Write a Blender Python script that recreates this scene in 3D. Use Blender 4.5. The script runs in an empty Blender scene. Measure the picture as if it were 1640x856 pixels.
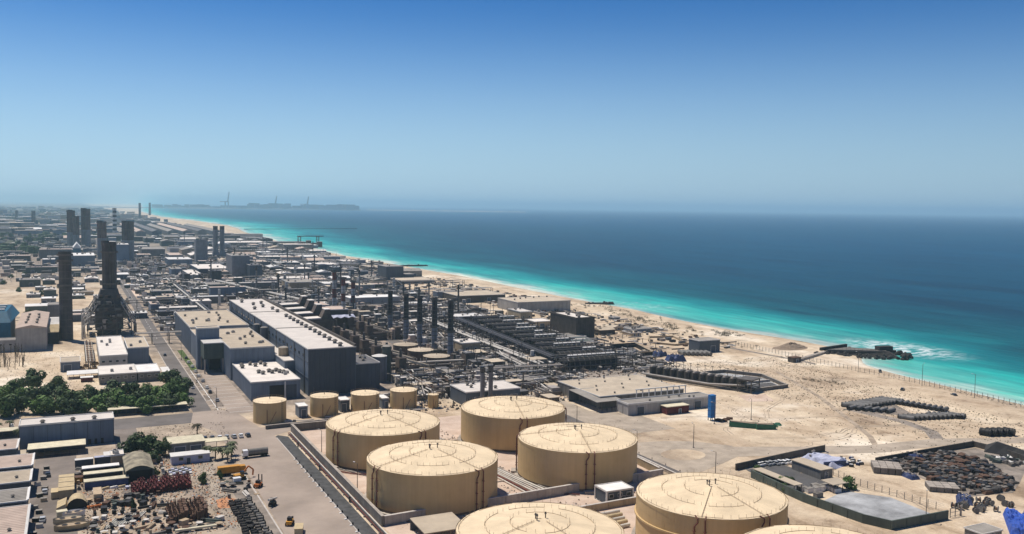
import bpy, math, random
from mathutils import Vector, Matrix
R = random.Random(7)
S = bpy.context.scene
COL = S.collection
PI = math.pi
# ------------------------------------------------------------------ camera
# World axes: +Y runs along the coast away from the viewer, +X points to the sea, metres.
FPX, CX, CY, CAMH = 1440.0, 820.0, 428.0, 100.0
PITCH, ROLL, YAW = math.atan(96.5 / 1440.0), 0.0138, math.radians(-26.1)
CR = Matrix.Rotation(YAW, 3, 'Z') @ Matrix.Rotation(PI / 2 - PITCH, 3, 'X') @ Matrix.Rotation(ROLL, 3, 'Z')
cam = bpy.data.cameras.new('camera')
cam.sensor_width = 36.0
cam.lens = 36.0 * FPX / 1640.0
cam.clip_start = 1.0
cam.clip_end = 200000.0
camo = bpy.data.objects.new('camera', cam)
COL.objects.link(camo)
camo.matrix_world = Matrix.Translation((0, 0, CAMH)) @ CR.to_4x4()
S.camera = camo
CRT = CR.transposed()


def at(px, py, z=0.0):
    """site point at height z seen at a position measured in the photograph"""
    d = CR @ Vector(((px - CX) / FPX, -(py - CY) / FPX, -1.0))
    t = (z - CAMH) / d.z
    return (d.x * t, d.y * t)


def proj(x, y, z):
    c = CRT @ Vector((x, y, z - CAMH))
    return (CX + FPX * c.x / -c.z, CY - FPX * c.y / -c.z)


# ------------------------------------------------------------------ light
SUN_EL, SUN_DIR = math.radians(66), Vector((-0.5, 0.866))
w = bpy.data.worlds.new("World")
S.world = w
w.use_nodes = True
nt = w.node_tree
nt.nodes.clear()
sky = nt.nodes.new('ShaderNodeTexSky')
sky.sky_type = 'NISHITA'
sky.sun_disc = False
sky.sun_elevation = SUN_EL
sky.sun_rotation = math.atan2(SUN_DIR.x, SUN_DIR.y)
sky.altitude = 100
sky.air_density = 0.8
sky.dust_density = 0.1
sky.ozone_density = 1.0
hs = nt.nodes.new('ShaderNodeHueSaturation')
hs.inputs['Saturation'].default_value = 1.25
bg = nt.nodes.new('ShaderNodeBackground')
bg.inputs['Strength'].default_value = 0.075
wo = nt.nodes.new('ShaderNodeOutputWorld')
nt.links.new(sky.outputs[0], hs.inputs['Color'])
tint = nt.nodes.new('ShaderNodeMix')
tint.data_type = 'RGBA'
tint.blend_type = 'MULTIPLY'
tint.inputs[0].default_value = 1.0
tint.inputs[7].default_value = (0.60, 0.98, 1.10, 1)
nt.links.new(hs.outputs[0], tint.inputs[6])
dn = nt.nodes.new('ShaderNodeVectorMath')
dn.operation = 'SCALE'
dn.inputs['Scale'].default_value = 0.2
gm = nt.nodes.new('ShaderNodeGamma')
gm.inputs['Gamma'].default_value = 1.4
up = nt.nodes.new('ShaderNodeVectorMath')
up.operation = 'SCALE'
up.inputs['Scale'].default_value = 5.0
nt.links.new(tint.outputs[2], dn.inputs[0])
nt.links.new(dn.outputs[0], gm.inputs['Color'])
nt.links.new(gm.outputs[0], up.inputs[0])
tc = nt.nodes.new('ShaderNodeTexCoord')
sz = nt.nodes.new('ShaderNodeSeparateXYZ')
nt.links.new(tc.outputs['Generated'], sz.inputs[0])
dz = nt.nodes.new('ShaderNodeMapRange')
dz.interpolation_type = 'SMOOTHERSTEP'
for i_, q_ in ((1, -0.05), (2, 0.27), (3, 0.92), (4, 0.0)):
    dz.inputs[i_].default_value = q_
nt.links.new(sz.outputs[2], dz.inputs[0])
dd = nt.nodes.new('ShaderNodeVectorMath')
dd.operation = 'DOT_PRODUCT'
dd.inputs[1].default_value = (SUN_DIR.x, SUN_DIR.y, 0)
nt.links.new(tc.outputs['Generated'], dd.inputs[0])
da = nt.nodes.new('ShaderNodeMapRange')
for i_, q_ in ((1, -1.0), (2, 1.0), (3, 0.60), (4, 1.16)):
    da.inputs[i_].default_value = q_
nt.links.new(dd.outputs['Value'], da.inputs[0])
dust = nt.nodes.new('ShaderNodeVectorMath')
dust.operation = 'SCALE'
dust.inputs[0].default_value = (6.0, 7.9, 10.0)
nt.links.new(da.outputs[0], dust.inputs['Scale'])
dm = nt.nodes.new('ShaderNodeMix')
dm.data_type = 'RGBA'
nt.links.new(dz.outputs[0], dm.inputs[0])
nt.links.new(up.outputs[0], dm.inputs[6])
nt.links.new(dust.outputs[0], dm.inputs[7])
nt.links.new(dm.outputs[2], bg.inputs[0])
nt.links.new(bg.outputs[0], wo.inputs[0])
sl = bpy.data.lights.new('sun', 'SUN')
sl.energy = 5.0
sl.angle = math.radians(0.55)
sl.color = (1.0, 0.92, 0.80)
so = bpy.data.objects.new('sun', sl)
COL.objects.link(so)
so.rotation_mode = 'QUATERNION'
so.rotation_quaternion = Vector((SUN_DIR.x * math.cos(SUN_EL), SUN_DIR.y * math.cos(SUN_EL), math.sin(SUN_EL))).to_track_quat('Z', 'Y')
so.location = (-300, 500, 900)
S.view_settings.view_transform = 'Standard'
S.view_settings.look = 'None'
S.view_settings.exposure = 0.0
S.view_settings.gamma = 1.0
S.cycles.volume_bounces = 2
S.cycles.max_bounces = 6
S.cycles.diffuse_bounces = 3

# ------------------------------------------------------------------ materials
MATS = {}


def mat(key, col, rough=0.8, var=0.18, scale=0.4, col2=None, streak=0.0, metal=0.0, spec=0.3, rnd=0.12, bump=0.0):
    m = bpy.data.materials.new(key)
    m.use_nodes = True
    n = m.node_tree.nodes
    L = m.node_tree.links
    b = n['Principled BSDF']
    b.inputs['Roughness'].default_value = rough
    b.inputs['Metallic'].default_value = metal
    b.inputs['Specular IOR Level'].default_value = spec
    g = n.new('ShaderNodeNewGeometry')
    t = n.new('ShaderNodeTexNoise')
    t.inputs['Scale'].default_value = scale
    t.inputs['Detail'].default_value = 5
    t.inputs['Roughness'].default_value = 0.65
    L.new(g.outputs['Position'], t.inputs['Vector'])
    r = n.new('ShaderNodeValToRGB')
    c2 = col2 or tuple(c * (1 - var) ** 2 for c in col)
    r.color_ramp.elements[0].position = 0.3
    r.color_ramp.elements[1].position = 0.7
    r.color_ramp.elements[0].color = (*c2, 1)
    r.color_ramp.elements[1].color = (*[min(1, c * (1 + var * 0.5)) for c in col], 1)
    L.new(t.outputs['Fac'], r.inputs[0])
    out = r.outputs[0]
    if streak:
        mp = n.new('ShaderNodeMapping')
        mp.inputs['Scale'].default_value = (1.3, 1.3, 0.06)
        L.new(g.outputs['Position'], mp.inputs[0])
        t2 = n.new('ShaderNodeTexNoise')
        t2.inputs['Scale'].default_value = 0.8
        t2.inputs['Detail'].default_value = 6
        L.new(mp.outputs[0], t2.inputs['Vector'])
        mr = n.new('ShaderNodeMapRange')
        mr.inputs[1].default_value = 0.35
        mr.inputs[2].default_value = 0.75
        mr.inputs[3].default_value = 1.0
        mr.inputs[4].default_value = 1.0 - streak
        L.new(t2.outputs['Fac'], mr.inputs[0])
        mx = n.new('ShaderNodeMix')
        mx.data_type = 'RGBA'
        mx.blend_type = 'MULTIPLY'
        mx.inputs[0].default_value = 1
        L.new(out, mx.inputs[6])
        L.new(mr.outputs[0], mx.inputs[7])
        out = mx.outputs[2]
    if rnd:
        oi = n.new('ShaderNodeObjectInfo')
        mr2 = n.new('ShaderNodeMapRange')
        mr2.inputs[3].default_value = 1 - rnd
        mr2.inputs[4].default_value = 1 + rnd
        L.new(oi.outputs['Random'], mr2.inputs[0])
        mx = n.new('ShaderNodeMix')
        mx.data_type = 'RGBA'
        mx.blend_type = 'MULTIPLY'
        mx.inputs[0].default_value = 1
        L.new(out, mx.inputs[6])
        L.new(mr2.outputs[0], mx.inputs[7])
        out = mx.outputs[2]
    L.new(out, b.inputs['Base Color'])
    if bump:
        bp = n.new('ShaderNodeBump')
        bp.inputs['Strength'].default_value = bump
        bp.inputs['Distance'].default_value = 0.5
        L.new(t.outputs['Fac'], bp.inputs['Height'])
        L.new(bp.outputs[0], b.inputs['Normal'])
    MATS[key] = m
    return m


mat('wall_blue', (0.165, 0.205, 0.265), 0.6, 0.12, 0.08, streak=0.25)
mat('wall_slate', (0.085, 0.103, 0.13), 0.6, 0.12, 0.1, streak=0.25)
mat('navy_steel', (0.05, 0.064, 0.088), 0.55, 0.12, 0.1, streak=0.2, rnd=0.1)
mat('wall_grey', (0.21, 0.20, 0.185), 0.7, 0.15, 0.15, streak=0.3)
mat('wall_pale', (0.42, 0.40, 0.38), 0.7, 0.12, 0.15, streak=0.25)
mat('wall_tan', (0.42, 0.33, 0.22), 0.8, 0.12, 0.15, streak=0.25)
mat('wall_brown', (0.10, 0.085, 0.072), 0.75, 0.2, 0.3, streak=0.3)
mat('wall_teal', (0.015, 0.13, 0.22), 0.5, 0.15, 0.2, streak=0.2)
mat('wall_green', (0.085, 0.105, 0.09), 0.7, 0.15, 0.2, streak=0.2)
mat('roof_pale', (0.70, 0.645, 0.59), 0.85, 0.10, 0.12)
mat('roof_tan', (0.50, 0.42, 0.32), 0.85, 0.12, 0.15)
mat('roof_grey', (0.29, 0.265, 0.235), 0.85, 0.15, 0.2)
mat('roof_white', (0.74, 0.72, 0.69), 0.7, 0.1, 0.2)
mat('roof_rose', (0.52, 0.41, 0.34), 0.85, 0.12, 0.2)
mat('roof_dark', (0.15, 0.145, 0.15), 0.85, 0.2, 0.2)
mat('roof_patch', (0.33, 0.29, 0.205), 0.85, 0.3, 0.32, col2=(0.11, 0.098, 0.08))
mat('trim', (0.62, 0.60, 0.57), 0.6, 0.08, 0.5)
mat('shell', (0.56, 0.405, 0.21), 0.65, 0.12, 0.06, col2=(0.49, 0.34, 0.155), streak=0.10, rnd=0.06)
mat('tank_roof', (0.74, 0.595, 0.40), 0.75, 0.10, 0.14, rnd=0.045)
mat('tank_skirt', (0.16, 0.12, 0.085), 0.9, 0.25, 0.2)
mat('seam', (0.48, 0.37, 0.25), 0.8, 0.1, 0.5)
mat('pipe_red', (0.16, 0.05, 0.035), 0.6, 0.2, 0.5)
mat('pipe_grey', (0.38, 0.34, 0.30), 0.5, 0.15, 0.3)
mat('pipe_pale', (0.62, 0.58, 0.52), 0.5, 0.12, 0.3)
mat('pipe_dark', (0.09, 0.085, 0.085), 0.5, 0.2, 0.3)
mat('steel', (0.13, 0.115, 0.10), 0.6, 0.2, 0.4)
mat('steel_brown', (0.13, 0.10, 0.08), 0.7, 0.3, 0.25)
mat('pipe_stock', (0.17, 0.165, 0.16), 0.7, 0.3, 0.5, rnd=0.35)
mat('black', (0.022, 0.021, 0.022), 0.6, 0.2, 0.4)
mat('chimney', (0.105, 0.095, 0.09), 0.8, 0.25, 0.15, streak=0.3)
mat('chimney_rust', (0.17, 0.11, 0.09), 0.8, 0.25, 0.15, streak=0.3)
mat('chimney_grey', (0.22, 0.22, 0.235), 0.7, 0.15, 0.15, streak=0.2)
mat('stack_black', (0.035, 0.033, 0.035), 0.6, 0.2, 0.3, streak=0.2)
mat('stack_blue', (0.22, 0.25, 0.30), 0.55, 0.12, 0.3, streak=0.2)
mat('band_red', (0.20, 0.045, 0.035), 0.6, 0.15, 0.3)
mat('band_white', (0.66, 0.63, 0.60), 0.6, 0.1, 0.3)
mat('concrete', (0.42, 0.37, 0.32), 0.9, 0.15, 0.25, streak=0.25)
mat('concrete_dark', (0.20, 0.18, 0.16), 0.9, 0.2, 0.25, streak=0.3)
mat('bund_floor', (0.62, 0.50, 0.41), 0.9, 0.16, 0.12, col2=(0.46, 0.34, 0.26))
mat('asphalt', (0.165, 0.148, 0.138), 0.9, 0.24, 0.05, rnd=0.05)
mat('asphalt_dark', (0.10, 0.098, 0.10), 0.9, 0.15, 0.12, rnd=0.03)
mat('yard_asphalt', (0.235, 0.20, 0.175), 0.9, 0.26, 0.06, rnd=0.03)
mat('apron', (0.36, 0.295, 0.245), 0.9, 0.17, 0.045, rnd=0.03)
mat('gravel', (0.085, 0.085, 0.085), 0.95, 0.3, 0.35, rnd=0.0)
mat('paint_white', (0.72, 0.71, 0.68), 0.7, 0.15, 0.6)
mat('kerb', (0.50, 0.46, 0.42), 0.9, 0.15, 0.5)
mat('car_white', (0.78, 0.78, 0.77), 0.3, 0.03, 0.5, spec=0.5)
mat('car_dark', (0.06, 0.065, 0.075), 0.3, 0.1, 0.5, spec=0.5)
mat('car_silver', (0.42, 0.43, 0.44), 0.3, 0.05, 0.5, spec=0.5)
mat('glass', (0.02, 0.025, 0.03), 0.15, 0.1, 0.5, spec=0.6)
mat('rubber', (0.02, 0.02, 0.02), 0.9, 0.2, 1.0)
mat('yellow', (0.62, 0.30, 0.04), 0.5, 0.15, 0.6)
mat('orange', (0.62, 0.20, 0.05), 0.7, 0.2, 0.6)
mat('canvas', (0.58, 0.46, 0.28), 0.9, 0.15, 0.5)
mat('cream', (0.66, 0.60, 0.44), 0.8, 0.15, 0.5)
mat('maroon', (0.12, 0.025, 0.025), 0.8, 0.3, 0.5)
mat('rust', (0.13, 0.075, 0.05), 0.9, 0.3, 0.4)
mat('tarp_blue', (0.03, 0.09, 0.42), 0.6, 0.3, 0.6, bump=0.4)
mat('blue_bright', (0.015, 0.16, 0.44), 0.5, 0.1, 0.6)
mat('navy', (0.04, 0.06, 0.16), 0.6, 0.3, 0.5)
mat('lilac', (0.44, 0.46, 0.58), 0.7, 0.15, 0.5)
mat('skip_green', (0.03, 0.14, 0.08), 0.6, 0.2, 0.5)
mat('teal', (0.05, 0.20, 0.20), 0.6, 0.2, 0.5)
mat('brick_sand', (0.48, 0.37, 0.25), 0.9, 0.2, 0.8)
mat('rock', (0.055, 0.05, 0.047), 0.95, 0.3, 0.5)
mat('mound', (0.27, 0.205, 0.15), 0.95, 0.2, 0.25)
mat('trunk', (0.12, 0.09, 0.06), 0.95, 0.2, 1.0)
mat('leaf', (0.09, 0.165, 0.035), 0.7, 0.5, 0.55, rnd=0.3)
mat('leaf_dark', (0.06, 0.105, 0.03), 0.7, 0.5, 0.55, rnd=0.25)
mat('palm_leaf', (0.085, 0.105, 0.04), 0.6, 0.35, 0.9, rnd=0.2)
mat('dry_leaf', (0.12, 0.10, 0.06), 0.8, 0.35, 0.9, rnd=0.2)
mat('grass', (0.09, 0.14, 0.03), 0.9, 0.4, 0.4)
mat('dry_shrub', (0.075, 0.066, 0.036), 0.9, 0.4, 0.8)
mat('lagoon', (0.42, 0.43, 0.44), 0.7, 0.3, 0.085, col2=(0.13, 0.13, 0.13))
mat('sandy_road', (0.40, 0.335, 0.265), 0.95, 0.2, 0.12)
mat('track_grey', (0.31, 0.265, 0.225), 0.95, 0.35, 0.12)
mat('rut', (0.43, 0.345, 0.26), 0.95, 0.3, 0.2)
mat('red_sand', (0.55, 0.26, 0.13), 0.95, 0.2, 0.4)

# ------------------------------------------------------------------ mesh helpers


class MB:
    def __init__(s):
        s.v, s.f, s.mi, s.sm, s.mats = [], [], [], [], []

    def m(s, k):
        if k not in s.mats:
            s.mats.append(k)
        return s.mats.index(k)

    def face(s, pts, k, sm=False):
        i = len(s.v)
        s.v += [tuple(p) for p in pts]
        s.f.append(tuple(range(i, i + len(pts))))
        s.mi.append(s.m(k))
        s.sm.append(sm)

    def hexa(s, p, k, bottom=True):
        """8 corners: four of the base then four of the top"""
        i = len(s.v)
        s.v += [tuple(q) for q in p]
        fs = [(4, 5, 6, 7), (0, 1, 5, 4), (1, 2, 6, 5), (2, 3, 7, 6), (3, 0, 4, 7)]
        if bottom:
            fs.append((3, 2, 1, 0))
        for f in fs:
            s.f.append(tuple(i + a for a in f))
            s.mi.append(s.m(k))
            s.sm.append(False)

    def box(s, x0, y0, z0, x1, y1, z1, k, bottom=True):
        s.hexa([(x0, y0, z0), (x1, y0, z0), (x1, y1, z0), (x0, y1, z0), (x0, y0, z1), (x1, y0, z1), (x1, y1, z1), (x0, y1, z1)], k, bottom)

    def cyl(s, x, y, z0, z1, r0, r1, k, n=14, top=True, bot=False, ktop=None):
        i = len(s.v)
        for z, r in ((z0, r0), (z1, r1)):
            for a in range(n):
                t = 2 * PI * a / n
                s.v.append((x + r * math.cos(t), y + r * math.sin(t), z))
        for a in range(n):
            b = (a + 1) % n
            s.f.append((i + a, i + b, i + n + b, i + n + a))
            s.mi.append(s.m(k))
            s.sm.append(True)
        if top:
            s.face([(x + r1 * math.cos(2 * PI * a / n), y + r1 * math.sin(2 * PI * a / n), z1) for a in range(n)], ktop or k)
        if bot:
            s.face([(x + r0 * math.cos(-2 * PI * a / n), y + r0 * math.sin(-2 * PI * a / n), z0) for a in range(n)], k)

    def tube(s, p, q, r, k, n=6, caps=True, r2=None):
        p, q = Vector(p), Vector(q)
        d = (q - p)
        if d.length < 1e-6:
            return
        d.normalize()
        u = d.cross(Vector((0, 0, 1)))
        if u.length < 1e-4:
            u = Vector((1, 0, 0))
        u.normalize()
        v = d.cross(u)
        i = len(s.v)
        r2 = r if r2 is None else r2
        for c, rr in ((p, r), (q, r2)):
            for a in range(n):
                t = 2 * PI * a / n
                s.v.append(tuple(c + u * math.cos(t) * rr + v * math.sin(t) * rr))
        for a in range(n):
            b = (a + 1) % n
            s.f.append((i + a, i + n + a, i + n + b, i + b))
            s.mi.append(s.m(k))
            s.sm.append(n > 5)
        if caps:
            for c, rr, sg in ((p, r, 1), (q, r2, -1)):
                s.face([tuple(c + u * math.cos(sg * 2 * PI * a / n) * rr + v * math.sin(sg * 2 * PI * a / n) * rr) for a in range(n)], k)

    def path(s, pts, r, k, n=6):
        for a, b in zip(pts[:-1], pts[1:]):
            s.tube(a, b, r, k, n)

    def gable(s, x0, y0, x1, y1, z0, z1, k, axis='y', t=0.25):
        """pitched roof over a rectangle; the ridge runs along the given axis"""
        if axis == 'y':
            xm = (x0 + x1) / 2
            a, b, c = (x0, z0), (xm, z1), (x1, z0)
            pr = [[(p[0], y, p[1]) for p in (a, b, c)] for y in (y0, y1)]
        else:
            ym = (y0 + y1) / 2
            a, b, c = (y0, z0), (ym, z1), (y1, z0)
            pr = [[(x, p[0], p[1]) for p in (a, b, c)] for x in (x1, x0)]
        (a0, b0, c0), (a1, b1, c1) = pr
        s.face([a0, b0, b1, a1], k)
        s.face([b0, c0, c1, b1], k)
        s.face([a0, c0, b0], k)
        s.face([a1, b1, c1], k)

    def mesh(s, name):
        me = bpy.data.meshes.new(name)
        me.from_pydata(s.v, [], s.f)
        for k in s.mats:
            me.materials.append(MATS[k])
        me.polygons.foreach_set('material_index', s.mi)
        me.polygons.foreach_set('use_smooth', s.sm)
        me.update()
        return me

    def build(s, name, parent=None, loc=None, rz=0.0):
        return link(name, s.mesh(name), parent, loc, rz)


def link(name, me, parent=None, loc=None, rz=0.0, sc=None):
    o = bpy.data.objects.new(name, me)
    COL.objects.link(o)
    if parent:
        o.parent = parent
    if loc:
        o.location = loc
    if rz:
        o.rotation_euler = (0, 0, rz)
    if sc:
        o.scale = sc if isinstance(sc, tuple) else (sc, sc, sc)
    return o


CACHE = {}


def inst(key, name, fn, parent=None, loc=None, rz=0.0, sc=None):
    """an object sharing the mesh built once by fn(MB)"""
    if key not in CACHE:
        b = MB()
        fn(b)
        CACHE[key] = b.mesh(name)
    return link(name, CACHE[key], parent, loc, rz, sc)


AUTO = []      # things whose label gets a place added when it is shared
MARKS = []     # (name, x, y) landmarks for those places


def tag(o, label, cat, group=None, auto=False):
    o['label'] = label
    o['category'] = cat
    if group:
        o['group'] = group
    if auto:
        AUTO.append(o)
    return o


def thing(name, label, cat, loc, rz=0.0, group=None, auto=False):
    o = link(name, None, None, loc, rz)
    return tag(o, label, cat, group, auto)


def struct(o, kind='structure'):
    o['kind'] = kind
    return o


def copy_tree(o, loc, rz=None, label=None):
    c = o.copy()
    COL.objects.link(c)
    c.location = loc
    if rz is not None:
        c.rotation_euler = (0, 0, rz)
    if label:
        c['label'] = label
    for ch in KIDS.get(o.name, []):
        d = ch.copy()
        COL.objects.link(d)
        d.parent = c
        for g in KIDS.get(ch.name, []):
            e = g.copy()
            COL.objects.link(e)
            e.parent = d
    return c


KIDS = {}


def index_kids(o):
    KIDS[o.name] = [k for k in COL.objects if k.parent == o]
    for k in KIDS[o.name]:
        KIDS[k.name] = [g for g in COL.objects if g.parent == k]


def mark(name, x, y):
    MARKS.append((name, x, y))


OCC = []


def occ(x0, y0, x1, y1):
    OCC.append((x0, y0, x1, y1))


def free(x0, y0, x1, y1, gap=3):
    return all(x1 + gap < a or x0 - gap > c or y1 + gap < b or y0 - gap > d for a, b, c, d in OCC)


def b_vent(s=1.6):
    def f(b):
        b.cyl(0, 0, 0, s * 0.55, s * 0.45, s * 0.45, 'roof_dark', 8, top=False)
        b.cyl(0, 0, s * 0.55, s * 0.95, s * 0.75, s * 0.35, 'steel', 8)
    return f


def b_acu(b):
    b.box(-1.1, -0.8, 0.15, 1.1, 0.8, 1.3, 'wall_pale')
    b.cyl(0, 0, 1.3, 1.42, 0.6, 0.6, 'black', 8)


def building(name, label, cat, x0, x1, y0, y1, h, wall='wall_grey', roof='roof_pale', par=0.5, vents=0, acu=0, doors=0, wins=0,
             group=None, auto=False, gable=None, rise=2.0, ribs=0, bays=0, seed=None, vs=1.6, eave=0.25, panels=None):
    """a building standing on its own base: walls, roof, parapet, doors, windows and roof gear are its parts"""
    rr = random.Random(seed if seed is not None else int(x0 * 7 + y0 * 3 + h * 11))
    cx, cy, wx, wy = (x0 + x1) / 2, (y0 + y1) / 2, (x1 - x0) / 2, (y1 - y0) / 2
    occ(x0, y0, x1, y1)
    t = thing(name, label, cat, (cx, cy, 0), 0, group, auto)
    b = MB()
    b.box(-wx, -wy, -0.3, wx, wy, h - 0.3, wall)
    if gable:
        g0 = MB()
    if ribs:
        k = int(2 * wx / ribs)
        for i in range(k + 1):
            x = -wx + 2 * wx * i / max(1, k)
            b.box(x - 0.12, -wy - 0.16, 0, x + 0.12, -wy - 0.003, h - 0.35, wall)
        k = int(2 * wy / ribs)
        for i in range(k + 1):
            y = -wy + 2 * wy * i / max(1, k)
            b.box(-wx - 0.16, y - 0.12, 0, -wx - 0.003, y + 0.12, h - 0.35, wall)
    b.build('wall', t)
    b = MB()
    if gable:
        b.box(-wx - eave, -wy - eave, h - 0.298, wx + eave, wy + eave, h, roof)
        b.gable(-wx - eave, -wy - eave, wx + eave, wy + eave, h + 0.003, h + rise, roof, gable)
    else:
        b.box(-wx - eave, -wy - eave, h - 0.298, wx + eave, wy + eave, h, roof)
    b.build('roof', t)
    if par and not gable:
        b = MB()
        e = eave + 0.01
        q = 0.35 if wx > 5 else 0.2
        b.box(-wx - e, -wy - e, h - 0.31, wx + e, -wy - e + q, h + par, wall if par > 0.8 else 'trim')
        b.box(-wx - e, wy + e - q, h - 0.31, wx + e, wy + e, h + par, wall if par > 0.8 else 'trim')
        b.box(-wx - e, -wy - e + q, h - 0.31, -wx - e + q, wy + e - q, h + par, wall if par > 0.8 else 'trim')
        b.box(wx + e - q, -wy - e + q, h - 0.31, wx + e, wy + e - q, h + par, wall if par > 0.8 else 'trim')
        b.build('parapet', t)

    def zr(x):
        return h + 0.004 + (rise * (1 - abs(x) / (wx + eave)) if gable == 'y' else 0)
    if isinstance(vents, int):
        vents = [(rr.uniform(-wx * 0.8, wx * 0.8), rr.uniform(-wy * 0.8, wy * 0.8)) for _ in range(vents)]
    for vx, vy in vents:
        inst(('vent', vs), 'roof_vent', b_vent(vs), t, (vx, vy, zr(vx) - (0.15 if gable else 0)))
    if isinstance(acu, int):
        acu = [(rr.uniform(-wx * 0.75, wx * 0.75), rr.uniform(-wy * 0.75, wy * 0.75)) for _ in range(acu)]
    for vx, vy in acu:
        inst('acu', 'roof_unit', b_acu, t, (vx, vy, zr(vx)), rr.choice((0, PI / 2)))
    for i in range(doors):
        x = -wx + 2 * wx * (i + 0.5 + rr.uniform(-.2, .2)) / doors
        dw, dh = (4.0, min(4.5, h * 0.7)) if h > 5 else (1.4, 2.3)
        dw = min(dw, wx)
        b = MB()
        b.box(-dw / 2, -0.08, 0, dw / 2, 0.1, dh, 'wall_slate')
        b.box(-dw / 2 - 0.15, -0.14, 0, -dw / 2, 0.1, dh + 0.15, 'trim')
        b.box(dw / 2, -0.14, 0, dw / 2 + 0.15, 0.1, dh + 0.15, 'trim')
        b.box(-dw / 2, -0.14, dh, dw / 2, 0.1, dh + 0.15, 'trim')
        b.build('door', t, (x, -wy - (0.17 if ribs else 0.02), 0))
    for i in range(wins):
        x = -wx + 2 * wx * (i + 0.5) / wins
        key = ('win',)

        def fw(bb):
            bb.box(-0.9, -0.1, -0.7, 0.9, 0.05, -0.58, 'trim')
            bb.box(-0.9, -0.1, 0.58, 0.9, 0.05, 0.7, 'trim')
            bb.box(-0.9, -0.1, -0.58, -0.8, 0.05, 0.58, 'trim')
            bb.box(0.8, -0.1, -0.58, 0.9, 0.05, 0.58, 'trim')

        def fp(bb):
            bb.box(-0.8, -0.04, -0.58, 0.8, 0.02, 0.58, 'glass')
        wo_ = inst(key, 'window', fw, t, (x, -wy - 0.05, min(h * 0.62, h - 1.3)))
        inst('pane', 'pane', fp, wo_)
    return t


def front(pl, yb, pr, yt, depth):
    """x0, x1, y0, y1, h of a block from the foot and top of its front measured in the photograph"""
    x0, y0 = at(pl, yb)
    lo, hi = x0, x0 + 4000
    for _ in range(50):
        m_ = (lo + hi) / 2
        if proj(m_, y0, 0)[0] < pr:
            lo = m_
        else:
            hi = m_
    x1 = lo
    lo, hi = 0.3, 250
    for _ in range(50):
        m_ = (lo + hi) / 2
        if proj(x0, y0, m_)[1] > yt:
            lo = m_
        else:
            hi = m_
    return x0, x1, y0, y0 + depth, lo


def ribbon(name, pts, w, z, k, kind='structure'):
    b = MB()
    n = len(pts)
    Ls, Rs = [], []
    for i in range(n):
        a = Vector(pts[max(0, i - 1)])
        c = Vector(pts[min(n - 1, i + 1)])
        d = (c - a).normalized()
        nn = Vector((-d.y, d.x))
        p = Vector(pts[i])
        ww = w[i] if isinstance(w, (list, tuple)) else w
        Ls.append(p + nn * ww / 2)
        Rs.append(p - nn * ww / 2)
    for i in range(n - 1):
        b.face([(Rs[i].x, Rs[i].y, z), (Rs[i + 1].x, Rs[i + 1].y, z), (Ls[i + 1].x, Ls[i + 1].y, z), (Ls[i].x, Ls[i].y, z)], k)
    return struct(b.build(name), kind)


def sheet(name, pts, z, k, kind='structure'):
    b = MB()
    b.face([(p[0], p[1], z) for p in pts], k)
    return struct(b.build(name), kind)


def rect(x0, y0, x1, y1):
    return [(x0, y0), (x1, y0), (x1, y1), (x0, y1)]


def wall_line(name, label, pts, h, t, k='concrete', cat='wall', group=None, cap=None, closed=False):
    """a free-standing wall along a line; each straight run is a part"""
    r = thing(name, label, cat, (pts[0][0], pts[0][1], 0), 0, group)
    o = Vector(pts[0])
    P = [Vector(p) - o for p in pts]
    if closed:
        P.append(P[0])
    for a, c in zip(P[:-1], P[1:]):
        d = (c - a)
        L_ = d.length
        b = MB()
        b.box(-t / 2, -t / 2, -0.3, L_ - t / 2 - 0.002, t / 2, h, k)
        if cap:
            b.box(-t / 2 - 0.08, -t / 2 - 0.08, h + 0.003, L_ - t / 2 - 0.002, t / 2 + 0.08, h + 0.2, cap)
        k_ = int(L_ / 6)
        for i in range(1, k_):
            b.box(i * L_ / k_ - 0.15, -t / 2 - 0.14, -0.3, i * L_ / k_ + 0.15, -t / 2 - 0.003, h - 0.2, k)
        b.build('wall_run', r, (a.x, a.y, 0), math.atan2(d.y, d.x))
    return r


# ------------------------------------------------------------------ land and sea
COAST = [(445, -900), (446, -300), (449, 150), (451, 303), (457, 349), (459, 379), (466, 416), (472, 432), (505, 460), (508, 498), (506, 540), (497, 595),
         (498, 680), (505, 763), (501, 804), (499, 950), (502, 1089), (505, 1199), (498, 1412), (490, 1630), (484, 1763), (491, 1994), (494, 2218),
         (503, 2627), (545, 3270), (600, 3750), (634, 4305), (620, 4555), (622, 5163), (585, 5923), (550, 6637), (590, 8500), (668, 10598), (900, 14000), (1300, 20000), (2600, 40000), (4000, 70000)]


def densify(pts):
    out = []
    for (a, b_), (c, d) in zip(pts[:-1], pts[1:]):
        k = max(1, min(14, int((d - b_) / (8 if b_ < 900 else 40))))
        for i in range(k):
            t = i / k
            j = min(2.2, (d - b_) * 0.02)
            out.append((a + (c - a) * t + R.uniform(-j, j), b_ + (d - b_) * t))
    out.append(pts[-1])
    for _ in range(2):
        out = [out[0]] + [((p[0] + 2 * q[0] + r_[0]) / 4, q[1]) for p, q, r_ in zip(out[:-2], out[1:-1], out[2:])] + [out[-1]]
    return out


CO = densify(COAST)


def node_mat(key):
    m = bpy.data.materials.new(key)
    m.use_nodes = True
    MATS[key] = m
    return m, m.node_tree.nodes, m.node_tree.links, m.node_tree.nodes['Principled BSDF']


def nnoise(n, L, vec, scale, detail=6, rough=0.6):
    t = n.new('ShaderNodeTexNoise')
    t.inputs['Scale'].default_value = scale
    t.inputs['Detail'].default_value = detail
    t.inputs['Roughness'].default_value = rough
    L.new(vec, t.inputs['Vector'])
    return t.outputs['Fac']


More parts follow.
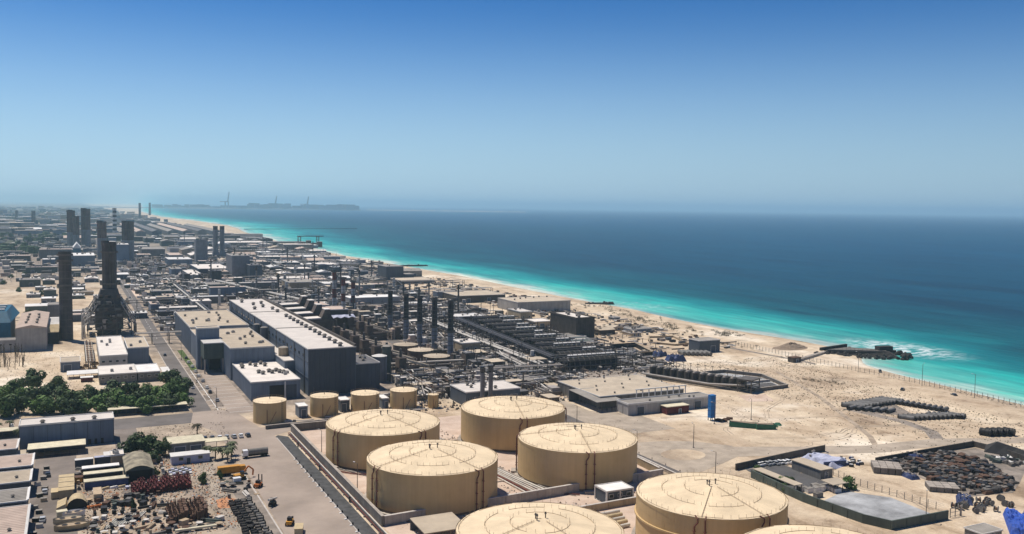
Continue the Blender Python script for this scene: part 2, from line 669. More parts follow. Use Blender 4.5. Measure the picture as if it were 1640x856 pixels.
def nramp(n, L, fac, els):
    r = n.new('ShaderNodeValToRGB')
    e = r.color_ramp.elements
    while len(e) < len(els):
        e.new(0.5)
    for q, (p, c) in zip(e, els):
        q.position = p
        q.color = (*c, 1)
    L.new(fac, r.inputs[0])
    return r.outputs[0]


def nmix(n, L, fac, a, b, mode='MIX'):
    x = n.new('ShaderNodeMix')
    x.data_type = 'RGBA'
    x.blend_type = mode
    if isinstance(fac, float):
        x.inputs[0].default_value = fac
    else:
        L.new(fac, x.inputs[0])
    for s_, i in ((a, 6), (b, 7)):
        if isinstance(s_, tuple):
            x.inputs[i].default_value = (*s_, 1)
        else:
            L.new(s_, x.inputs[i])
    return x.outputs[2]


def nmath(n, L, op, a, b=None, c=None):
    x = n.new('ShaderNodeMath')
    x.operation = op
    for i, s_ in enumerate((a, b, c)):
        if s_ is None:
            continue
        if isinstance(s_, (int, float)):
            x.inputs[i].default_value = s_
        else:
            L.new(s_, x.inputs[i])
    return x.outputs[0]


def nrange(n, L, v, a, b, c=0.0, d=1.0):
    x = n.new('ShaderNodeMapRange')
    x.interpolation_type = 'SMOOTHSTEP'
    for i, q in ((1, a), (2, b), (3, c), (4, d)):
        x.inputs[i].default_value = q
    L.new(v, x.inputs[0])
    return x.outputs[0]


# ground: pale sand near the shore, dusty grey-brown made ground inside the works, darker built-up land far inland
m, n, L, bs = node_mat('ground')
g = n.new('ShaderNodeNewGeometry')
pos = g.outputs['Position']
sx = n.new('ShaderNodeSeparateXYZ')
L.new(pos, sx.inputs[0])
n1 = nnoise(n, L, pos, 0.012, 8, 0.65)
n2 = nnoise(n, L, pos, 0.09, 6, 0.7)
n3 = nnoise(n, L, pos, 0.8, 4, 0.7)
sand = nramp(n, L, n1, [(0.32, (0.34, 0.275, 0.21)), (0.43, (0.50, 0.41, 0.305)), (0.53, (0.60, 0.50, 0.37)), (0.64, (0.74, 0.67, 0.555))])
patch = nramp(n, L, n2, [(0.30, (0.50, 0.46, 0.43)), (0.42, (0.90, 0.87, 0.85)), (0.6, (1.08, 1.07, 1.06))])
sand = nmix(n, L, 1.0, sand, patch, 'MULTIPLY')
fine = nramp(n, L, n3, [(0.30, (0.80, 0.77, 0.75)), (0.45, (1, 1, 1)), (0.7, (1.05, 1.05, 1.05))])
sand = nmix(n, L, 1.0, sand, fine, 'MULTIPLY')
ms = n.new('ShaderNodeMapping')
ms.inputs['Scale'].default_value = (1.0, 0.35, 1.0)
ms.inputs['Rotation'].default_value = (0, 0, -0.5)
L.new(pos, ms.inputs[0])
n5 = nnoise(n, L, ms.outputs[0], 0.035, 7, 0.72)
sand = nmix(n, L, 1.0, sand, nramp(n, L, n5, [(0.33, (0.56, 0.51, 0.47)), (0.45, (0.92, 0.89, 0.87)), (0.56, (1, 1, 1)), (0.68, (1.14, 1.14, 1.13))]), 'MULTIPLY')
works = nramp(n, L, n2, [(0.3, (0.115, 0.10, 0.088)), (0.5, (0.25, 0.21, 0.178)), (0.68, (0.48, 0.39, 0.31))])
warp = nmath(n, L, 'MULTIPLY_ADD', n1, 120.0, -60.0)
xw = nmath(n, L, 'ADD', sx.outputs[0], warp)
yw = nmath(n, L, 'ADD', sx.outputs[1], warp)
inx = nmath(n, L, 'MULTIPLY', nrange(n, L, xw, 20, 70), nrange(n, L, xw, 380, 300))
iny = nmath(n, L, 'MULTIPLY', nrange(n, L, yw, 410, 470), nrange(n, L, yw, 2700, 2500))
fw1 = nmath(n, L, 'MULTIPLY', inx, iny)
far = nmath(n, L, 'MULTIPLY', nrange(n, L, yw, 1000, 1500), nrange(n, L, xw, 440, 330))
fw2 = nmath(n, L, 'MAXIMUM', fw1, far)
yard = nmath(n, L, 'MULTIPLY', nrange(n, L, xw, 90, 40), nrange(n, L, yw, 470, 420))
fw2 = nmath(n, L, 'MAXIMUM', fw2, nmath(n, L, 'MULTIPLY', yard, 0.6))
fw2 = nmath(n, L, 'MULTIPLY', fw2, nrange(n, L, n2, 0.2, 0.42, 0.55, 1.0))
base = nmix(n, L, fw2, sand, works)
n4 = nnoise(n, L, pos, 0.0035, 7, 0.7)
town = nramp(n, L, n4, [(0.35, (0.045, 0.06, 0.035)), (0.5, (0.14, 0.13, 0.11)), (0.62, (0.36, 0.31, 0.25))])
base = nmix(n, L, nmath(n, L, 'MULTIPLY', nrange(n, L, yw, 1500, 2600), nrange(n, L, xw, 420, 300)), base, town)
wet = nramp(n, L, nrange(n, L, sx.outputs[2], -1.15, -0.55), [(0.0, (0.62, 0.66, 0.66)), (1.0, (1, 1, 1))])
base = nmix(n, L, 1.0, base, wet, 'MULTIPLY')
L.new(base, bs.inputs['Base Color'])
bs.inputs['Roughness'].default_value = 0.95
bs.inputs['Specular IOR Level'].default_value = 0.1
bp = n.new('ShaderNodeBump')
bp.inputs['Strength'].default_value = 0.5
bp.inputs['Distance'].default_value = 1.0
L.new(n3, bp.inputs['Height'])
L.new(bp.outputs[0], bs.inputs['Normal'])

OFFS = [-90, -45, -22, -9, 0, 8, 30]
ZS = [0.0, 0.0, 0.45, -0.1, -1.05, -2.0, -4.0]
b = MB()
cols = [-70000, -9000, -1500, 0, 300]
rows = []
for x, y in CO:
    sc_ = max(1.0, y / 1600.0)
    row = [(c + (0 if c < 0 else 0), y, 0.0) for c in cols if c < x - 95 * sc_]
    while len(row) < len(cols):
        row.append((x - 96 * sc_, y, 0))
    row += [(x + o * min(sc_, 3), y, z) for o, z in zip(OFFS, ZS)]
    rows.append(row)
for r0, r1 in zip(rows[:-1], rows[1:]):
    for i in range(len(r0) - 1):
        b.face([r0[i], r0[i + 1], r1[i + 1], r1[i]], 'ground')
struct(b.build('ground'))

# sea: coloured by the depth of the water over the pale sand shelf
m, n, L, bs = node_mat('sea')
at_ = n.new('ShaderNodeAttribute')
at_.attribute_name = 'shore'
g = n.new('ShaderNodeNewGeometry')
pos = g.outputs['Position']
mp = n.new('ShaderNodeMapping')
mp.inputs['Scale'].default_value = (1.0, 0.3, 1.0)
L.new(pos, mp.inputs[0])
w1 = nnoise(n, L, mp.outputs[0], 0.008, 5, 0.6)
w2 = nnoise(n, L, mp.outputs[0], 0.06, 5, 0.65)
w3 = nnoise(n, L, pos, 0.35, 4, 0.65)
sh = nmath(n, L, 'ADD', at_.outputs['Fac'], nmath(n, L, 'MULTIPLY_ADD', w1, 150.0, -75.0))
sh = nmath(n, L, 'ADD', sh, nmath(n, L, 'MULTIPLY_ADD', w2, 64.0, -32.0))
near = nmath(n, L, 'MINIMUM', sh, nmath(n, L, 'MULTIPLY_ADD', at_.outputs['Fac'], 1.5, 6.0))
shn = nmath(n, L, 'DIVIDE', nmath(n, L, 'MAXIMUM', near, 0.0), 1000.0)
seac = nramp(n, L, shn, [(0.0, (0.50, 0.58, 0.50)), (0.006, (0.30, 0.50, 0.45)), (0.022, (0.10, 0.44, 0.38)), (0.068, (0.018, 0.35, 0.325)),
                         (0.105, (0.003, 0.19, 0.21)), (0.165, (0.001, 0.075, 0.10)), (0.36, (0.0, 0.043, 0.080)), (1.0, (0.0, 0.053, 0.115))])
dk = nramp(n, L, w2, [(0.3, (0.80, 0.84, 0.88)), (0.6, (1.06, 1.05, 1.04))])
seac = nmix(n, L, 1.0, seac, dk, 'MULTIPLY')
mw = n.new('ShaderNodeMapping')
mw.inputs['Scale'].default_value = (1.0, 0.12, 1.0)
mw.inputs['Rotation'].default_value = (0, 0, 0.12)
L.new(pos, mw.inputs[0])
wl = nnoise(n, L, mw.outputs[0], 0.11, 6, 0.7)
seac = nmix(n, L, 1.0, seac, nramp(n, L, wl, [(0.34, (0.70, 0.76, 0.80)), (0.5, (1, 1, 1)), (0.66, (1.35, 1.25, 1.2))]), 'MULTIPLY')
wb = nnoise(n, L, mw.outputs[0], 0.02, 4, 0.6)
seac = nmix(n, L, 1.0, seac, nramp(n, L, wb, [(0.36, (0.60, 0.68, 0.74)), (0.5, (1, 1, 1)), (0.64, (1.3, 1.2, 1.14))]), 'MULTIPLY')
crest = nmath(n, L, 'MULTIPLY', nrange(n, L, wl, 0.60, 0.70), nrange(n, L, at_.outputs['Fac'], 70.0, 10.0))
# thin foam at the water's edge, and broken water off the jetty
fo = nmath(n, L, 'MULTIPLY', nrange(n, L, at_.outputs['Fac'], 3.0, -0.5), nrange(n, L, w3, 0.38, 0.6))
vd = n.new('ShaderNodeVectorMath')
vd.operation = 'DISTANCE'
vs_ = n.new('ShaderNodeMapping')
vs_.inputs['Scale'].default_value = (1.0, 0.6, 0.0)
L.new(pos, vs_.inputs[0])
L.new(vs_.outputs[0], vd.inputs[0])
JX, JY = at(1440, 556)
vd.inputs[1].default_value = (JX, JY * 0.6, 0)
mf = n.new('ShaderNodeMapping')
mf.inputs['Scale'].default_value = (0.6, 1.4, 1.0)
mf.inputs['Rotation'].default_value = (0, 0, 0.5)
L.new(pos, mf.inputs[0])
wf = nnoise(n, L, mf.outputs[0], 0.16, 7, 0.72)
fo2 = nmath(n, L, 'MULTIPLY', nrange(n, L, vd.outputs['Value'], 40.0, 6.0), nrange(n, L, wf, 0.44, 0.56))
vd2 = n.new('ShaderNodeVectorMath')
vd2.operation = 'DISTANCE'
L.new(vs_.outputs[0], vd2.inputs[0])
vd2.inputs[1].default_value = (528.0, 775 * 0.6, 0)
fo3 = nmath(n, L, 'MULTIPLY', nrange(n, L, vd2.outputs['Value'], 42.0, 10.0), nrange(n, L, wf, 0.50, 0.66))
foam = nmath(n, L, 'MAXIMUM', nmath(n, L, 'MULTIPLY', fo, 0.55), nmath(n, L, 'MAXIMUM', nmath(n, L, 'MULTIPLY', fo2, 0.85), nmath(n, L, 'MULTIPLY', fo3, 0.6)))
foam = nmath(n, L, 'MAXIMUM', foam, nmath(n, L, 'MULTIPLY', crest, 0.4))
seac = nmix(n, L, foam, seac, (0.75, 0.8, 0.8))
L.new(seac, bs.inputs['Base Color'])
bs.inputs['Roughness'].default_value = 0.35
bs.inputs['Specular IOR Level'].default_value = 0.03
bp = n.new('ShaderNodeBump')
bp.inputs['Strength'].default_value = 0.7
bp.inputs['Distance'].default_value = 1.2
L.new(nnoise(n, L, mp.outputs[0], 0.22, 5, 0.7), bp.inputs['Height'])
L.new(bp.outputs[0], bs.inputs['Normal'])

SD = [-8, 0, 5, 12, 22, 36, 55, 80, 110, 150, 200, 300, 500, 1000, 4000, 20000, 90000]
me = bpy.data.meshes.new('sea')
vv, ff, at_v = [], [], []
for x, y in CO:
    s_ = max(1.0, min(2.2, y / 1500.0))
    for d in SD:
        vv.append((x + d * (s_ if d < 1000 else 1) + (0 if d < 1000 else s_ * 500), y, -1.0))
        at_v.append(float(d) * (1.0 if d < 0 else 1.0))
K = len(SD)
for i in range(len(CO) - 1):
    for j in range(K - 1):
        ff.append((i * K + j, i * K + j + 1, (i + 1) * K + j + 1, (i + 1) * K + j))
me.from_pydata(vv, [], ff)
a_ = me.attributes.new('shore', 'FLOAT', 'POINT')
a_.data.foreach_set('value', at_v)
me.materials.append(MATS['sea'])
struct(link('sea', me))

# ------------------------------------------------------------------ roads and paved sheets
sheet('main_road', [(50.5, 447), (59, 447), (58.8, 700), (58.5, 2600), (50.5, 2600), (50.5, 700)], 0.06, 'asphalt')
sheet('apron', [(56, 230), (77, 230), (77, 388), (88, 396), (150, 396), (150, 403), (74, 404), (68, 447), (50.5, 447), (47, 425), (55, 405), (57, 350)], 0.05, 'apron')
sheet('cross_road', rect(-60, 425, 50, 446), 0.04, 'asphalt')
sheet('side_road', rect(14.5, 330, 24, 425), 0.045, 'yard_asphalt')
sheet('yard_pavement', rect(-14.2, 230, 0, 392), 0.035, 'yard_asphalt')
sheet('lane', [(42, 250), (49, 250), (47, 300), (46, 345), (55, 400), (52, 404), (41, 352), (42, 300)], 0.036, 'sandy_road')
sheet('spoil_yard', [(49.5, 252), (56, 252), (55, 330), (48, 345)], 0.03, 'track_grey')
sheet('sand_lot', rect(24.5, 396, 54, 424), 0.03, 'sandy_road') if False else None
sheet('car_park', rect(66, 436, 78, 546), 0.055, 'apron')
sheet('gravel_strip', [(77, 238), (82, 238), (82, 384), (78.5, 388), (77, 386)], 0.058, 'gravel')
sheet('tank_yard_floor', rect(85.5, 120, 199, 392), 0.05, 'bund_floor')
sheet('perimeter_road', [(203, 262), (212, 262), (216, 560), (216, 700), (206, 700), (207, 560)], 0.045, 'asphalt')
sheet('works_road', rect(150, 428, 330, 452), 0.04, 'sandy_road')
sheet('sea_road', [(204, 452), (330, 452), (335, 462), (330, 690), (318, 690), (318, 464), (210, 464)], 0.047, 'track_grey')
ribbon('desert_road', [(207, 300), (225, 300), (246, 288), (276, 277), (303, 268), (340, 265), (377, 252), (430, 232)], [10, 16, 15, 12, 11, 10, 9, 9], 0.05, 'sandy_road')
sheet('works_verge', [(203.2, 330), (246, 330), (246, 358), (238, 370), (228, 376), (228, 424), (206, 424)], 0.032, 'sandy_road')
sheet('turning_circle', [(207, 268), (228, 276), (246, 284), (250, 296), (240, 308), (228, 314), (206, 318)], 0.048, 'sandy_road')
sheet('traffic_island', [(222.5 + 9.5 * math.cos(a * PI / 12), 293 + 8 * math.sin(a * PI / 12)) for a in range(24)], 0.075, 'ground')
ribbon('desert_track', [(392, 424), (376, 390), (360, 356), (337, 316), (326, 297), (318, 284), (308, 272)], 2.6, 0.04, 'rut')
ribbon('storage_track', [(352, 330), (354, 316), (356, 300), (352, 280), (340, 266)], 6, 0.042, 'track_grey')
ribbon('shore_road', [(426, 520), (436, 449), (434, 398), (432, 358), (429, 332), (425, 305), (424, 285), (420, 200)], [4, 4, 5, 5.5, 6, 7, 5, 5], 0.044, 'track_grey')
ribbon('lay_by', [(431, 345), (428, 330), (424, 312)], [2, 9, 2], 0.062, 'track_grey')
RU = random.Random(12)
for q, (p0, p1) in enumerate((((252, 350), (338, 318)), ((262, 310), (300, 352)), ((300, 330), (382, 420)), ((345, 345), (424, 352)), ((380, 470), (432, 420)), ((330, 300), (420, 270)), ((265, 275), (330, 300)), ((340, 450), (420, 470)), ((262, 262), (258, 205)), ((270, 300), (352, 292)))):
    p0, p1 = Vector(p0), Vector(p1)
    nn = Vector((-(p1 - p0).y, (p1 - p0).x)).normalized()
    k_ = 14
    off = [RU.uniform(-1, 1) * 3 * math.sin(PI * i / k_) + 5 * math.sin(i * .5 + q) * math.sin(PI * i / k_) for i in range(k_ + 1)]
    for s_ in (-.9, .9):
        ribbon('tyre_rut', [tuple(p0.lerp(p1, i / k_) + nn * (off[i] + s_)) for i in range(k_ + 1)], [.45 * RU.uniform(.5, 1.4) for _ in range(k_ + 1)], .028, 'rut')
sheet('red_patch', [(41.5, 301), (49, 299), (48.5, 308), (46, 312), (42, 310)], 0.07, 'red_sand')

b = MB()
for x, y0, y1 in ((59.1, 470, 700), (50.2, 455, 640)):
    b.box(x, y0, 0, x + 0.4, y1, 0.14, 'kerb')
b.box(55.4, 250, 0, 55.9, 345, 0.15, 'kerb')
b.box(77.0, 240, 0, 77.35, 384, 0.15, 'kerb')
struct(b.build('kerb'))
b = MB()
for i in range(12):
    b.box(66.3, 440 + i * 9, 0.06, 77.7, 440.25 + i * 9, 0.064, 'paint_white')
for i in range(70):
    y = 700 + i * 14
    b.box(54.4, y, 0.06, 54.7, y + 5, 0.066, 'paint_white')
for y in (452, 470, 498, 545):
    b.box(60, y, 0.05, 66, y + 0.5, 0.066, 'paint_white')
b.box(61.8, 447, 0.05, 62.2, 560, 0.067, 'paint_white')
struct(b.build('road_markings'))
b = MB()
b.box(62.5, 560, 0, 66, 640, 0.12, 'grass')
struct(b.build('verge'), 'stuff')

# ------------------------------------------------------------------ tank farm
NSEC = 24


def b_sector(r, h, c):
    def f(b):
        a0, a1 = -PI / NSEC, PI / NSEC
        for q0, q1 in ((0.02, 0.36), (0.36, 0.70), (0.70, 1.0)):
            z0, z1 = h + c * (1 - q0), h + c * (1 - q1)
            st = 0.03
            pts = []
            for q, z, a in ((q0, z0, a0), (q1, z1, a0), (q1, z1, a1), (q0, z0, a1)):
                pts.append((r * q * math.cos(a * 0.999), r * q * math.sin(a * 0.999), z))
            b.face([(p[0], p[1], p[2] + st) for p in pts], 'tank_roof')
            b.face([(pts[1][0], pts[1][1], pts[1][2] - 0.1), (pts[2][0], pts[2][1], pts[2][2] - 0.1), (pts[2][0], pts[2][1], pts[2][2] + st), (pts[1][0], pts[1][1], pts[1][2] + st)], 'seam')
    return f


def b_under(r, h, c):
    def f(b):
        n_ = 48
        for i in range(n_):
            a0, a1 = 2 * PI * i / n_, 2 * PI * (i + 1) / n_
            b.face([(0, 0, h + c - 0.06), (r * math.cos(a0), r * math.sin(a0), h - 0.06), (r * math.cos(a1), r * math.sin(a1), h - 0.06)], 'seam')
    return f


def b_rail(r, rq, h, c, posts):
    """a ring of handrail posts standing on the cone roof"""
    def f(b):
        z = h + c * (1 - rq)
        rr_ = r * rq
        P = [(rr_ * math.cos(2 * PI * i / posts), rr_ * math.sin(2 * PI * i / posts)) for i in range(posts)]
        for i, (x, y) in enumerate(P):
            b.tube((x, y, z), (x, y, z + 1.1), 0.05, 'seam', 4, False)
            if i % 7 < 5:
                q = P[(i + 1) % posts]
                b.tube((x, y, z + 0.12), (q[0], q[1], z + 0.12), 0.07, 'seam', 3, False)
    return f


def big_tank(label, x, y, r=22.4, h=14.0, c=3.0, pairs=(43, -56), base=0.0, ledge=False, group='large domed storage tanks'):
    t = thing('storage_tank', label, 'storage tank', (x, y, base), 0, group)
    toward = math.atan2(-y, -x)
    key = (r, h, c)

    def sh_(b):
        b.cyl(0, 0, 1.1, h - 0.35, r, r, 'shell', 96, top=False)
        b.cyl(0, 0, h - 0.35, h, r + 0.16, r + 0.16, 'shell', 96, top=False)
        for z in (4.2, 7.4, 10.6):
            b.cyl(0, 0, z, z + 0.07, r + 0.035, r + 0.035, 'shell', 96, top=False)
        for j, (za, zb) in enumerate(((1.1, 4.2), (4.27, 7.4), (7.47, 10.6), (10.67, h - 0.4))):
            for i in range(22):
                a = 2 * PI * (i + 0.5 * (j % 2)) / 22
                ca, sa = math.cos(a), math.sin(a)
                b.hexa([(p * ca - q * sa, p * sa + q * ca, z) for z in (za, zb) for p, q in ((r - .02, -.03), (r + .018, -.03), (r + .018, .03), (r - .02, .03))], 'shell', False)
        if ledge:
            b.cyl(0, 0, h * 0.55, h * 0.55 + 0.5, r + 0.5, r + 0.5, 'shell', 96, top=True)
    inst(('shell', key, ledge), 'shell', sh_, t)
    inst(('skirt', key), 'base_ring', lambda b: (b.cyl(0, 0, -0.2, 1.1, r + 0.05, r + 0.03, 'tank_skirt', 64, top=False), b.cyl(0, 0, -0.2, 0.35, r + 1.3, r + 1.1, 'concrete', 64)), t)
    inst(('under', key), 'roof', b_under(r, h, c), t)
    for i in range(NSEC):
        inst(('sector', key), 'roof_plate', b_sector(r, h, c), t, (0, 0, 0), 2 * PI * i / NSEC)
    for rq, posts in ((0.66, 44), (0.97, 60), (0.36, 20)):
        inst(('rail', key, rq), 'handrail', b_rail(r, rq, h, c, posts), t)
    # walkways down the roof above each pair of pipes
    for pa in pairs:
        a = toward + math.radians(pa)
        u, v = (math.cos(a), math.sin(a)), (-math.sin(a), math.cos(a))
        b = MB()
        b.path([(u[0] * r * q + v[0] * 0.3, u[1] * r * q + v[1] * 0.3, h + c * (1 - q) + 0.3) for q in (0.1, 0.55, 0.99)], 0.085, 'seam', 4)
        for q in [0.15 + 0.07 * i for i in range(12)]:
            px, py, pz = u[0] * r * q + v[0] * 0.5, u[1] * r * q + v[1] * 0.5, h + c * (1 - q)
            b.tube((px, py, pz), (px, py, pz + 1.0), 0.045, 'seam', 3, False)
        b.build('walkway', t)
        for s_, k in ((-1.5, 0), (1.5, 1)):
            px, py = u[0] * (r + 0.45) + v[0] * s_, u[1] * (r + 0.45) + v[1] * s_
            b = MB()
            b.path([(px, py, 0.4), (px, py, h - 0.5), (px - u[0] * 1.2, py - u[1] * 1.2, h + 0.3)] if k else [(px, py, 0.4), (px, py, h - 2.6), (px + v[0] * 0.9, py + v[1] * 0.9, h - 1.4), (px + v[0] * 0.9, py + v[1] * 0.9, h - 0.3), (px - u[0] * 1.0, py - u[1] * 1.0, h + 0.3)], 0.21, 'pipe_red', 6)
            for z in (3, 6.5, 10):
                b.box(px - 0.34, py - 0.34, z, px + 0.34, py + 0.34, z + 0.18, 'pipe_red')
            b.build('downpipe', t)
        b = MB()
        px, py = u[0] * (r + 1.2), u[1] * (r + 1.2)
        b.hexa([(px + u[0] * p + v[0] * q, py + u[1] * p + v[1] * q, z) for z in (0, 0.9) for p, q in ((-0.8, -2.2), (1.2, -2.2), (1.2, 2.2), (-0.8, 2.2))], 'concrete')
        b.build('pipe_plinth', t)
    # vent posts beside the crown
    for i, (dx, dy, hh) in enumerate(((-1.2, -0.6, 1.9), (-0.9, 0.8, 1.6), (1.9, 0.4, 1.7))):
        inst(('tvent', i), 'vent', lambda b: (b.cyl(0, 0, 0, hh * 0.7, 0.17, 0.17, 'steel', 6), b.cyl(0, 0, hh * 0.7, hh, 0.34, 0.22, 'steel', 8)), t, (dx, dy, h + c - 0.25))
    occ(x - r, y - r, x + r, y + r)
    return t


big_tank('large tan storage tank beside the long gravel strip, at the bund wall corner', 110, 284.5, pairs=(43, -56))
big_tank('large tan storage tank beside the grey pump kiosk, just beyond the bund wall', 169.5, 288, pairs=(12, -88))
big_tank('large tan tank behind the bund corner tank, beside the small golden tanks', 110, 339, pairs=(41, -52))
big_tank('large tan storage tank in front of the white roof with two short stacks', 169.5, 343, pairs=(11, 88))
big_tank('large tan storage tank with a raised ledge ring, beside the walled lagoon yard', 172.5, 213, pairs=(42, -7), ledge=True)
big_tank('large tan storage tank cut by the bottom of the picture, beside the canopy shed', 111, 207.5, pairs=(40, -50))
big_tank('tan storage tank showing only the rim of its roof at the picture bottom', 168.1, 161.9, pairs=(40, -50))
mark('the bund corner tank', 110, 284)

# bund walls
wall_line('bund_wall', 'long grey concrete bund wall round the four tan tanks', [(85.5, 264), (85.5, 392.5), (112, 392.5)], 3.2, 0.9, 'concrete_dark', group=None, cap='concrete')
wall_line('bund_wall', 'concrete bund wall crossing in front of the kiosk between the two tank rows', [(86.5, 264), (197, 271)], 3.0, 0.8, 'concrete', cap='kerb')
wall_line('bund_wall', 'low concrete bund wall along the canopy shed side of the lower tank row', [(120, 240), (128, 248), (184, 250.5), (196, 249)], 2.2, 0.7, 'wall_tan', cap='kerb')
wall_line('bund_wall', 'double concrete bund wall beside the perimeter road', [(197, 274), (199, 330), (199.5, 392)], 2.8, 0.8, 'wall_tan', cap='kerb')
wall_line('bund_wall', 'outer kerb wall alongside the perimeter road with white posts', [(201.5, 264), (202.5, 330), (203, 392)], 1.2, 0.6, 'concrete', cap='kerb')
wall_line('bund_wall', 'concrete bund wall running along the small golden tanks', [(76, 400.5), (104, 402), (150, 404)], 1.6, 0.7, 'concrete_dark', cap='concrete')

# pipes on the tank yard floor
t = thing('pipe_run', 'bundle of pale pipes crossing the floor between the four big tanks', 'pipes', (140, 300, 0))
for i in range(7):
    b = MB()
    x = -2.5 + i * 1.15
    b.path([(x - 4, 64 - i * 1.2, 0.6), (x - 3, 30, 0.6), (x + 2, -8, 0.6), (x + 3.5 + i * 0.4, -28, 0.6)], 0.22 + 0.06 * (i % 3), R.choice(['pipe_pale', 'pipe_grey', 'pipe_pale', 'pipe_red']), 6)
    b.build('pipe', t)
for y in (-25, -10, 5, 20, 35, 50):
    inst('sleeper', 'pipe_support', lambda b: b.box(-6, -0.25, 0, 7, 0.25, 0.38, 'concrete'), t, (0 if y > 0 else 3, y, 0))
for i, (cx_, cy_, r0) in enumerate(((110, 284.5, 25.5), (169.5, 288, 25.5), (110, 339, 25.5))):
    t = thing('pipe_loop', ('curved dark pipe loop hugging the foot of the bund corner tank', 'curved dark pipe loop hugging the foot of the tank by the kiosk', 'curved dark pipe loop hugging the foot of the tank behind')[i], 'pipes', (cx_, cy_, 0), 0, 'pipe loops round tanks')
    for dr in (0, 0.8):
        b = MB()
        b.path([((r0 + dr) * math.cos(a), (r0 + dr) * math.sin(a), 0.35) for a in [PI * (0.85 + 0.045 * k) for k in range(12)]], 0.16, 'pipe_red', 5)
        b.build('pipe', t)
    b = MB()
    b.path([(-r0, 0, 0.35), (-r0 + 3, -9, 0.4), (-14, -r0 + 2, 0.35)], 0.14, 'pipe_dark', 5)
    b.build('branch_pipe', t)

t = thing('pipe_run', 'pair of dark red pipes along the foot of the long bund wall', 'pipes', (83.4, 300, 0))
for dx, k in ((-0.5, 'pipe_red'), (0.15, 'pipe_dark'), (0.7, 'pipe_pale')):
    b = MB()
    b.path([(dx, -62, 0.7), (dx, 88, 0.7)], 0.2, k, 6)
    b.build('pipe', t)
for i in range(19):
    inst('pstand', 'pipe_support', lambda b: b.box(-1.0, -0.2, 0, 1.1, 0.2, 0.48, 'concrete'), t, (0, -58 + i * 8, 0))
for i, (x, y) in enumerate(((82.2, 366), (82.4, 290), (82.2, 330))):
    tt = thing('valve_post', 'dark valve post standing on the red pipe run by the bund wall', 'valve post', (x, y, 0), 0, 'valve posts by the bund wall', True)
    b = MB()
    b.cyl(0, 0, 0, 1.5, 0.28, 0.25, 'steel', 8)
    b.build('post', tt)
    b = MB()
    b.cyl(0, 0, 1.5, 2.0, 0.45, 0.2, 'black', 8)
    b.build('cap', tt)
for i in range(15):
    y = 262 + i * 6.1
    tt = thing('bollard', 'short black and white bollard along the apron kerb', 'bollard', (77.2, y, 0), 0, 'bollards along the apron kerb')
    inst('bol', 'post', lambda b: b.box(-0.22, -0.22, 0, 0.22, 0.22, 1.0, 'black'), tt)
    inst('bolf', 'foot', lambda b: b.box(-0.9, -0.35, 0, 0.2, 0.35, 0.3, 'paint_white'), tt)

# shared pieces on the bund's sea side: white posts by the perimeter road
for i in range(7):
    tt = thing('marker_post', 'white marker post on the kerb wall of the perimeter road', 'post', (202.2, 268 + i * 9, 1.38), 0, 'marker posts by the perimeter road')
    inst('mpost', 'post', lambda b: b.cyl(0, 0, 0, 1.3, 0.2, 0.16, 'paint_white', 6), tt)
    inst('mcap', 'cap', lambda b: b.cyl(0, 0, 1.3, 1.5, 0.26, 0.2, 'black', 6), tt)

# kiosk and canopy between the two bunds
t = building('pump_kiosk', 'small grey pump kiosk with a pale flat roof and dark glass sides', 'kiosk', 160.5, 171, 252.5, 260, 4.6, 'wall_slate', 'roof_white', par=0.2, doors=1, wins=3)
for dx, dy in ((-5.2, -3.7), (0, -3.72), (5.2, -3.7), (-5.2, 3.7)):
    inst('kpost', 'corner_post', lambda b: b.box(-0.28, -0.28, 0, 0.28, 0.28, 4.28, 'trim'), t, (dx, dy, 0))
mark('the grey pump kiosk', 166, 256)
t = thing('pipe_run', 'stubby cream pipes lying between the pump kiosk and the ledge tank', 'pipes', (152, 243, 0))
for i in range(5):
    b = MB()
    b.tube((-10 + i, -i * 3.0, 0.8), (8 - i, -i * 3.0 + 1, 0.8), 0.6 + 0.1 * (i % 2), 'canvas' if i % 2 else 'pipe_pale', 8)
    b.build('pipe', t)


def canopy(name, label, x0, x1, y0, y1, h, roof='roof_tan', back=True, group=None, nposts=6, slope=0.5, auto=False, legs='steel'):
    occ(x0, y0, x1, y1)
    cx_, cy_, wx, wy = (x0 + x1) / 2, (y0 + y1) / 2, (x1 - x0) / 2, (y1 - y0) / 2
    t = thing(name, label, 'canopy', (cx_, cy_, 0), 0, group, auto)
    b = MB()
    b.hexa([(-wx, -wy, h - slope), (wx, -wy, h - slope), (wx, wy, h), (-wx, wy, h), (-wx, -wy, h - slope + 0.25), (wx, -wy, h - slope + 0.25), (wx, wy, h + 0.25), (-wx, wy, h + 0.25)], roof)
    b.build('roof', t)
    if back:
        b = MB()
        b.box(-wx + 0.1, wy - 0.3, 0, wx - 0.1, wy - 0.05, h - 0.08, 'wall_slate')
        b.build('back_wall', t)
    for i in range(nposts):
        x = -wx + 0.3 + (2 * wx - 0.6) * i / (nposts - 1)
        b = MB()
        b.box(x - 0.1, -wy + 0.2, 0, x + 0.1, -wy + 0.4, h - slope - 0.02, legs)
        b.build('post', t)
    return t


canopy('pipe_shelter', 'tan roofed open shelter in front of the bund wall beside the lower tanks', 92, 106, 244, 257, 3.6, 'roof_tan')

# the row of small golden tanks


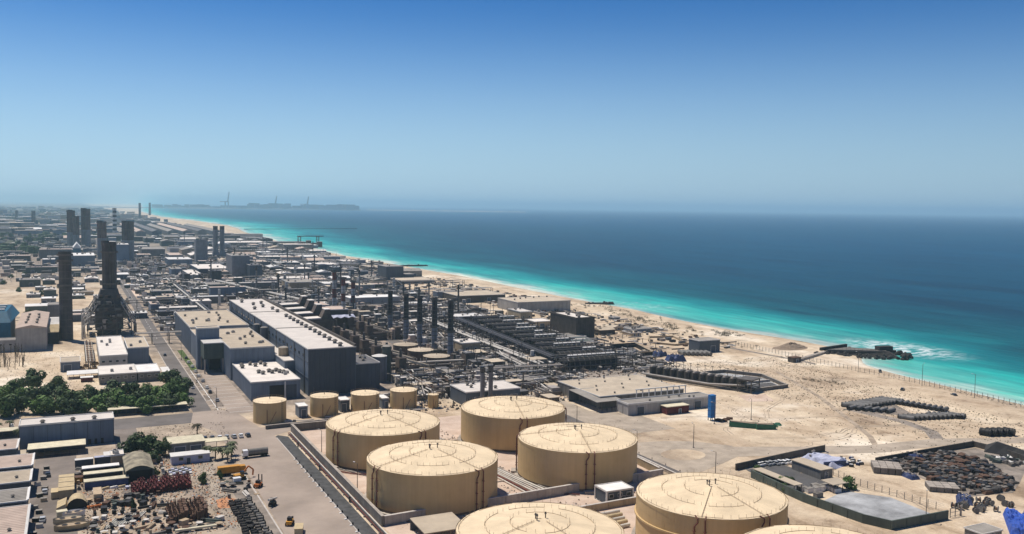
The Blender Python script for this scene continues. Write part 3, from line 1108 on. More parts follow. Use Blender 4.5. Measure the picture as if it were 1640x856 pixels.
def small_tank(label, x, y, r, h, group='small golden tanks in a row', roof='tank_roof', shell='shell', auto=False, rail=True):
    t = thing('small_tank', label, 'tank', (x, y, 0), 0, group, auto)
    occ(x - r, y - r, x + r, y + r)
    b = MB()
    b.cyl(0, 0, 0, h, r, r, shell, 36, top=False)
    b.cyl(0, 0, h - 0.25, h + 0.02, r + 0.12, r + 0.12, shell, 36, top=False)
    b.build('shell', t)
    b = MB()
    b.cyl(0, 0, h + 0.03, h + r * 0.1, r + 0.1, 0.3, roof, 36)
    b.build('roof', t)
    b = MB()
    for s_ in (-0.3, 0.3):
        b.tube((r * 0.6 + s_, -r * 0.83, 0.2), (r * 0.6 + s_, -r * 0.83, h + 0.8), 0.07, 'steel', 4)
    for i in range(int(h)):
        b.box(r * 0.6 - 0.3, -r * 0.83 - 0.04, 0.5 + i, r * 0.6 + 0.3, -r * 0.83 + 0.04, 0.6 + i, 'steel')
    b.build('ladder', t)
    b = MB()
    b.tube((-r * 0.35, -r * 0.97, 0.3), (-r * 0.35, -r * 0.97, h * 0.7), 0.12, 'pipe_red', 5)
    b.tube((-r * 0.2, -r * 1.0, 0.3), (r * 0.2, -r * 1.0, h * 0.6), 0.1, 'pipe_red', 5)
    b.build('pipe', t)
    inst('stv', 'vent', lambda b: (b.cyl(0, 0, 0, 0.8, 0.15, 0.15, 'steel', 6), b.cyl(0, 0, 0.8, 1.1, 0.3, 0.2, 'steel', 6)), t, (0, 0, h + r * 0.1))
    if rail:
        b = MB()
        for i in range(20):
            a, c = 2 * PI * i / 20, 2 * PI * (i + 1) / 20
            b.tube((r * math.cos(a), r * math.sin(a), h), (r * math.cos(a), r * math.sin(a), h + 0.9), 0.045, 'seam', 3, False)
            b.tube((r * math.cos(a), r * math.sin(a), h + 0.9), (r * math.cos(c), r * math.sin(c), h + 0.9), 0.04, 'seam', 3, False)
        b.build('handrail', t)
    return t


small_tank('small golden tank standing alone at the apron end of the low bund', 80.5, 416, 7.4, 9.6)
small_tank('second small golden tank from the apron, beside the dark blue shed', 106.5, 418.5, 6.6, 9.2)
small_tank('third small golden tank from the apron, half hidden by the big tank', 127, 420, 6.9, 8.6)
small_tank('fourth small golden tank from the apron, between the hall and the white roof', 146.5, 419.5, 6.6, 8.8)
small_tank('smallest golden tank of the row, a narrow drum by the pipes', 159.8, 413, 2.7, 6.6)
mark('the row of small golden tanks', 115, 418)
building('pump_shed', 'dark blue pump shed squeezed between the first two small golden tanks', 'shed', 94, 98, 416, 424, 5.4, 'wall_blue', 'roof_white', par=0.2, doors=1)
building('pump_shed', 'blue grey pump shed between the second and third small golden tanks', 'shed', 115, 119.3, 420, 428, 5.8, 'wall_slate', 'roof_white', par=0.2, doors=1)
building('pump_shed', 'low blue pump shed between the third and fourth small golden tanks', 'shed', 135.5, 138.6, 419, 428, 5.2, 'wall_blue', 'roof_white', par=0.2, doors=1)
for i in range(4):
    tt = thing('pump_set', 'dark pump with pale suction pipe on the floor by the small golden tanks', 'pump', (90 + i * 19, 408 + (i % 2), 0), 0, 'pumps by the small golden tanks', True)
    b = MB()
    b.cyl(0, 0, 0, 1.3, 0.9, 0.7, 'pipe_dark', 8)
    b.build('motor', tt)
    b = MB()
    b.path([(-4, 2, 0.6), (0, 1, 0.7), (5, -0.5, 0.6), (9, 0.5, 0.6)], 0.28, 'pipe_pale', 6)
    b.build('pipe', tt)

# ------------------------------------------------------------------ turbine hall and its annexes
hv = [(5.5 + 0.1 * (i % 2), -125 + i * 11.2) for i in range(13)] + [(-6, 60), (2, 72), (-2, 88), (5, 95), (-7, 108), (5.5, 55), (5.5, 38)]
t = building('turbine_hall', 'very long blue grey turbine hall with a row of dark roof vents', 'hall', 109.3, 134.6, 462.5, 722, 24.6, 'wall_blue', 'roof_pale', par=0.25, vents=hv, ribs=2.6, doors=2, vs=2.3, seed=3)
for y in (-45, 42):
    b = MB()
    b.box(-12.8, y - 0.5, 24.604, 12.8, y + 0.5, 24.9, 'roof_grey')
    b.build('roof_joint', t)
b = MB()
b.box(12.0, -129.5, 24.605, 13.1, 129.5, 26.0, 'wall_brown')
b.build('roof_walkway', t)
for i in range(24):
    inst('hallwin', 'louvre', lambda b: b.box(-0.12, -1.6, -0.7, 0.05, 1.6, 0.7, 'glass'), t, (-12.85, -120 + i * 10.2, 20))
for i in range(11):
    inst('hdown', 'downpipe', lambda b: b.box(-.3, -.18, 0, 0, .18, 23.8, 'steel'), t, (-12.85, -122 + i * 24, 0.2))
for i in range(20):
    inst('hlow', 'louvre', lambda b: b.box(-0.14, -1.9, -1.0, 0.05, 1.9, 1.0, 'wall_slate'), t, (-12.85, -20 + i * 7, 14.6))
for z in (9.0, 17.4):
    b = MB()
    b.box(-12.95, -129.6, z, -12.72, 129.6, z + .35, 'wall_slate')
    b.build('wall_girt', t)
for i in range(9):
    inst('wallpanel', 'wall_panel', lambda b: b.box(-1.36, -0.2, 0, 1.36, 0.05, 23.9, 'navy_steel'), t, (-11.2 + i * 2.8, -129.95, 0.2))
mark('the turbine hall', 120, 560)
building('annexe', 'flat roofed block of the turbine hall, tan roof ringed by a blue grey parapet', 'building', 69, 106.5, 622, 719, 17.2, 'wall_blue', 'roof_tan', par=0.7, vents=9, acu=4, ribs=4, doors=0)
building('annexe', 'tall blank blue grey stair block rising between the turbine hall annexes', 'building', 66.3, 79, 562.5, 570, 24.6, 'wall_blue', 'roof_tan', par=0.4)
building('annexe', 'low linking block behind the blank stair block of the turbine hall', 'building', 69, 79, 571, 621, 16.4, 'wall_blue', 'roof_tan', par=0.4)
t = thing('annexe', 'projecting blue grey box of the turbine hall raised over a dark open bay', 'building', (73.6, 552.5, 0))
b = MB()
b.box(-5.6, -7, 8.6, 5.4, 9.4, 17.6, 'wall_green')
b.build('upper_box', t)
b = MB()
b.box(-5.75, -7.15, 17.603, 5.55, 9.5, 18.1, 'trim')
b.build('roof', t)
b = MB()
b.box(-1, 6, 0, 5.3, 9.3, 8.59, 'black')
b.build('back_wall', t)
for x, y in ((-5.2, -6.6), (5.0, -6.6), (-5.2, 9)):
    inst('apost', 'column', lambda b: b.box(-0.35, -0.35, 0, 0.35, 0.35, 8.59, 'concrete'), t, (x, y, 0))
building('annexe', 'middle annexe of the turbine hall with a tan roof and stacks of roof gear', 'building', 79.1, 103.5, 520.5, 605, 18.0, 'wall_blue', 'roof_tan', par=0.4, vents=5, acu=5, ribs=3)
for i, (x, y, s_, h_) in enumerate(((106, 590, 2.2, 22), (106.2, 566, 2.4, 23), (107, 512, 3.0, 19.5))):
    t = thing('cooling_unit', ('small dark plant box on the roof line against the turbine hall wall', 'round dark cooling unit against the middle of the turbine hall wall', 'round tan cooling drum on the narrow strip beside the hall')[i], 'plant unit', (x, y, 14 if i == 2 else 15), 0, 'cooling units along the turbine hall')
    b = MB()
    b.cyl(0, 0, 0, h_ - 15, s_, s_, 'wall_tan' if i == 2 else 'wall_slate', 12)
    b.build('drum', t)
    b = MB()
    b.cyl(0, 0, h_ - 14.99, h_ - 14.5, s_ * 0.9, s_ * 0.6, 'roof_grey', 12)
    b.build('fan_cap', t)
building('annexe', 'narrow strip block with a pale roof along the foot of the turbine hall', 'building', 103.7, 109.2, 494, 620, 13.8, 'wall_blue', 'roof_pale', par=0.2, vents=2)
t = building('annexe', 'low front block of the turbine hall with a pale roof and many dark vents', 'building', 80, 104.5, 460.5, 518.5, 9.6, 'wall_blue', 'roof_pale', par=0.3, ribs=3,
             vents=[(-9, 20), (-9.5, 14), (-4, 22), (-2, 17), (2, 23), (3, 16), (-4, -4), (-2.5, -8), (1.5, -3), (2.5, -7), (5.5, -2), (6.5, -6.5), (8, -9)], acu=[(9.5, -10), (8, -13)], vs=2.0)
b = MB()
b.box(-3.2, -29.2, 0.1, 4.2, -28.6, 7.4, 'black')
b.build('bay_door', t)
b = MB()
b.box(4.25, -29.6, 0.05, 4.9, -28.9, 9.0, 'trim')
b.build('column', t)
b = MB()
b.box(4.95, -29.2, 0.1, 10.5, -28.6, 7.2, 'wall_slate')
b.build('bay_door', t)
building('annexe', 'dark blue low block on the seaward foot of the turbine hall', 'building', 136, 149, 466, 492, 14.6, 'wall_slate', 'roof_dark', par=0.3, acu=2, vents=2, ribs=2)
for i in range(2):
    t = thing('silo', ('pale lilac cylindrical silo beside the dark blue block', 'narrow dark green silo behind the pale lilac silo')[i], 'silo', ((155.5, 487) if i == 0 else (161.5, 492)) + (0,))
    b = MB()
    r_, h_ = ((4.3, 14.6), (2.6, 19))[i]
    b.cyl(0, 0, 0, h_, r_, r_, ('chimney_grey', 'wall_green')[i], 24, top=False)
    b.build('shell', t)
    b = MB()
    b.cyl(0, 0, h_ + 0.003, h_ + 0.7, r_ + 0.1, r_ * 0.5, ('roof_white', 'roof_grey')[i], 24)
    b.build('roof', t)
    b = MB()
    b.tube((r_ * 0.5, -r_ * 0.92, 0.3), (r_ * 0.5, -r_ * 0.92, h_ + 0.6), 0.12, 'steel', 4)
    b.build('ladder', t)
occ(60, 440, 160, 730)


def b_car(k):
    def f(b):
        b.hexa([(-2.2, -0.85, 0.35), (2.2, -0.85, 0.35), (2.2, 0.85, 0.35), (-2.2, 0.85, 0.35), (-2.15, -0.82, 0.95), (2.1, -0.82, 0.9), (2.1, 0.82, 0.9), (-2.15, 0.82, 0.95)], k)
    return f


def b_cabin(k):
    def f(b):
        b.hexa([(-1.7, -0.78, 0.951), (1.1, -0.78, 0.951), (1.1, 0.78, 0.951), (-1.7, 0.78, 0.951), (-1.3, -0.66, 1.45), (0.5, -0.66, 1.45), (0.5, 0.66, 1.45), (-1.3, 0.66, 1.45)], 'glass')
        b.box(-1.32, -0.68, 1.452, 0.52, 0.68, 1.5, k)
    return f


def b_wheel(b):
    b.tube((0, -0.1, 0), (0, 0.1, 0), 0.33, 'rubber', 8)


def car(x, y, rz, k='car_white', label=None, group='parked cars', auto=True):
    t = thing('parked_car', label or {'car_white': 'white', 'car_dark': 'dark', 'car_silver': 'silver'}[k] + ' parked car', 'car', (x, y, 0.07), rz, group, auto)
    inst(('car', k), 'body', b_car(k), t)
    inst(('cabin', k), 'cabin', b_cabin(k), t)
    for dx in (-1.4, 1.35):
        for dy in (-0.8, 0.8):
            inst('wheel', 'wheel', b_wheel, t, (dx, dy, 0.33))
    return t


for i in range(9):
    car(64 + R.uniform(-.4, .4), 470 + i * 17 + R.uniform(-3, 3), PI / 2, R.choice(['car_white', 'car_dark', 'car_silver', 'car_white']), group='cars parked beside the turbine hall road')
for i in range(8):
    car(-38 + i * 6.3, 446.5 + (i % 3) * 0.4, PI / 2 + R.uniform(-.1, .1), R.choice(['car_white', 'car_white', 'car_silver', 'car_white']), group='cars parked beneath the tree belt')
for x, y, k in ((53, 620, 'car_dark'), (56, 830, 'car_white'), (53, 1010, 'car_silver'), (57, 505, 'car_white')):
    car(x, y, PI / 2, k, group='cars driving on the main road')

# ------------------------------------------------------------------ chimneys


def chimney(label, x, y, h, r0, r1, bands, group=None, auto=False, galleries=(0.97, 0.8), z0=0.0, name='chimney', rim='chimney', n=16, cluster=1):
    """bands: (top fraction, material) from the foot up; every band is a part"""
    t = thing(name, label, 'chimney', (x, y, z0), 0, group, auto)
    if z0 == 0:
        occ(x - r0, y - r0, x + r0, y + r0)
    lo = 0.0

    def rad(q):
        return r0 + (r1 - r0) * q
    offs = [(0, 0)] if cluster == 1 else [(0.55 * r0 * math.cos(2 * PI * i / cluster + 0.4), 0.55 * r0 * math.sin(2 * PI * i / cluster + 0.4)) for i in range(cluster)]
    fr = 1.0 if cluster == 1 else 0.52
    for q, k in bands:
        b = MB()
        for ox, oy in offs:
            b.cyl(ox, oy, lo * h, q * h, rad(lo) * fr, rad(q) * fr, k, n, top=False)
        b.build('shaft', t)
        lo = q
    b = MB()
    for i, (ox, oy) in enumerate(offs):
        dz = (i % 3) * 0.8
        b.cyl(ox, oy, h - 1.2, h + 0.6 + dz, rad(1) * fr + 0.25, rad(1) * fr + 0.25, rim, n, top=False)
        b.cyl(ox, oy, h + 0.1 + dz, h + 0.3 + dz, rad(1) * fr + 0.1, rad(1) * fr + 0.1, 'black', n)
    b.build('rim', t)
    for q in galleries:
        b = MB()
        b.cyl(0, 0, q * h, q * h + 0.25, rad(q) + 1.3, rad(q) + 1.3, 'steel', n, bot=True)
        b.cyl(0, 0, q * h + 0.25, q * h + 1.3, rad(q) + 1.25, rad(q) + 1.25, 'steel', n, top=False)
        b.build('gallery', t)
    if h > 30 and cluster < 3 and y < 1500:
        for i in range(1, 12):
            q = i / 12 * .94
            b = MB()
            b.cyl(0, 0, 0, .3, rad(q) + .16, rad(q) + .16, 'steel', n, bot=True)
            b.build('flange_ring', t, (0, 0, q * h))
    b = MB()
    for s_ in (-0.35, 0.35):
        b.tube((s_, -r0 - 0.25, 1), (s_, -r1 - 0.25, h), 0.09, 'steel', 4, False)
    b.build('ladder', t)
    return t


def legs_box(b, x0, y0, x1, y1, h, k, s=0.5, braces=True):
    for x in (x0, x1):
        for y in (y0, y1):
            b.box(x - s / 2, y - s / 2, 0, x + s / 2, y + s / 2, h, k)
    if braces:
        for z in [h * q for q in (0.33, 0.66, 0.98)]:
            for y in (y0, y1):
                b.box(x0, y - s / 3, z - s / 3, x1, y + s / 3, z + s / 3, k)
            for x in (x0, x1):
                b.box(x - s / 3, y0, z - s / 3, x + s / 3, y1, z + s / 3, k)


chimney('tall dark round chimney standing alone next to the striped yellow louvres', -4.9, 717, 63, 4.5, 4.1, [(0.18, 'chimney'), (0.62, 'chimney'), (0.97, 'chimney'), (1, 'chimney')], galleries=(0.965, 0.9, 0.62))
chimney('tall clustered flue chimney rising from the dark pyramid boiler house', 25, 742, 68, 5.0, 4.8, [(0.5, 'chimney'), (0.97, 'chimney'), (1, 'chimney')], galleries=(0.9, 0.55), cluster=5, n=10)
chimney('pale brown clustered chimney seen behind the pyramid boiler chimney', 44, 1622, 66, 7.2, 6.8, [(0.6, 'chimney_grey'), (1, 'chimney_rust')], cluster=4, n=10)
chimney('broad grey clustered chimney beside the boxy dark boiler house', 83, 1612, 66, 9.2, 8.8, [(0.55, 'chimney_grey'), (1, 'chimney')], cluster=5, n=10)
chimney('rusty brown topped chimney standing before its twin in the hazy works', -2, 2190, 78, 8.5, 8, [(0.4, 'chimney_grey'), (1, 'chimney_rust')], cluster=3, n=10)
chimney('rusty brown topped chimney with a flat top beside its rounded twin', 27.5, 2190, 82, 9.5, 9, [(0.45, 'chimney_grey'), (1, 'chimney_rust')], cluster=4, n=10)
chimney('lower rusty chimney butted against the rounded brown one', 8, 2170, 66, 6.5, 6, [(0.4, 'chimney_grey'), (1, 'chimney_rust')], cluster=2, n=10)
chimney('striped lattice mast banded in black and white beyond the chimneys', 107.7, 2752, 80, 5.6, 5.2, [((i + 1) / 13, 'stack_black' if i % 2 else 'band_white') for i in range(13)], galleries=(), n=12)
chimney('slim dark far chimney nearest the shore on the hazy horizon', 524, 7223, 92, 9, 7, [(1, 'chimney')], galleries=(), n=10)
chimney('slim dark far chimney inland of the shore chimney on the hazy horizon', 342, 5431, 92, 7, 6, [(1, 'chimney')], galleries=(), n=10)
chimney('short dark far chimney amid the white town roofs', -252, 5237, 46, 9, 7, [(1, 'chimney')], galleries=(), n=10)
chimney('squat dark brown far chimney standing before a pale roof', -134, 3979, 58, 8, 7, [(0.5, 'chimney_rust'), (1, 'chimney')], galleries=(), n=10)
mark('the striped mast', 107, 2752)
mark('the lone dark chimney', -5, 717)
mark('the rusty twin chimneys', 10, 2190)
# twin grey stacks by the cooling building
for i, x in enumerate((229, 240.5)):
    t = chimney(('inland one of two slim grey stacks beside the shore sheds', 'seaward one of two slim grey stacks beside the shore sheds')[i], x, 1668, 58, 4.2, 4.0, [(0.9, 'chimney_grey'), (1, 'chimney')], galleries=(), n=12)
    b = MB()
    b.hexa([(-7, -7, 0), (7, -7, 0), (7, 7, 0), (-7, 7, 0), (-4, -4, 16), (4, -4, 16), (4, 4, 16), (-4, 4, 16)], 'chimney_grey')
    b.build('base_duct', t)
mark('the twin grey stacks', 235, 1668)
t = building('cooling_block', 'square grey tower block with a dark crown beside the twin grey stacks', 'tower', 176, 194, 1500, 1520, 38, 'chimney_grey', 'roof_dark', par=2.0)
# five black topped stacks in a row
for i, (y, ht, lbl) in enumerate(((665, 33, 'last and most distant of the five black topped stacks'), (628, 34, 'fourth of the five black topped stacks counting from the tan annexe'), (599, 35.5, 'middle one of the five black topped stacks'),
                                  (570, 37, 'second of the five black topped stacks counting from the tan annexe'), (541, 38, 'first of the five black topped stacks, beside the tan annexe'))):
    t = chimney(lbl, 221, y, ht, 1.95, 1.8, [(0.46, 'stack_blue'), (0.94, 'stack_black'), (1, 'stack_black')], group='five black topped stacks', galleries=(0.47,), name='stack')
    occ(200, y - 15, 222, y + 10)
mark('the five black topped stacks', 221, 600)
for i, (x, y) in enumerate(((201, 572), (202.5, 547), (203.5, 521))):
    small_tank(('round flat grey process tank behind the other two', 'middle of three round flat grey process tanks', 'round flat grey process tank closest to the white roof')[i], x, y, 8.4, 6.4, group='flat grey process tanks', roof='roof_tan', shell='steel_brown')
# three red and white stacks
for i, (x, y, ht) in enumerate(((212, 797, 40), (217, 785, 34.5), (224, 778, 32))):
    chimney(('inland one of three red and white banded stacks', 'middle one of three red and white banded stacks', 'seaward one of three red and white banded stacks')[i], x, y, ht, 2.0, 1.8,
            [((j + 1) / 5, 'band_red' if j % 2 == 0 else 'band_white') for j in range(5)], group='red and white banded stacks', galleries=(0.98,), name='stack')
mark('the red and white stacks', 218, 786)
# two short stacks through the white roof
t = building('pump_house', 'pale flat roofed pump house pierced by two short grey stacks', 'building', 175, 205, 407, 428, 7.4, 'wall_slate', 'roof_pale', par=0.3, vents=7, doors=3)
for i, x in enumerate((183, 187.5)):
    chimney(('inland of two short grey stacks by the pale pump house roof', 'seaward of two short grey stacks by the pale pump house roof')[i], x, 405.2, 19, 1.2, 1.15, [(0.9, 'chimney_grey'), (1, 'stack_black')], group='short stacks at the pump house', galleries=(), name='stack', n=10)
mark('the pale pump house', 190, 415)

# ------------------------------------------------------------------ power block by the lone chimney
t = thing('boiler_house', 'dark stepped pyramid boiler house below the clustered chimney', 'boiler house', (24, 738, 0))
occ(2, 724, 46, 770)
b = MB()
b.box(-9.5, -7, 4, 9.5, 14, 21, 'steel_brown')
b.hexa([(-9.5, -7, 21.003), (9.5, -7, 21.003), (9.5, 14, 21.003), (-9.5, 14, 21.003), (-5.4, -3, 34), (6.4, -3, 34), (6.4, 10, 34), (-5.4, 10, 34)], 'chimney')
b.build('casing', t)
b = MB()
b.box(-8, -5, 0, 8, 12, 3.99, 'black')
b.build('plinth', t)
for j, (w_, z) in enumerate(((14.8, 5), (14.8, 9.5), (14.2, 14), (12.6, 18.5), (10.8, 23), (8.8, 27.5))):
    b = MB()
    for x0, y0, x1, y1 in ((-w_, 3 - w_, w_, 4.6 - w_), (-w_, 2.4 + w_, w_, 4 + w_), (-w_, 4.61 - w_, 1.6 - w_, 2.39 + w_), (w_ - 1.6, 4.61 - w_, w_, 2.39 + w_)):
        b.box(x0, y0, z, x1, y1, z + .3, 'steel')
    b.build('deck', t)
    b = MB()
    for x in (-w_, -w_ * .33, w_ * .33, w_):
        for y in (3.2 - w_, 3.8 + w_):
            b.box(x - .3, y - .3, max(0, z - 4.6), x + .3, y + .3, z + 1.2, 'steel')
            b.tube((x, y, max(0, z - 4.5)), (x + (w_ * .6 if x < w_ * .9 else -w_ * .6), y, z), .16, 'steel', 4)
    b.build('bracing', t)
    rr = random.Random(500 + j)
    for q in range(5):
        b = MB()
        x = rr.uniform(-w_, w_ - 3)
        h_ = rr.uniform(1.2, 3.2)
        b.box(x, 3.2 - w_, z + .31, x + rr.uniform(1.5, 4), 4.4 - w_ + rr.uniform(0, 1), z + h_, rr.choice(('wall_grey', 'pipe_grey', 'steel_brown', 'wall_green', 'black')))
        b.build('equipment', t)
for s_ in (-1, 1):
    for j in range(6):
        b = MB()
        y = -11 + j * 4.4
        b.tube((s_ * (17.5 + j % 2), y, 7 + j), (s_ * 8, y, 24 + j), 0.42, 'pipe_pale' if j % 3 else 'pipe_grey', 6)
        b.tube((s_ * (17.5 + j % 2), y, 0), (s_ * (17.5 + j % 2), y, 7 + j), 0.3, 'steel', 5)
        b.build('inclined_pipe', t)
for i in range(10):
    y = 716 + i * 4
    tt = thing('steam_pipe', 'pale riser pipe between the lone chimney and the boiler house', 'pipe', (5.5 + (i % 2) * 1.5, y, 0), 0, 'riser pipes by the boiler house', True)
    b = MB()
    b.path([(0, 0, 0), (0, 0, 9 + (i % 3) * 4), (4, 0, 12 + (i % 3) * 4)], 0.4, 'pipe_pale', 6)
    b.build('riser', tt)
    b = MB()
    b.box(-0.8, -0.6, 0, 0.8, 0.6, 0.6, 'concrete')
    b.build('foot', tt)
for i in range(9):
    y = 702 + i * 7.5
    tt = thing('louvre_bank', 'pale tan inclined louvre panel by the lone chimney', 'louvre panel', (-13, y, 0), 0, 'louvre panels by the lone chimney', True)
    b = MB()
    b.hexa([(-3.2, -2.2, 8), (3.6, -2.2, 8), (3.6, 2.2, 11), (-3.2, 2.2, 11), (-3.2, -2.2, 8.4), (3.6, -2.2, 8.4), (3.6, 2.2, 11.4), (-3.2, 2.2, 11.4)], 'canvas' if i < 3 else 'roof_white')
    b.build('panel', tt)
    b = MB()
    legs_box(b, -3, -2, 3.4, 2, 8, 'black', 0.35, False)
    b.box(-2.6, -1.6, 0, 3, 1.6, 7.5, 'black')
    b.build('frame', tt)
occ(-18, 695, 10, 775)
building('gable_hall', 'pale blue grey hall with a bowed tan roof and eight dark vents', 'hall', -34.5, -16.5, 672, 762, 15.5, 'wall_pale', 'roof_rose', par=0.3, gable='y', rise=1.8, ribs=3, vents=[(-3.5, -28), (-3, -14), (-3.2, 2), (3, -30), (3, -15), (3.5, 0), (3, 16), (-3, 18)], vs=1.7)
building('side_wing', 'low pale wing beside the bowed roof hall', 'building', -52, -34.8, 672, 682, 8, 'wall_pale', 'roof_grey', par=0.3, wins=3)
mark('the bowed tan roof hall', -25, 700)
t = thing('blue_hall', 'deep teal blue hall with a notched roof and bright bars, by the bowed roof hall', 'hall', (-41.5, 705, 0))
occ(-50, 690, -34, 765)
b = MB()
b.box(-12, -12, 0, 3, 45, 17, 'wall_teal')
b.hexa([(-12, -12, 17.003), (3, -12, 17.003), (6, 46, 17.003), (-12, 46, 17.003), (-12, -5, 24), (0.5, -5, 24), (1.5, 40, 24), (-12, 40, 24)], 'wall_teal')
b.build('shell', t)
for y in (-2, 12, 26):
    b = MB()
    b.box(-11, y, 24.2, -1, y + 3.4, 25.2, 'trim')
    b.build('roof_bar', t)
building('grey_block', 'plain grey block standing behind the bowed roof hall and the lone chimney', 'building', -18, -6.2, 782, 800, 19, 'chimney_grey', 'roof_grey', par=0.3)
# offices in front of the boiler house
building('office', 'pale roofed office block with three roof strips below the boiler house', 'office', 13.5, 28.5, 578, 662, 8.6, 'wall_pale', 'roof_pale', par=0.5, acu=4, wins=4, ribs=0)
building('office', 'blue grey square office beside the road, with a terraced tan roof', 'office', 29.5, 41.5, 594, 640, 10.2, 'wall_blue', 'roof_tan', par=0.4, acu=2, wins=0)
building('office', 'wide white roofed single storey building behind the tree belt', 'office', 12, 31, 534, 563, 5.4, 'wall_grey', 'roof_pale', par=0.3, wins=5, acu=2)
building('office', 'small white roofed cube behind the trees beside the main road', 'office', 31.6, 43, 534, 560, 5.4, 'wall_grey', 'roof_white', par=0.3, wins=3)
building('store', 'small plain blue grey store in the sandy ground behind the trees', 'store', -7.4, 3, 582, 600, 5.8, 'wall_blue', 'roof_tan', par=0.2, doors=1)
canopy('parking_canopy', 'white parking canopy tucked behind the roadside trees', 45, 49.5, 515, 560, 3, 'roof_white', back=False)
canopy('parking_canopy', 'white parking canopy in front of the small blue grey store', -4, 12, 556, 566, 3, 'roof_white', back=False)
building('kiosk', 'dark red kiosk behind the tree belt', 'kiosk', 3, 9, 545, 549, 2.6, 'maroon', 'roof_white', par=0)
mark('the white roofed offices', 25, 580)
t = thing('pipe_trestle', 'long pipe trestle stepping down from the boiler house to the office', 'pipe rack', (8.5, 620, 0))
b = MB()
for i in range(10):
    b.box(-2.5, -38 + i * 9, 0, -2.2, -37.7 + i * 9, 5, 'steel')
    b.box(2.2, -38 + i * 9, 0, 2.5, -37.7 + i * 9, 5, 'steel')
    b.box(-2.6, -38 + i * 9, 4.7, 2.6, -37.6 + i * 9, 5.1, 'steel')
b.build('frame', t)
for i in range(5):
    b = MB()
    b.tube((-2 + i, -38, 5.4), (-2 + i, 45, 5.4 + (i % 2)), 0.28, R.choice(['pipe_pale', 'rust', 'pipe_grey']), 6)
    b.build('pipe', t)
for i in range(14):
    tt = thing('concrete_block', 'sandy concrete block strewn about the pipe trestle', 'block', (4 + R.uniform(-3, 10), 575 + R.uniform(0, 40), 0), R.uniform(0, 1), 'blocks strewn about the pipe trestle')
    inst(('cb', i % 3), 'block', lambda b: (b.box(-1.2, -0.8, 0, 1.2, 0.8, 1.2, 'brick_sand'), b.box(-0.9, -0.9, 1.203, 0.5, 0.6, 1.7, 'rust')), tt)

# pipe racks -----------------------------------------------------------------


def b_bent(w_, h, k):
    def f(b):
        b.box(-w_ / 2, -0.2, 0, -w_ / 2 + 0.4, 0.2, h, k)
        b.box(w_ / 2 - 0.4, -0.2, 0, w_ / 2, 0.2, h, k)
        for z in (h - 0.4, h * 0.62):
            b.box(-w_ / 2 - 0.2, -0.22, z, w_ / 2 + 0.2, 0.22, z + 0.38, k)
    return f


def rack(label, x0, y0, x1, y1, h=6, w_=5, npipes=5, mats=('pipe_grey', 'pipe_pale', 'pipe_dark'), every=10, group=None, auto=False, k='steel', seed=1, rmin=0.2, rmax=0.45):
    rr = random.Random(seed * 77 + int(x0))
    d = Vector((x1 - x0, y1 - y0))
    L_ = d.length
    rz = math.atan2(d.y, d.x) - PI / 2
    t = thing('pipe_rack', label, 'pipe rack', (x0, y0, 0), rz, group, auto)
    nb = max(2, int(L_ / every) + 1)
    for i in range(nb):
        inst(('bent', w_, h, k), 'portal', b_bent(w_, h, k), t, (0, i * L_ / (nb - 1), 0))
    for i in range(npipes):
        r_ = rr.uniform(rmin, rmax)
        top = i % 3 != 2
        x = -w_ / 2 + 0.7 + (w_ - 1.4) * i / max(1, npipes - 1)
        z = (h if top else h * 0.62 + 0.38) + r_
        b = MB()
        a0, a1 = rr.uniform(0, 0.06) * L_, L_ * (1 - rr.uniform(0, 0.06))
        b.tube((x, a0, z), (x, a1, z), r_, rr.choice(mats), 6)
        if rr.random() < 0.6:
            q = rr.uniform(0.3, 0.7) * L_
            b.tube((x, q, z), (x, q, z + 2.2), r_ * 0.8, 'pipe_grey', 5)
        b.build('pipe', t)
    return t


rack('road bridge pipe rack crossing the main road beside the annexe corner', 38, 676, 72, 676, 7.5, 4.5, 4, group=None)
rack('second road pipe bridge crossing over the road by the grassy verge', 32, 905, 96, 905, 8, 5, 4)
rack('long low pipe rack running inland behind the bowed roof hall', -120, 812, -20, 812, 6, 4, 3, every=14)

# ------------------------------------------------------------------ process plant between the hall and the desalination units
LEGS = 'steel_brown'


def hrsg(label, x, y, s=1.0, group='waste heat boilers behind the turbine hall', roof='roof_pale', rot=0.0, auto=False):
    """boiler block: dark casing on legs, a pale stepped duct on top and a pale inlet roof"""
    t = thing('waste_heat_boiler', label, 'boiler', (x, y, 0), rot, group, auto)
    b = MB()
    b.box(-7 * s, -5 * s, 3, 13 * s, 5 * s, 17 * s, 'steel_brown')
    b.box(-5 * s, -4.4 * s, 0, 11 * s, 4.4 * s, 2.99, 'black')
    b.build('casing', t)
    b = MB()
    b.hexa([(-7.3 * s, -5.3 * s, 17 * s + .003), (6 * s, -5.3 * s, 17 * s + .003), (6 * s, 5.3 * s, 17 * s + .003), (-7.3 * s, 5.3 * s, 17 * s + .003), (-7.3 * s, -5.3 * s, 17.5 * s), (6 * s, -5.3 * s, 17.9 * s), (6 * s, 5.3 * s, 17.9 * s), (-7.3 * s, 5.3 * s, 17.5 * s)], roof)
    b.build('roof', t)
    b = MB()
    b.hexa([(6.1 * s, -4 * s, 17 * s + .004), (13 * s, -4 * s, 17 * s + .004), (13 * s, 4 * s, 17 * s + .004), (6.1 * s, 4 * s, 17 * s + .004), (9 * s, -4 * s, 23 * s), (12.5 * s, -4 * s, 23 * s), (12.5 * s, 4 * s, 23 * s), (9 * s, 4 * s, 23 * s)], 'steel_brown')
    b.box(8.8 * s, -4.2 * s, 23 * s + .003, 12.7 * s, 4.2 * s, 23.5 * s, roof)
    b.build('stack_duct', t)
    b = MB()
    legs_box(b, -8 * s, -6 * s, 14 * s, 6 * s, 16 * s, 'steel', 0.5)
    b.build('frame', t)
    return t


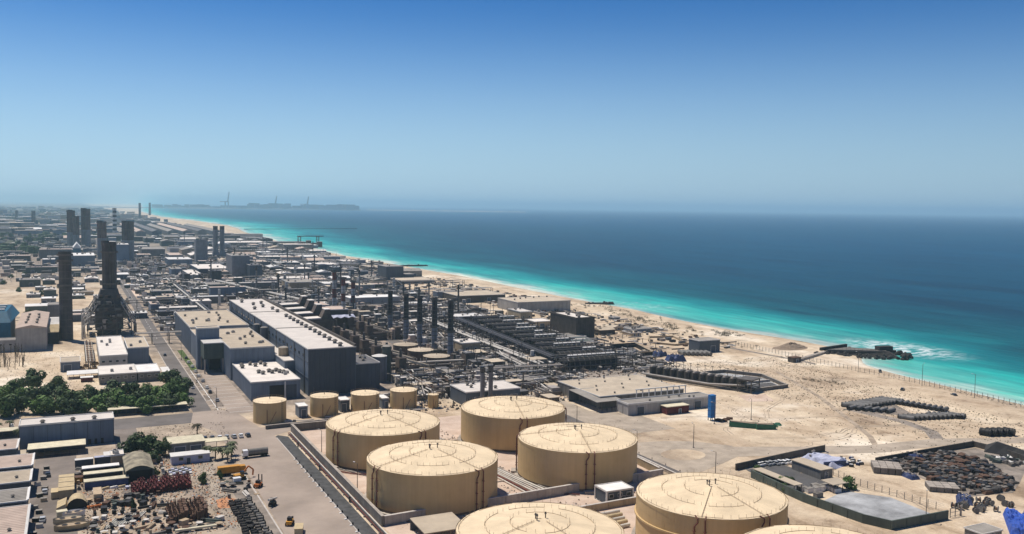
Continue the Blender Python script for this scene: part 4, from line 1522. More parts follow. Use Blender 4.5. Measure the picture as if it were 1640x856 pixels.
for i in range(4):
    hrsg(('waste heat boiler with a pale stepped roof, closest to the hall front', 'waste heat boiler with a pale stepped roof, second from the hall front', 'waste heat boiler with a pale stepped roof, third from the hall front', 'waste heat boiler with a pale stepped roof, most distant of four')[i], 153 + i * 2, 640 + i * 32, 1.05)
building('boiler_annexe', 'dark brown boiler annexe with a rosy tan roof behind the waste heat boilers', 'building', 176, 196, 695, 720, 17, 'wall_brown', 'roof_rose', par=0.3, vents=1)
building('boiler_annexe', 'second dark brown boiler annexe with a rosy tan roof', 'building', 170, 192, 738, 766, 16, 'wall_brown', 'roof_rose', par=0.3, vents=1)
t = thing('fabric_cover', 'crumpled bluish white sheet hung over the end of the boiler annexe', 'sheet', (190, 690, 0))
b = MB()
for i in range(6):
    b.hexa([(-8 + i * 3, -3, 11 + (i % 2)), (-5 + i * 3, -3, 11 + ((i + 1) % 2)), (-5 + i * 3, 3.9, 12.5), (-8 + i * 3, 3.9, 12.5), (-8 + i * 3, -2.6, 11.4 + (i % 2)), (-5 + i * 3, -2.6, 11.4 + ((i + 1) % 2)), (-5 + i * 3, 3.9, 13.2), (-8 + i * 3, 3.9, 13.2)], 'lilac')
b.build('sheet', t)
b = MB()
legs_box(b, -7.5, -2.5, 9.5, 3, 11, 'steel', 0.3, False)
b.build('frame', t)


def exhaust(label, x, y, auto=True):
    """gas turbine air filter house: sloped pale ducts over a dark skid"""
    t = thing('turbine_package', label, 'turbine package', (x, y, 0), 0, 'turbine packages with paired sloping ducts', auto)
    for s_ in (-2.2, 2.2):
        b = MB()
        b.hexa([(-8, s_ - 1.1, 9.5), (8, s_ - 1.1, 4.5), (8, s_ + 1.1, 4.5), (-8, s_ + 1.1, 9.5), (-8, s_ - 1.1, 10.6), (8, s_ - 1.1, 5.6), (8, s_ + 1.1, 5.6), (-8, s_ + 1.1, 10.6)], 'roof_tan')
        b.build('sloping_duct', t)
    b = MB()
    b.box(-10, -4, 0, 4, 4, 5.2, 'steel_brown')
    b.box(-11, -3.5, 5.203, -6.5, 3.5, 11, 'steel_brown')
    b.build('casing', t)
    b = MB()
    legs_box(b, -10.5, -4.5, 8.5, 4.5, 6, 'steel', 0.4)
    b.build('frame', t)
    b = MB()
    b.cyl(-9, 0, 11.003, 16, 0.9, 0.8, 'steel', 8)
    b.build('exhaust', t)


for i in range(7):
    exhaust('brown turbine package with two sloping tan ducts', 181, 498 + i * 24 + (i % 2) * 2)
for i in range(5):
    exhaust('brown turbine package with two sloping tan ducts', 205 + (i % 2), 640 + i * 25)
occ(137, 490, 215, 780)


def scrub(x0, x1, y0, y1, count, hmin, hmax, seed, label, kindname='process_unit'):
    """small process units: skids with vessels, frames and pipes, each its own thing"""
    rr = random.Random(seed)
    made = 0
    tries = 0
    while made < count and tries < count * 30:
        tries += 1
        x, y = rr.uniform(x0, x1), rr.uniform(y0, y1)
        v = rr.randrange(6)
        wx, wy = rr.uniform(2.5, 5.5), rr.uniform(2.5, 6)
        h = rr.uniform(hmin, hmax)
        if not free(x - wx, y - wy, x + wx, y + wy, 0.5):
            continue
        occ(x - wx, y - wy, x + wx, y + wy)
        kind = ('open steel frame with vessels', 'horizontal vessel on saddles', 'pipe manifold', 'vertical vessel with a platform', 'dark equipment box', 'stepped equipment deck')[v]
        t = thing(('process_rack', 'vessel', 'pipe_manifold', 'column_vessel', 'equipment_box', 'equipment_deck')[v], rr.choice(('weathered', 'dusty')) + ' ' + kind + ' ' + label, ('frame', 'vessel', 'pipework', 'vessel', 'equipment', 'equipment')[v], (x, y, 0), rr.choice((0, 0, PI / 2)), 'process units ' + label, True)
        km = rr.choice(('steel', 'steel_brown', 'pipe_grey', 'wall_brown', 'wall_grey'))
        b = MB()
        if v == 0:
            legs_box(b, -wx, -wy, wx, wy, h, rr.choice(('steel', 'steel_brown', 'pipe_grey')), 0.35)
            b.build('frame', t)
            b = MB()
            b.box(-wx * 0.9, -wy * 0.9, h * 0.66, wx * 0.9, wy * 0.9, h * 0.7, 'steel')
            b.build('deck', t)
            b = MB()
            b.cyl(-wx * 0.4, 0, h * 0.7, h * 1.1, wx * 0.3, wx * 0.3, rr.choice(('pipe_pale', 'pipe_grey', 'steel_brown')), 10)
            b.build('drum', t)
        elif v == 1:
            b.tube((-wx, 0, 2.6), (wx, 0, 2.6), 1.6, rr.choice(('pipe_pale', 'pipe_grey', 'wall_brown')), 12)
            b.build('shell', t)
            b = MB()
            for s_ in (-0.6, 0.6):
                b.box(s_ * wx - 0.3, -1.2, 0, s_ * wx + 0.3, 1.2, 1.6, 'concrete')
            b.build('saddle', t)
        elif v == 2:
            for j in range(4):
                b.path([(-wx + j * wx * 0.6, -wy, 0.5), (-wx + j * wx * 0.6, -wy, 2.5 + j * 0.6), (-wx + j * wx * 0.6, wy, 2.5 + j * 0.6), (-wx + j * wx * 0.6, wy, 0)], 0.35, rr.choice(('pipe_pale', 'pipe_grey', 'rust', 'pipe_dark')), 6)
            b.build('pipework', t)
            b = MB()
            b.box(-wx, -0.3, 0, wx, 0.3, 1.9, 'concrete')
            b.build('support', t)
        elif v == 3:
            r_ = rr.uniform(1.0, 2.0)
            b.cyl(0, 0, 0, h * 1.2, r_, r_, rr.choice(('pipe_grey', 'pipe_pale', 'chimney_grey')), 12)
            b.build('shell', t)
            b = MB()
            b.cyl(0, 0, h * 0.8, h * 0.84, r_ + 1, r_ + 1, 'steel', 10, bot=True)
            b.build('platform', t)
        elif v == 4:
            b.box(-wx, -wy, 0, wx, wy, h * 0.8, km)
            b.build('body', t)
            b = MB()
            b.box(-wx - 0.2, -wy - 0.2, h * 0.8 + 0.003, wx + 0.2, wy + 0.2, h * 0.8 + 0.3, rr.choice(('roof_pale', 'roof_grey', 'roof_tan', 'roof_dark')))
            b.build('roof', t)
        else:
            b.box(-wx, -wy, 0, wx, wy, h * 0.4, 'concrete_dark')
            b.box(-wx * 0.4, -wy * 0.8, h * 0.4 + 0.003, wx * 0.9, wy * 0.5, h * 0.8, km)
            b.build('body', t)
            b = MB()
            b.tube((-wx * 0.8, -wy, h * 0.5), (-wx * 0.8, wy, h * 0.9), 0.4, 'pipe_pale', 6)
            b.build('pipe', t)
        made += 1


building('annexe', 'square tan annexe with a flat pale roof beside the first black topped stack', 'building', 228, 241, 538, 556, 10.4, 'wall_tan', 'roof_pale', par=0.3, vents=2, acu=1, wins=2)
canopy('annexe', 'dark open shed with a tan roof in front of the square tan annexe', 223.5, 239, 522, 533, 6.4, 'roof_tan', slope=0.2)
mark('the square tan annexe', 234, 545)
# long racks toward the shore
rack('dark long pipe rack running past the desalination units', 264, 468, 284, 690, 8, 7, 8, mats=('pipe_dark', 'black', 'pipe_grey'), every=9, k='steel')
rack('second long pipe rack beside the desalination units, paler pipes', 250, 466, 262, 700, 6.5, 6, 7, mats=('pipe_pale', 'pipe_grey'), every=9, k='steel')
rack('long pipe rack between the black topped stacks and the paler rack', 240, 470, 246, 520, 6, 5, 5, mats=('pipe_pale', 'pipe_grey'), every=8)
rack('pipe rack crossing in front of the flat grey process tanks', 160, 505, 232, 500, 6, 4, 4, mats=('pipe_pale', 'pipe_grey'), every=9)
rack('pipe rack running in front of the square tan annexe to the desalination corner', 205, 468, 262, 462, 6.5, 4.5, 5, mats=('pipe_pale', 'pipe_grey'), every=9)
rack('short pipe rack leading from the silo towards the white roof', 168, 436, 172, 500, 4.5, 4, 4, mats=('pipe_pale', 'pipe_grey', 'rust'), every=8)
rack('short pipe rack passing the inland side of the pale pump house', 158, 424, 172, 470, 4, 4, 4, mats=('pipe_pale', 'pipe_grey'), every=8)
rack('long dusty pipe rack behind the waste heat boilers', 145, 800, 330, 800, 7, 6, 6, every=12)
rack('long dusty pipe rack beyond the red and white stacks', 120, 860, 330, 872, 7, 6, 6, every=12)
rack('pipe rack running away along the inland side of the smelter sheds', 104, 740, 104, 1180, 7, 5, 5, every=14)
rack('bright pipe rack slanting toward the red and white stacks', 150, 1120, 205, 820, 8, 7, 6, mats=('pipe_pale',), every=14)

# ------------------------------------------------------------------ desalination units


def b_rib(b):
    n_ = 14
    for i in range(n_):
        a0, a1 = PI * i / n_, PI * (i + 1) / n_
        p = [(0, 4.0 * math.cos(a), 4.6 + 3.4 * math.sin(a)) for a in (a0, a1)]
        b.face([(-.3, *p[0][1:]), (.3, *p[0][1:]), (.3, *p[1][1:]), (-.3, *p[1][1:])], 'steel')
    b.box(-0.35, -4.3, 0, 0.35, -3.9, 4.6, 'steel')


def evaporator(label, x0, x1, y, h=8.2, group='desalination units', pale=0.5):
    L_ = x1 - x0
    t = thing('desalination_unit', label, 'desalination unit', (x0, y, 0), 0, group)
    occ(x0, y - 8, x1, y + 8)
    b = MB()
    n_ = 14
    P = [(3.8 * math.cos(PI * i / n_), 4.6 + 3.2 * math.sin(PI * i / n_)) for i in range(n_ + 1)]
    P = [(3.8, 0.8)] + P + [(-3.8, 0.8)]
    for (a, z0), (c, z1) in zip(P[:-1], P[1:]):
        b.face([(0, a, z0), (L_, a, z0), (L_, c, z1), (0, c, z1)], 'black', True)
    for x in (0, L_):
        b.face([(x, a, z) for a, z in (P if x else P[::-1])], 'black')
    b.box(-1, -5.2, 0, L_ + 1, 5.2, 0.75, 'concrete_dark')
    b.build('vessel', t)
    k = int(L_ / 3.6)
    for i in range(k):
        inst('evrib', 'stiffener', b_rib, t, (1.5 + i * (L_ - 3) / max(1, k - 1), 0, 0))
    s0 = L_ * (1 - pale)
    k2 = int(L_ * pale / 3.4)
    for i in range(k2):
        x = s0 + i * 3.4
        inst('evdome', 'white_drum', lambda b: b.tube((0.2, 0, 8.6), (3.0, 0, 8.6), 1.15, 'roof_white', 10), t, (x, 0, 0))
    for z, k3, dy in ((3.2, 'steel', -4.8), (6.2, 'black', -4.9), (8.9, 'black', 3.2), (9.2, 'pipe_dark', -2.8)):
        b = MB()
        b.tube((-4, dy, z), (L_ + 2, dy, z), 0.42, k3, 6)
        b.build('pipe', t)
    b = MB()
    for i in range(int(L_ / 5)):
        x = 2 + i * 5
        b.tube((x, 4.6, 0), (x, 4.6, 10.6), 0.12, 'steel', 4, False)
        b.tube((x, -2, 8), (x, -2, 10.4), 0.1, 'steel', 4, False)
    b.box(0, 4.2, 9.2, L_, 5.4, 9.35, 'steel')
    b.build('walkway', t)
    b = MB()
    b.box(L_ * 0.1, 5.4, 0, L_ * 0.85, 9, 5.5, 'black')
    b.build('pump_bay', t)
    return t


for i, (x0, x1, y) in enumerate(((266, 306, 476), (277, 310, 500), (276, 309, 522), (283, 311, 541), (282, 312, 562), (286, 314, 582), (286, 318, 602), (291, 322, 622), (293, 326, 644), (296, 330, 668))):
    evaporator('dark ribbed desalination unit, %s from the open sandy end' % ('first', 'second', 'third', 'fourth', 'fifth', 'sixth', 'seventh', 'eighth', 'ninth', 'tenth')[i], x0, x1, y, pale=(0.85, 0.4, 0.65, 0.4, 0.6, 0.35, 0.6, 0.4, 0.55, 0.4)[i])
mark('the desalination units', 295, 560)
scrub(224, 262, 462, 700, 55, 4, 9, 11, 'by the long pipe racks')
scrub(140, 216, 436, 500, 46, 2.5, 7, 12, 'around the lilac silo')
scrub(205, 262, 404, 470, 10, 2, 5, 13, 'around the pale pump house')
scrub(137, 222, 500, 790, 75, 5, 13, 14, 'behind the turbine hall')
scrub(300, 338, 470, 690, 12, 3, 6, 15, 'on the sea side of the desalination units')
scrub(140, 240, 432, 462, 24, 2, 5, 16, 'between the small tanks and the silo')
scrub(140, 345, 700, 960, 150, 4, 11, 17, 'around the red and white stacks')

# blocks by the desalination units
building('control_block', 'tall dark brown block with a narrow pale roof and four vents', 'building', 342, 358, 586, 627, 16, 'wall_brown', 'roof_pale', par=1.0, vents=[(-2, -14), (1, -6), (-1, 4), (2, 12)], ribs=2, vs=2.4)
building('tan_block', 'tan two part block with a pale roof beside the desalination units', 'building', 339, 350, 674, 699, 11.5, 'wall_tan', 'roof_pale', par=0.4, vents=3, wins=2)
building('tan_block', 'low tan block in front of the tan two part block', 'building', 340, 356, 650, 668, 6, 'wall_tan', 'roof_pale', par=0.3, doors=1)
building('warehouse', 'big pale warehouse with a ribbed wall and six vents, closest to the beach', 'warehouse', 377, 434, 756, 800, 10, 'wall_pale', 'roof_tan', par=0.2, ribs=4, vents=[(-22, -2), (-12, 6), (-4, 10), (6, 12), (14, 16), (22, 14)], vs=1.6)
building('warehouse', 'wide dark walled warehouse with a smooth tan roof beyond the pale one', 'warehouse', 356, 410, 852, 902, 7.6, 'wall_brown', 'roof_tan', par=0.2, doors=2)
building('tower_block', 'square dark slate block alone near the beach', 'building', 374, 398, 1143, 1180, 18.5, 'wall_slate', 'roof_grey', par=0.4, vents=2, ribs=3)
building('low_shed', 'low dark shed at the seaward foot of the square slate block', 'shed', 399, 412, 1140, 1160, 8, 'wall_slate', 'roof_grey', par=0.2)
building('low_shed', 'pale wide roof in front of the square slate block', 'shed', 374, 420, 1085, 1125, 4.5, 'wall_slate', 'roof_tan', par=0.2)
mark('the big pale warehouse', 405, 780)
mark('the square slate block', 386, 1160)
mark('the dark brown block', 350, 606)

# ------------------------------------------------------------------ seaward works
t = building('flat_warehouse', 'very wide low warehouse with a dusty tan roof dotted with small vents', 'warehouse', 235, 286, 378, 421, 6.2, 'wall_grey', 'roof_tan', par=0.15, ribs=4,
             vents=[(-22 + 8 * i + (j % 2) * 3, -17 + 9 * j) for i in range(6) for j in range(5) if (i + j) % 2], vs=0.9)
canopy('loading_canopy', 'grey sloping loading canopy at the corner of the very wide warehouse', 229, 244, 371, 399, 6.0, 'roof_grey', slope=1.0, back=True)
building('long_store', 'long narrow lilac grey store in front of the very wide warehouse', 'store', 240, 290, 360, 370, 5.4, 'wall_pale', 'roof_grey', par=0.5, doors=3, ribs=5, vents=5, vs=1.0)
t = thing('gallery', 'white framed open gallery on the edge of the very wide warehouse roof', 'gallery', (255, 375.5, 0))
for i in range(9):
    inst('gpost', 'post', lambda b: b.box(-0.2, -0.2, 0, 0.2, 0.2, 8.4, 'trim'), t, (i * 3.8, 0, 0))
b = MB()
b.box(-0.4, -0.5, 8.41, 30.8, 0.5, 8.8, 'trim')
b.build('beam', t)
t = building('maroon_shed', 'small dark red shed with a cream roof in front of the long lilac store', 'shed', 258.4, 271.5, 354, 359.4, 4.0, 'maroon', 'cream', par=0, doors=1)
mark('the very wide warehouse', 260, 395)
mark('the dark red shed', 265, 356)
t = thing('blue_tower', 'bright blue upright box tower standing alone on the sand', 'tower', (271.5, 336.5, 0))
b = MB()
b.box(-1.4, -1.15, 1.4, 1.4, 1.15, 12.0, 'blue_bright')
b.box(-1.5, -1.25, 12.003, 1.5, 1.25, 12.3, 'blue_bright')
b.build('shell', t)
b = MB()
for x in (-1.2, 1.2):
    for y in (-.95, .95):
        b.box(x - 0.15, y - 0.15, 0, x + 0.15, y + 0.15, 1.39, 'steel')
b.build('leg', t)
for i in range(5):
    inst('bts', 'seam', lambda b: b.box(-1.45, -1.2, 0, 1.45, 1.2, 0.12, 'navy'), t, (0, 0, 2.8 + i * 2))
mark('the bright blue tower', 271, 336)
for i in range(8):
    tt = thing('debris', 'dark scrap bundle at the foot of the bright blue tower', 'scrap', (273 + R.uniform(0, 9), 333 + R.uniform(-2, 2), 0), R.uniform(0, 3), 'scrap by the bright blue tower')
    inst(('scrapb', i % 3), 'bundle', lambda b: [b.tube((-1.5, R.uniform(-.5, .5), 0.2 + 0.25 * j), (1.5, R.uniform(-.5, .5), 0.2 + 0.25 * j), 0.2, 'rust', 5) for j in range(4)], tt)


def skip(label, x, y, rz, L_=12, k='skip_green', group=None, auto=False, h=2.3):
    t = thing('skip', label, 'skip', (x, y, 0), rz, group, auto)
    b = MB()
    w_ = 1.6
    for x0, y0, x1, y1 in ((-L_ / 2, -w_, L_ / 2, -w_ + 0.15), (-L_ / 2, w_ - 0.15, L_ / 2, w_), (-L_ / 2, -w_ + .15, -L_ / 2 + 0.15, w_ - .15), (L_ / 2 - 0.15, -w_ + .15, L_ / 2, w_ - .15)):
        b.box(x0, y0, 0, x1, y1, h, k)
    for i in range(int(L_ / 1.2)):
        b.box(-L_ / 2 + 0.6 + i * 1.2, -w_ - 0.12, 0, -L_ / 2 + 0.75 + i * 1.2, -w_ - 0.003, h, k)
    b.build('body', t)
    b = MB()
    b.hexa([(-L_ / 2 + .2, -w_ + .2, 0.1), (L_ / 2 - .2, -w_ + .2, 0.1), (L_ / 2 - .2, w_ - .2, 0.1), (-L_ / 2 + .2, w_ - .2, 0.1), (-L_ / 2 + .6, -w_ + .5, h + .3), (L_ / 2 - 1, -w_ + .5, h - .2), (L_ / 2 - .6, w_ - .5, h), (-L_ / 2 + .6, w_ - .5, h + .2)], 'mound')
    b.build('load', t)
    return t


skip('long green skip heaped with sandy rubble on the open sand', 277, 320, -0.75, 13)
skip('second green skip butted against the long heaped green skip', 284, 313.5, -0.4, 9)
for i in range(3):
    tt = thing('green_pile', 'green sheeting heap beside the green skips', 'heap', (290 + i * 2.2, 315 + i, 0), i, 'heaps beside the green skips')
    inst('gpile', 'heap', lambda b: (b.hexa([(-2, -1.2, 0), (2, -1.2, 0), (2, 1.2, 0), (-2, 1.2, 0), (-.8, -.3, 1.3), (.9, -.4, 1.0), (.6, .5, 1.2), (-.7, .4, 1.4)], 'skip_green')), tt)
# sea water intake station: a slanting row of dark bays
a0, a1 = Vector((309.5, 441)), Vector((333, 386))
d = (a1 - a0).normalized()
rzi = math.atan2(d.y, d.x)
t = thing('intake_station', 'slanting row of dark intake bays capped with small grey pumps', 'pump station', (a0.x, a0.y, 0), rzi)
occ(305, 380, 345, 445)
LI = (a1 - a0).length
b = MB()
b.box(-1, -4, 0, LI, 4, 1.2, 'concrete_dark')
b.box(-1, 1.5, 1.203, LI, 4, 6.4, 'concrete_dark')
b.build('base', t)
NB = 13
for i in range(NB):
    def fb(b):
        b.cyl(0, 0, 1.2, 6.2, 1.75, 1.75, 'wall_brown', 12)
        b.cyl(0, 0, 6.203, 7.0, 1.2, 0.9, 'concrete', 10)
    inst('ibay', 'intake_drum', fb, t, (1.5 + i * (LI - 3) / (NB - 1), -0.8, 0))
    inst('ipost', 'lamp_post', lambda b: (b.tube((0, 0, 6), (0, 0, 10.5), 0.14, 'steel', 5), b.box(-0.7, -0.15, 10.5, 0.7, 0.15, 10.8, 'steel')), t, (1.5 + i * (LI - 3) / (NB - 1), 2.4, 0))
for dy in (-4.6, -5.6):
    b = MB()
    b.path([(-2, dy, 2.2), (LI * 0.7, dy - 1, 2.2), (LI + 2, dy + 3, 3.4)], 0.55, 'pipe_dark' if dy > -5 else 'pipe_grey', 8)
    b.build('header_pipe', t)
b = MB()
legs_box(b, LI - 1, -5, LI + 7, 5, 7, 'steel', 0.5)
b.box(LI - 1.5, -5.5, 7.1, LI + 7.5, 5.5, 7.5, 'steel')
b.build('end_frame', t)
mark('the slanting intake bays', 322, 412)
# settling basin
wall_line('basin_wall', 'low grey wall round the pale settling basin on the sand', [(337, 381), (362, 383), (371, 414), (359, 434), (343, 434)], 1.8, 0.8, 'concrete_dark', closed=True, cap='concrete')
sheet('basin_floor', [(338, 383), (361, 384), (370, 413), (358, 433), (344, 433)], 0.05, 'lagoon')
sheet('basin_water', [(339, 384), (360, 385), (364, 398), (341, 399)], 0.08, 'asphalt_dark')
t = thing('ramp_slab', 'thin pale slab set slanting across the settling basin', 'slab', (352, 401, 0))
b = MB()
b.hexa([(-9, -1, 0), (13, -1, 0), (13, 1, 0), (-9, 1, 0), (-9, -0.6, 1.1), (13, -.6, 1.3), (13, .6, 1.3), (-9, .6, 1.1)], 'concrete')
b.build('slab', t)
sheet('slab_pad', [(316, 362), (330, 358), (338, 374), (322, 378)], 0.05, 'bund_floor')

# tarpaulin heaps


def tarp(label, x, y, sx_, sy_, h, k='navy', seed=1, group=None, n_=9):
    rr = random.Random(seed)
    t = thing('tarpaulin_heap', label, 'tarpaulin', (x, y, 0), rr.uniform(0, 3), group)
    Z = [[(0 if i in (0, n_) or j in (0, n_) else h * (0.55 + 0.28 * math.sin(i * 9.0 / n_ + seed) * math.cos(j * 11.0 / n_) + 0.34 * rr.random())) for j in range(n_ + 1)] for i in range(n_ + 1)]
    b = MB()
    X = lambda i: (i / n_ - 0.5) * 2 * sx_ * (1 if 0 < i < n_ else 1.04)
    Y = lambda j: (j / n_ - 0.5) * 2 * sy_
    for i in range(n_):
        for j in range(n_):
            b.face([(X(i), Y(j), Z[i][j]), (X(i + 1), Y(j), Z[i + 1][j]), (X(i + 1), Y(j + 1), Z[i + 1][j + 1]), (X(i), Y(j + 1), Z[i][j + 1])], k)
    b.build('cover', t)
    b = MB()
    for i in range(5):
        px, py = rr.uniform(-sx_, sx_) * .8, rr.uniform(-sy_, sy_) * .8
        b.box(px - 0.4, py - 0.25, h * 0.95, px + 0.4, py + 0.25, h * 1.2, 'concrete')
    b.build('weight', t)
    return t


tarp('dark blue tarpaulin heap beside the long dark trough wall', 358, 501, 5.5, 4, 3.6, 'navy', 1)
tarp('larger dark blue tarpaulin heap with white folds in front of the other', 357, 481, 6.2, 4.5, 4.2, 'navy', 2)
tarp('bright blue tarpaulin heap at the bottom corner of the yard road', 273, 178.5, 11, 7, 3.2, 'tarp_blue', 3, None, 26)
building('plain_store', 'plain dark blue grey store standing alone on the beach side', 'store', 391, 409, 500, 512, 8.6, 'wall_slate', 'roof_grey', par=0.2, doors=1)
mark('the plain beach store', 400, 506)
for i, (pts, lb) in enumerate((([(385, 551), (395, 534), (408, 535), (420, 570), (400, 574)], 'low grey yard wall behind the plain beach store'),
                               ([(390, 634), (401, 606), (434, 612), (429, 646)], 'low brown wall enclosing dark stacks beyond the desalination units'),
                               ([(334, 540), (332, 503), (353, 502), (365, 541)], 'dark trough wall beside the blue tarpaulins'))):
    wall_line('yard_wall', lb, pts, (1.2, 1.0, 3.0)[i], 0.6, ('wall_tan', 'wall_tan', 'black')[i], closed=True, cap='wall_tan')
sheet('trough_water', [(335, 505), (352, 504), (362, 540), (336, 538)], 0.09, 'asphalt_dark')
for i in range(16):
    x, y = (R.uniform(402, 428), R.uniform(614, 640)) if i < 10 else (R.uniform(396, 414), R.uniform(540, 566))
    tt = thing('pallet_stack', ('dark' if i % 3 else 'pale') + ' stacked load inside the low beach side yard wall', 'stack', (x, y, 0), R.uniform(-.2, .2), 'stacked loads in the beach side yards', True)
    inst(('bstk', i % 3), 'load', lambda b: b.box(-2.2, -1.2, .2, 2.2, 1.2, 1.8, ('concrete', 'black', 'wall_slate')[i % 3]), tt)
    inst('bstkp', 'pallet', lambda b: b.box(-2.3, -1.3, 0, 2.3, 1.3, .19, 'brick_sand'), tt)
for i in range(5):
    building('covered_trough', 'long dark trough cover on the sea side of the desalination units', 'trough', 318 + i * 3, 336 + i * 3.4, 545 + i * 11, 553 + i * 11, 3.6, 'black', R.choice(['roof_dark', 'wall_green', 'roof_grey']), par=0.2, group='long dark trough covers', auto=True)
for i in range(7):
    tt = thing('tank_trailer', 'grey cylindrical trailer parked by the plain beach store', 'trailer', (376 + i * 2.6, 500 - i * 1.5, 0), 1.3, 'trailers by the plain beach store', True)
    b = MB()
    b.tube((-5, 0, 1.7), (5, 0, 1.7), 1.2, 'wall_grey', 10)
    b.build('barrel', tt)
    b = MB()
    b.box(-4.5, -0.9, 0.4, 4.5, 0.9, 0.7, 'black')
    for x in (-3.5, -2.2, 3.5):
        b.tube((x, -1, 0.5), (x, 1, 0.5), 0.5, 'rubber', 8)
    b.build('chassis', tt)

# jetty, spoil mound, intake hut and beach fence
t = thing('jetty', 'dark rock jetty with a flat concrete deck reaching into the turquoise water', 'jetty', (0, 0, 0))
b = MB()
b.hexa([(470, 468, -2), (512, 430, -3), (524, 446, -3), (500, 476, -2), (474, 466, 2.2), (508, 440, 2.8), (517, 448, 2.8), (500, 470, 2.2)], 'rock')
b.build('core', t)
b = MB()
b.hexa([(475.5, 465, 2.3), (508, 442.5, 2.85), (512, 447, 2.85), (498, 468, 2.3), (475.5, 465, 3.0), (508, 442.5, 3.4), (512, 447, 3.4), (498, 468, 3.0)], 'concrete_dark')
b.build('deck', t)
b = MB()
b.hexa([(474, 469, 1.5), (504, 474, 1.5), (504, 475.5, 1.5), (474, 471, 1.5), (474, 469, 3.6), (504, 474, 4.0), (504, 475.5, 4.0), (474, 471, 3.6)], 'rock')
b.hexa([(505, 446, 2.4), (516, 444, 2.4), (517, 449, 2.4), (506, 451, 2.4), (505, 446, 6), (516, 444, 6), (517, 449, 6), (506, 451, 6)], 'rock')
b.build('parapet', t)
ROCKM = []
for i in range(4):
    b = MB()
    rr = random.Random(40 + i)
    n_ = 6
    ring = [[(rr.uniform(.7, 1.1) * s_ * math.cos(2 * PI * a / n_), rr.uniform(.7, 1.1) * s_ * math.sin(2 * PI * a / n_), z) for a in range(n_)] for s_, z in ((1.0, -.4), (1.0, .3), (.55, .9))]
    for r0_, r1_ in zip(ring[:-1], ring[1:]):
        for a in range(n_):
            b.face([r0_[a], r0_[(a + 1) % n_], r1_[(a + 1) % n_], r1_[a]], 'rock')
    b.face(ring[2], 'rock')
    ROCKM.append(b.mesh('rock'))
edge = [(470, 467), (482, 452), (496, 439), (511, 430), (522, 436), (526, 447), (515, 462), (502, 476), (488, 472)]
for i in range(150):
    a = R.random() * (len(edge) - 1)
    p, q = Vector(edge[int(a)]), Vector(edge[int(a) + 1])
    c = p.lerp(q, a % 1)
    o = link('rock', ROCKM[i % 4], t, (c.x + R.uniform(-2.5, 2.5), c.y + R.uniform(-2.5, 2.5), R.uniform(-0.9, 1.6)), R.uniform(0, 6), R.uniform(0.7, 1.9))
for j in range(14):
    inst('jp', 'rail_post', lambda b: b.tube((0, 0, 0), (0, 0, 1.4), 0.1, 'steel', 4), t, (477 + j * 2.3, 464.2 - j * 1.55, 3.0))
mark('the rock jetty', 500, 455)
t = thing('spoil_mound', 'brown earth mound by the root of the rock jetty', 'mound', (470, 494, 0))
b = MB()
NR, NA = 7, 20
rr = random.Random(4)
G = [[(17 * (i / NR) * math.cos(2 * PI * a / NA) * rr.uniform(.92, 1.08), 11 * (i / NR) * math.sin(2 * PI * a / NA) * rr.uniform(.92, 1.08), 3.8 * (math.cos(PI * i / NR) * .5 + .5) * rr.uniform(.75, 1.2) - (0.2 if i == NR else 0)) for a in range(NA)] for i in range(NR + 1)]
for i in range(NR):
    for a in range(NA):
        b.face([G[i][a], G[i + 1][a], G[i + 1][(a + 1) % NA], G[i][(a + 1) % NA]], 'mound', True)
b.build('mound', t)
t = building('intake_hut', 'dark timber hut on stilts by the brown earth mound', 'hut', 425, 432, 445, 450, 3.4, 'wall_brown', 'rust', par=0, doors=1)
t = thing('culvert', 'long pale concrete culvert from the dark hut to the jetty', 'culvert', (0, 0, 0))
for i in range(6):
    b = MB()
    p, q = Vector((434, 449)).lerp(Vector((476, 467)), i / 6), Vector((434, 449)).lerp(Vector((476, 467)), (i + 0.94) / 6)
    nn = Vector((-(q - p).y, (q - p).x)).normalized() * 1.3
    b.hexa([(p.x - nn.x, p.y - nn.y, 0), (q.x - nn.x, q.y - nn.y, 0), (q.x + nn.x, q.y + nn.y, 0), (p.x + nn.x, p.y + nn.y, 0), (p.x - nn.x, p.y - nn.y, 1.6), (q.x - nn.x, q.y - nn.y, 1.6), (q.x + nn.x, q.y + nn.y, 1.6), (p.x + nn.x, p.y + nn.y, 1.6)], 'concrete')
    b.build('segment', t)
t = thing('beach_fence', 'long thin wire fence on posts along the top of the beach', 'fence', (0, 0, 0))
fl = [(440, 520), (440, 449), (439, 402), (442, 364), (441.5, 323), (439, 293), (436, 250)]
lens = [(Vector(q) - Vector(p)).length for p, q in zip(fl[:-1], fl[1:])]
for (p, q), Ls_ in zip(zip(fl[:-1], fl[1:]), lens):
    k_ = int(Ls_ / 3.2)
    for i in range(k_):
        c = Vector(p).lerp(Vector(q), i / k_)
        inst('fpost', 'post', lambda b: b.box(-0.09, -0.09, 0, 0.09, 0.09, 3.0, 'wall_grey'), t, (c.x, c.y, 0.2))
    b = MB()
    for z in (0.8, 1.7, 2.6, 3.1):
        b.tube((p[0], p[1], z), (q[0], q[1], z), 0.035, 'wall_grey', 3, False)
    b.build('wire', t)


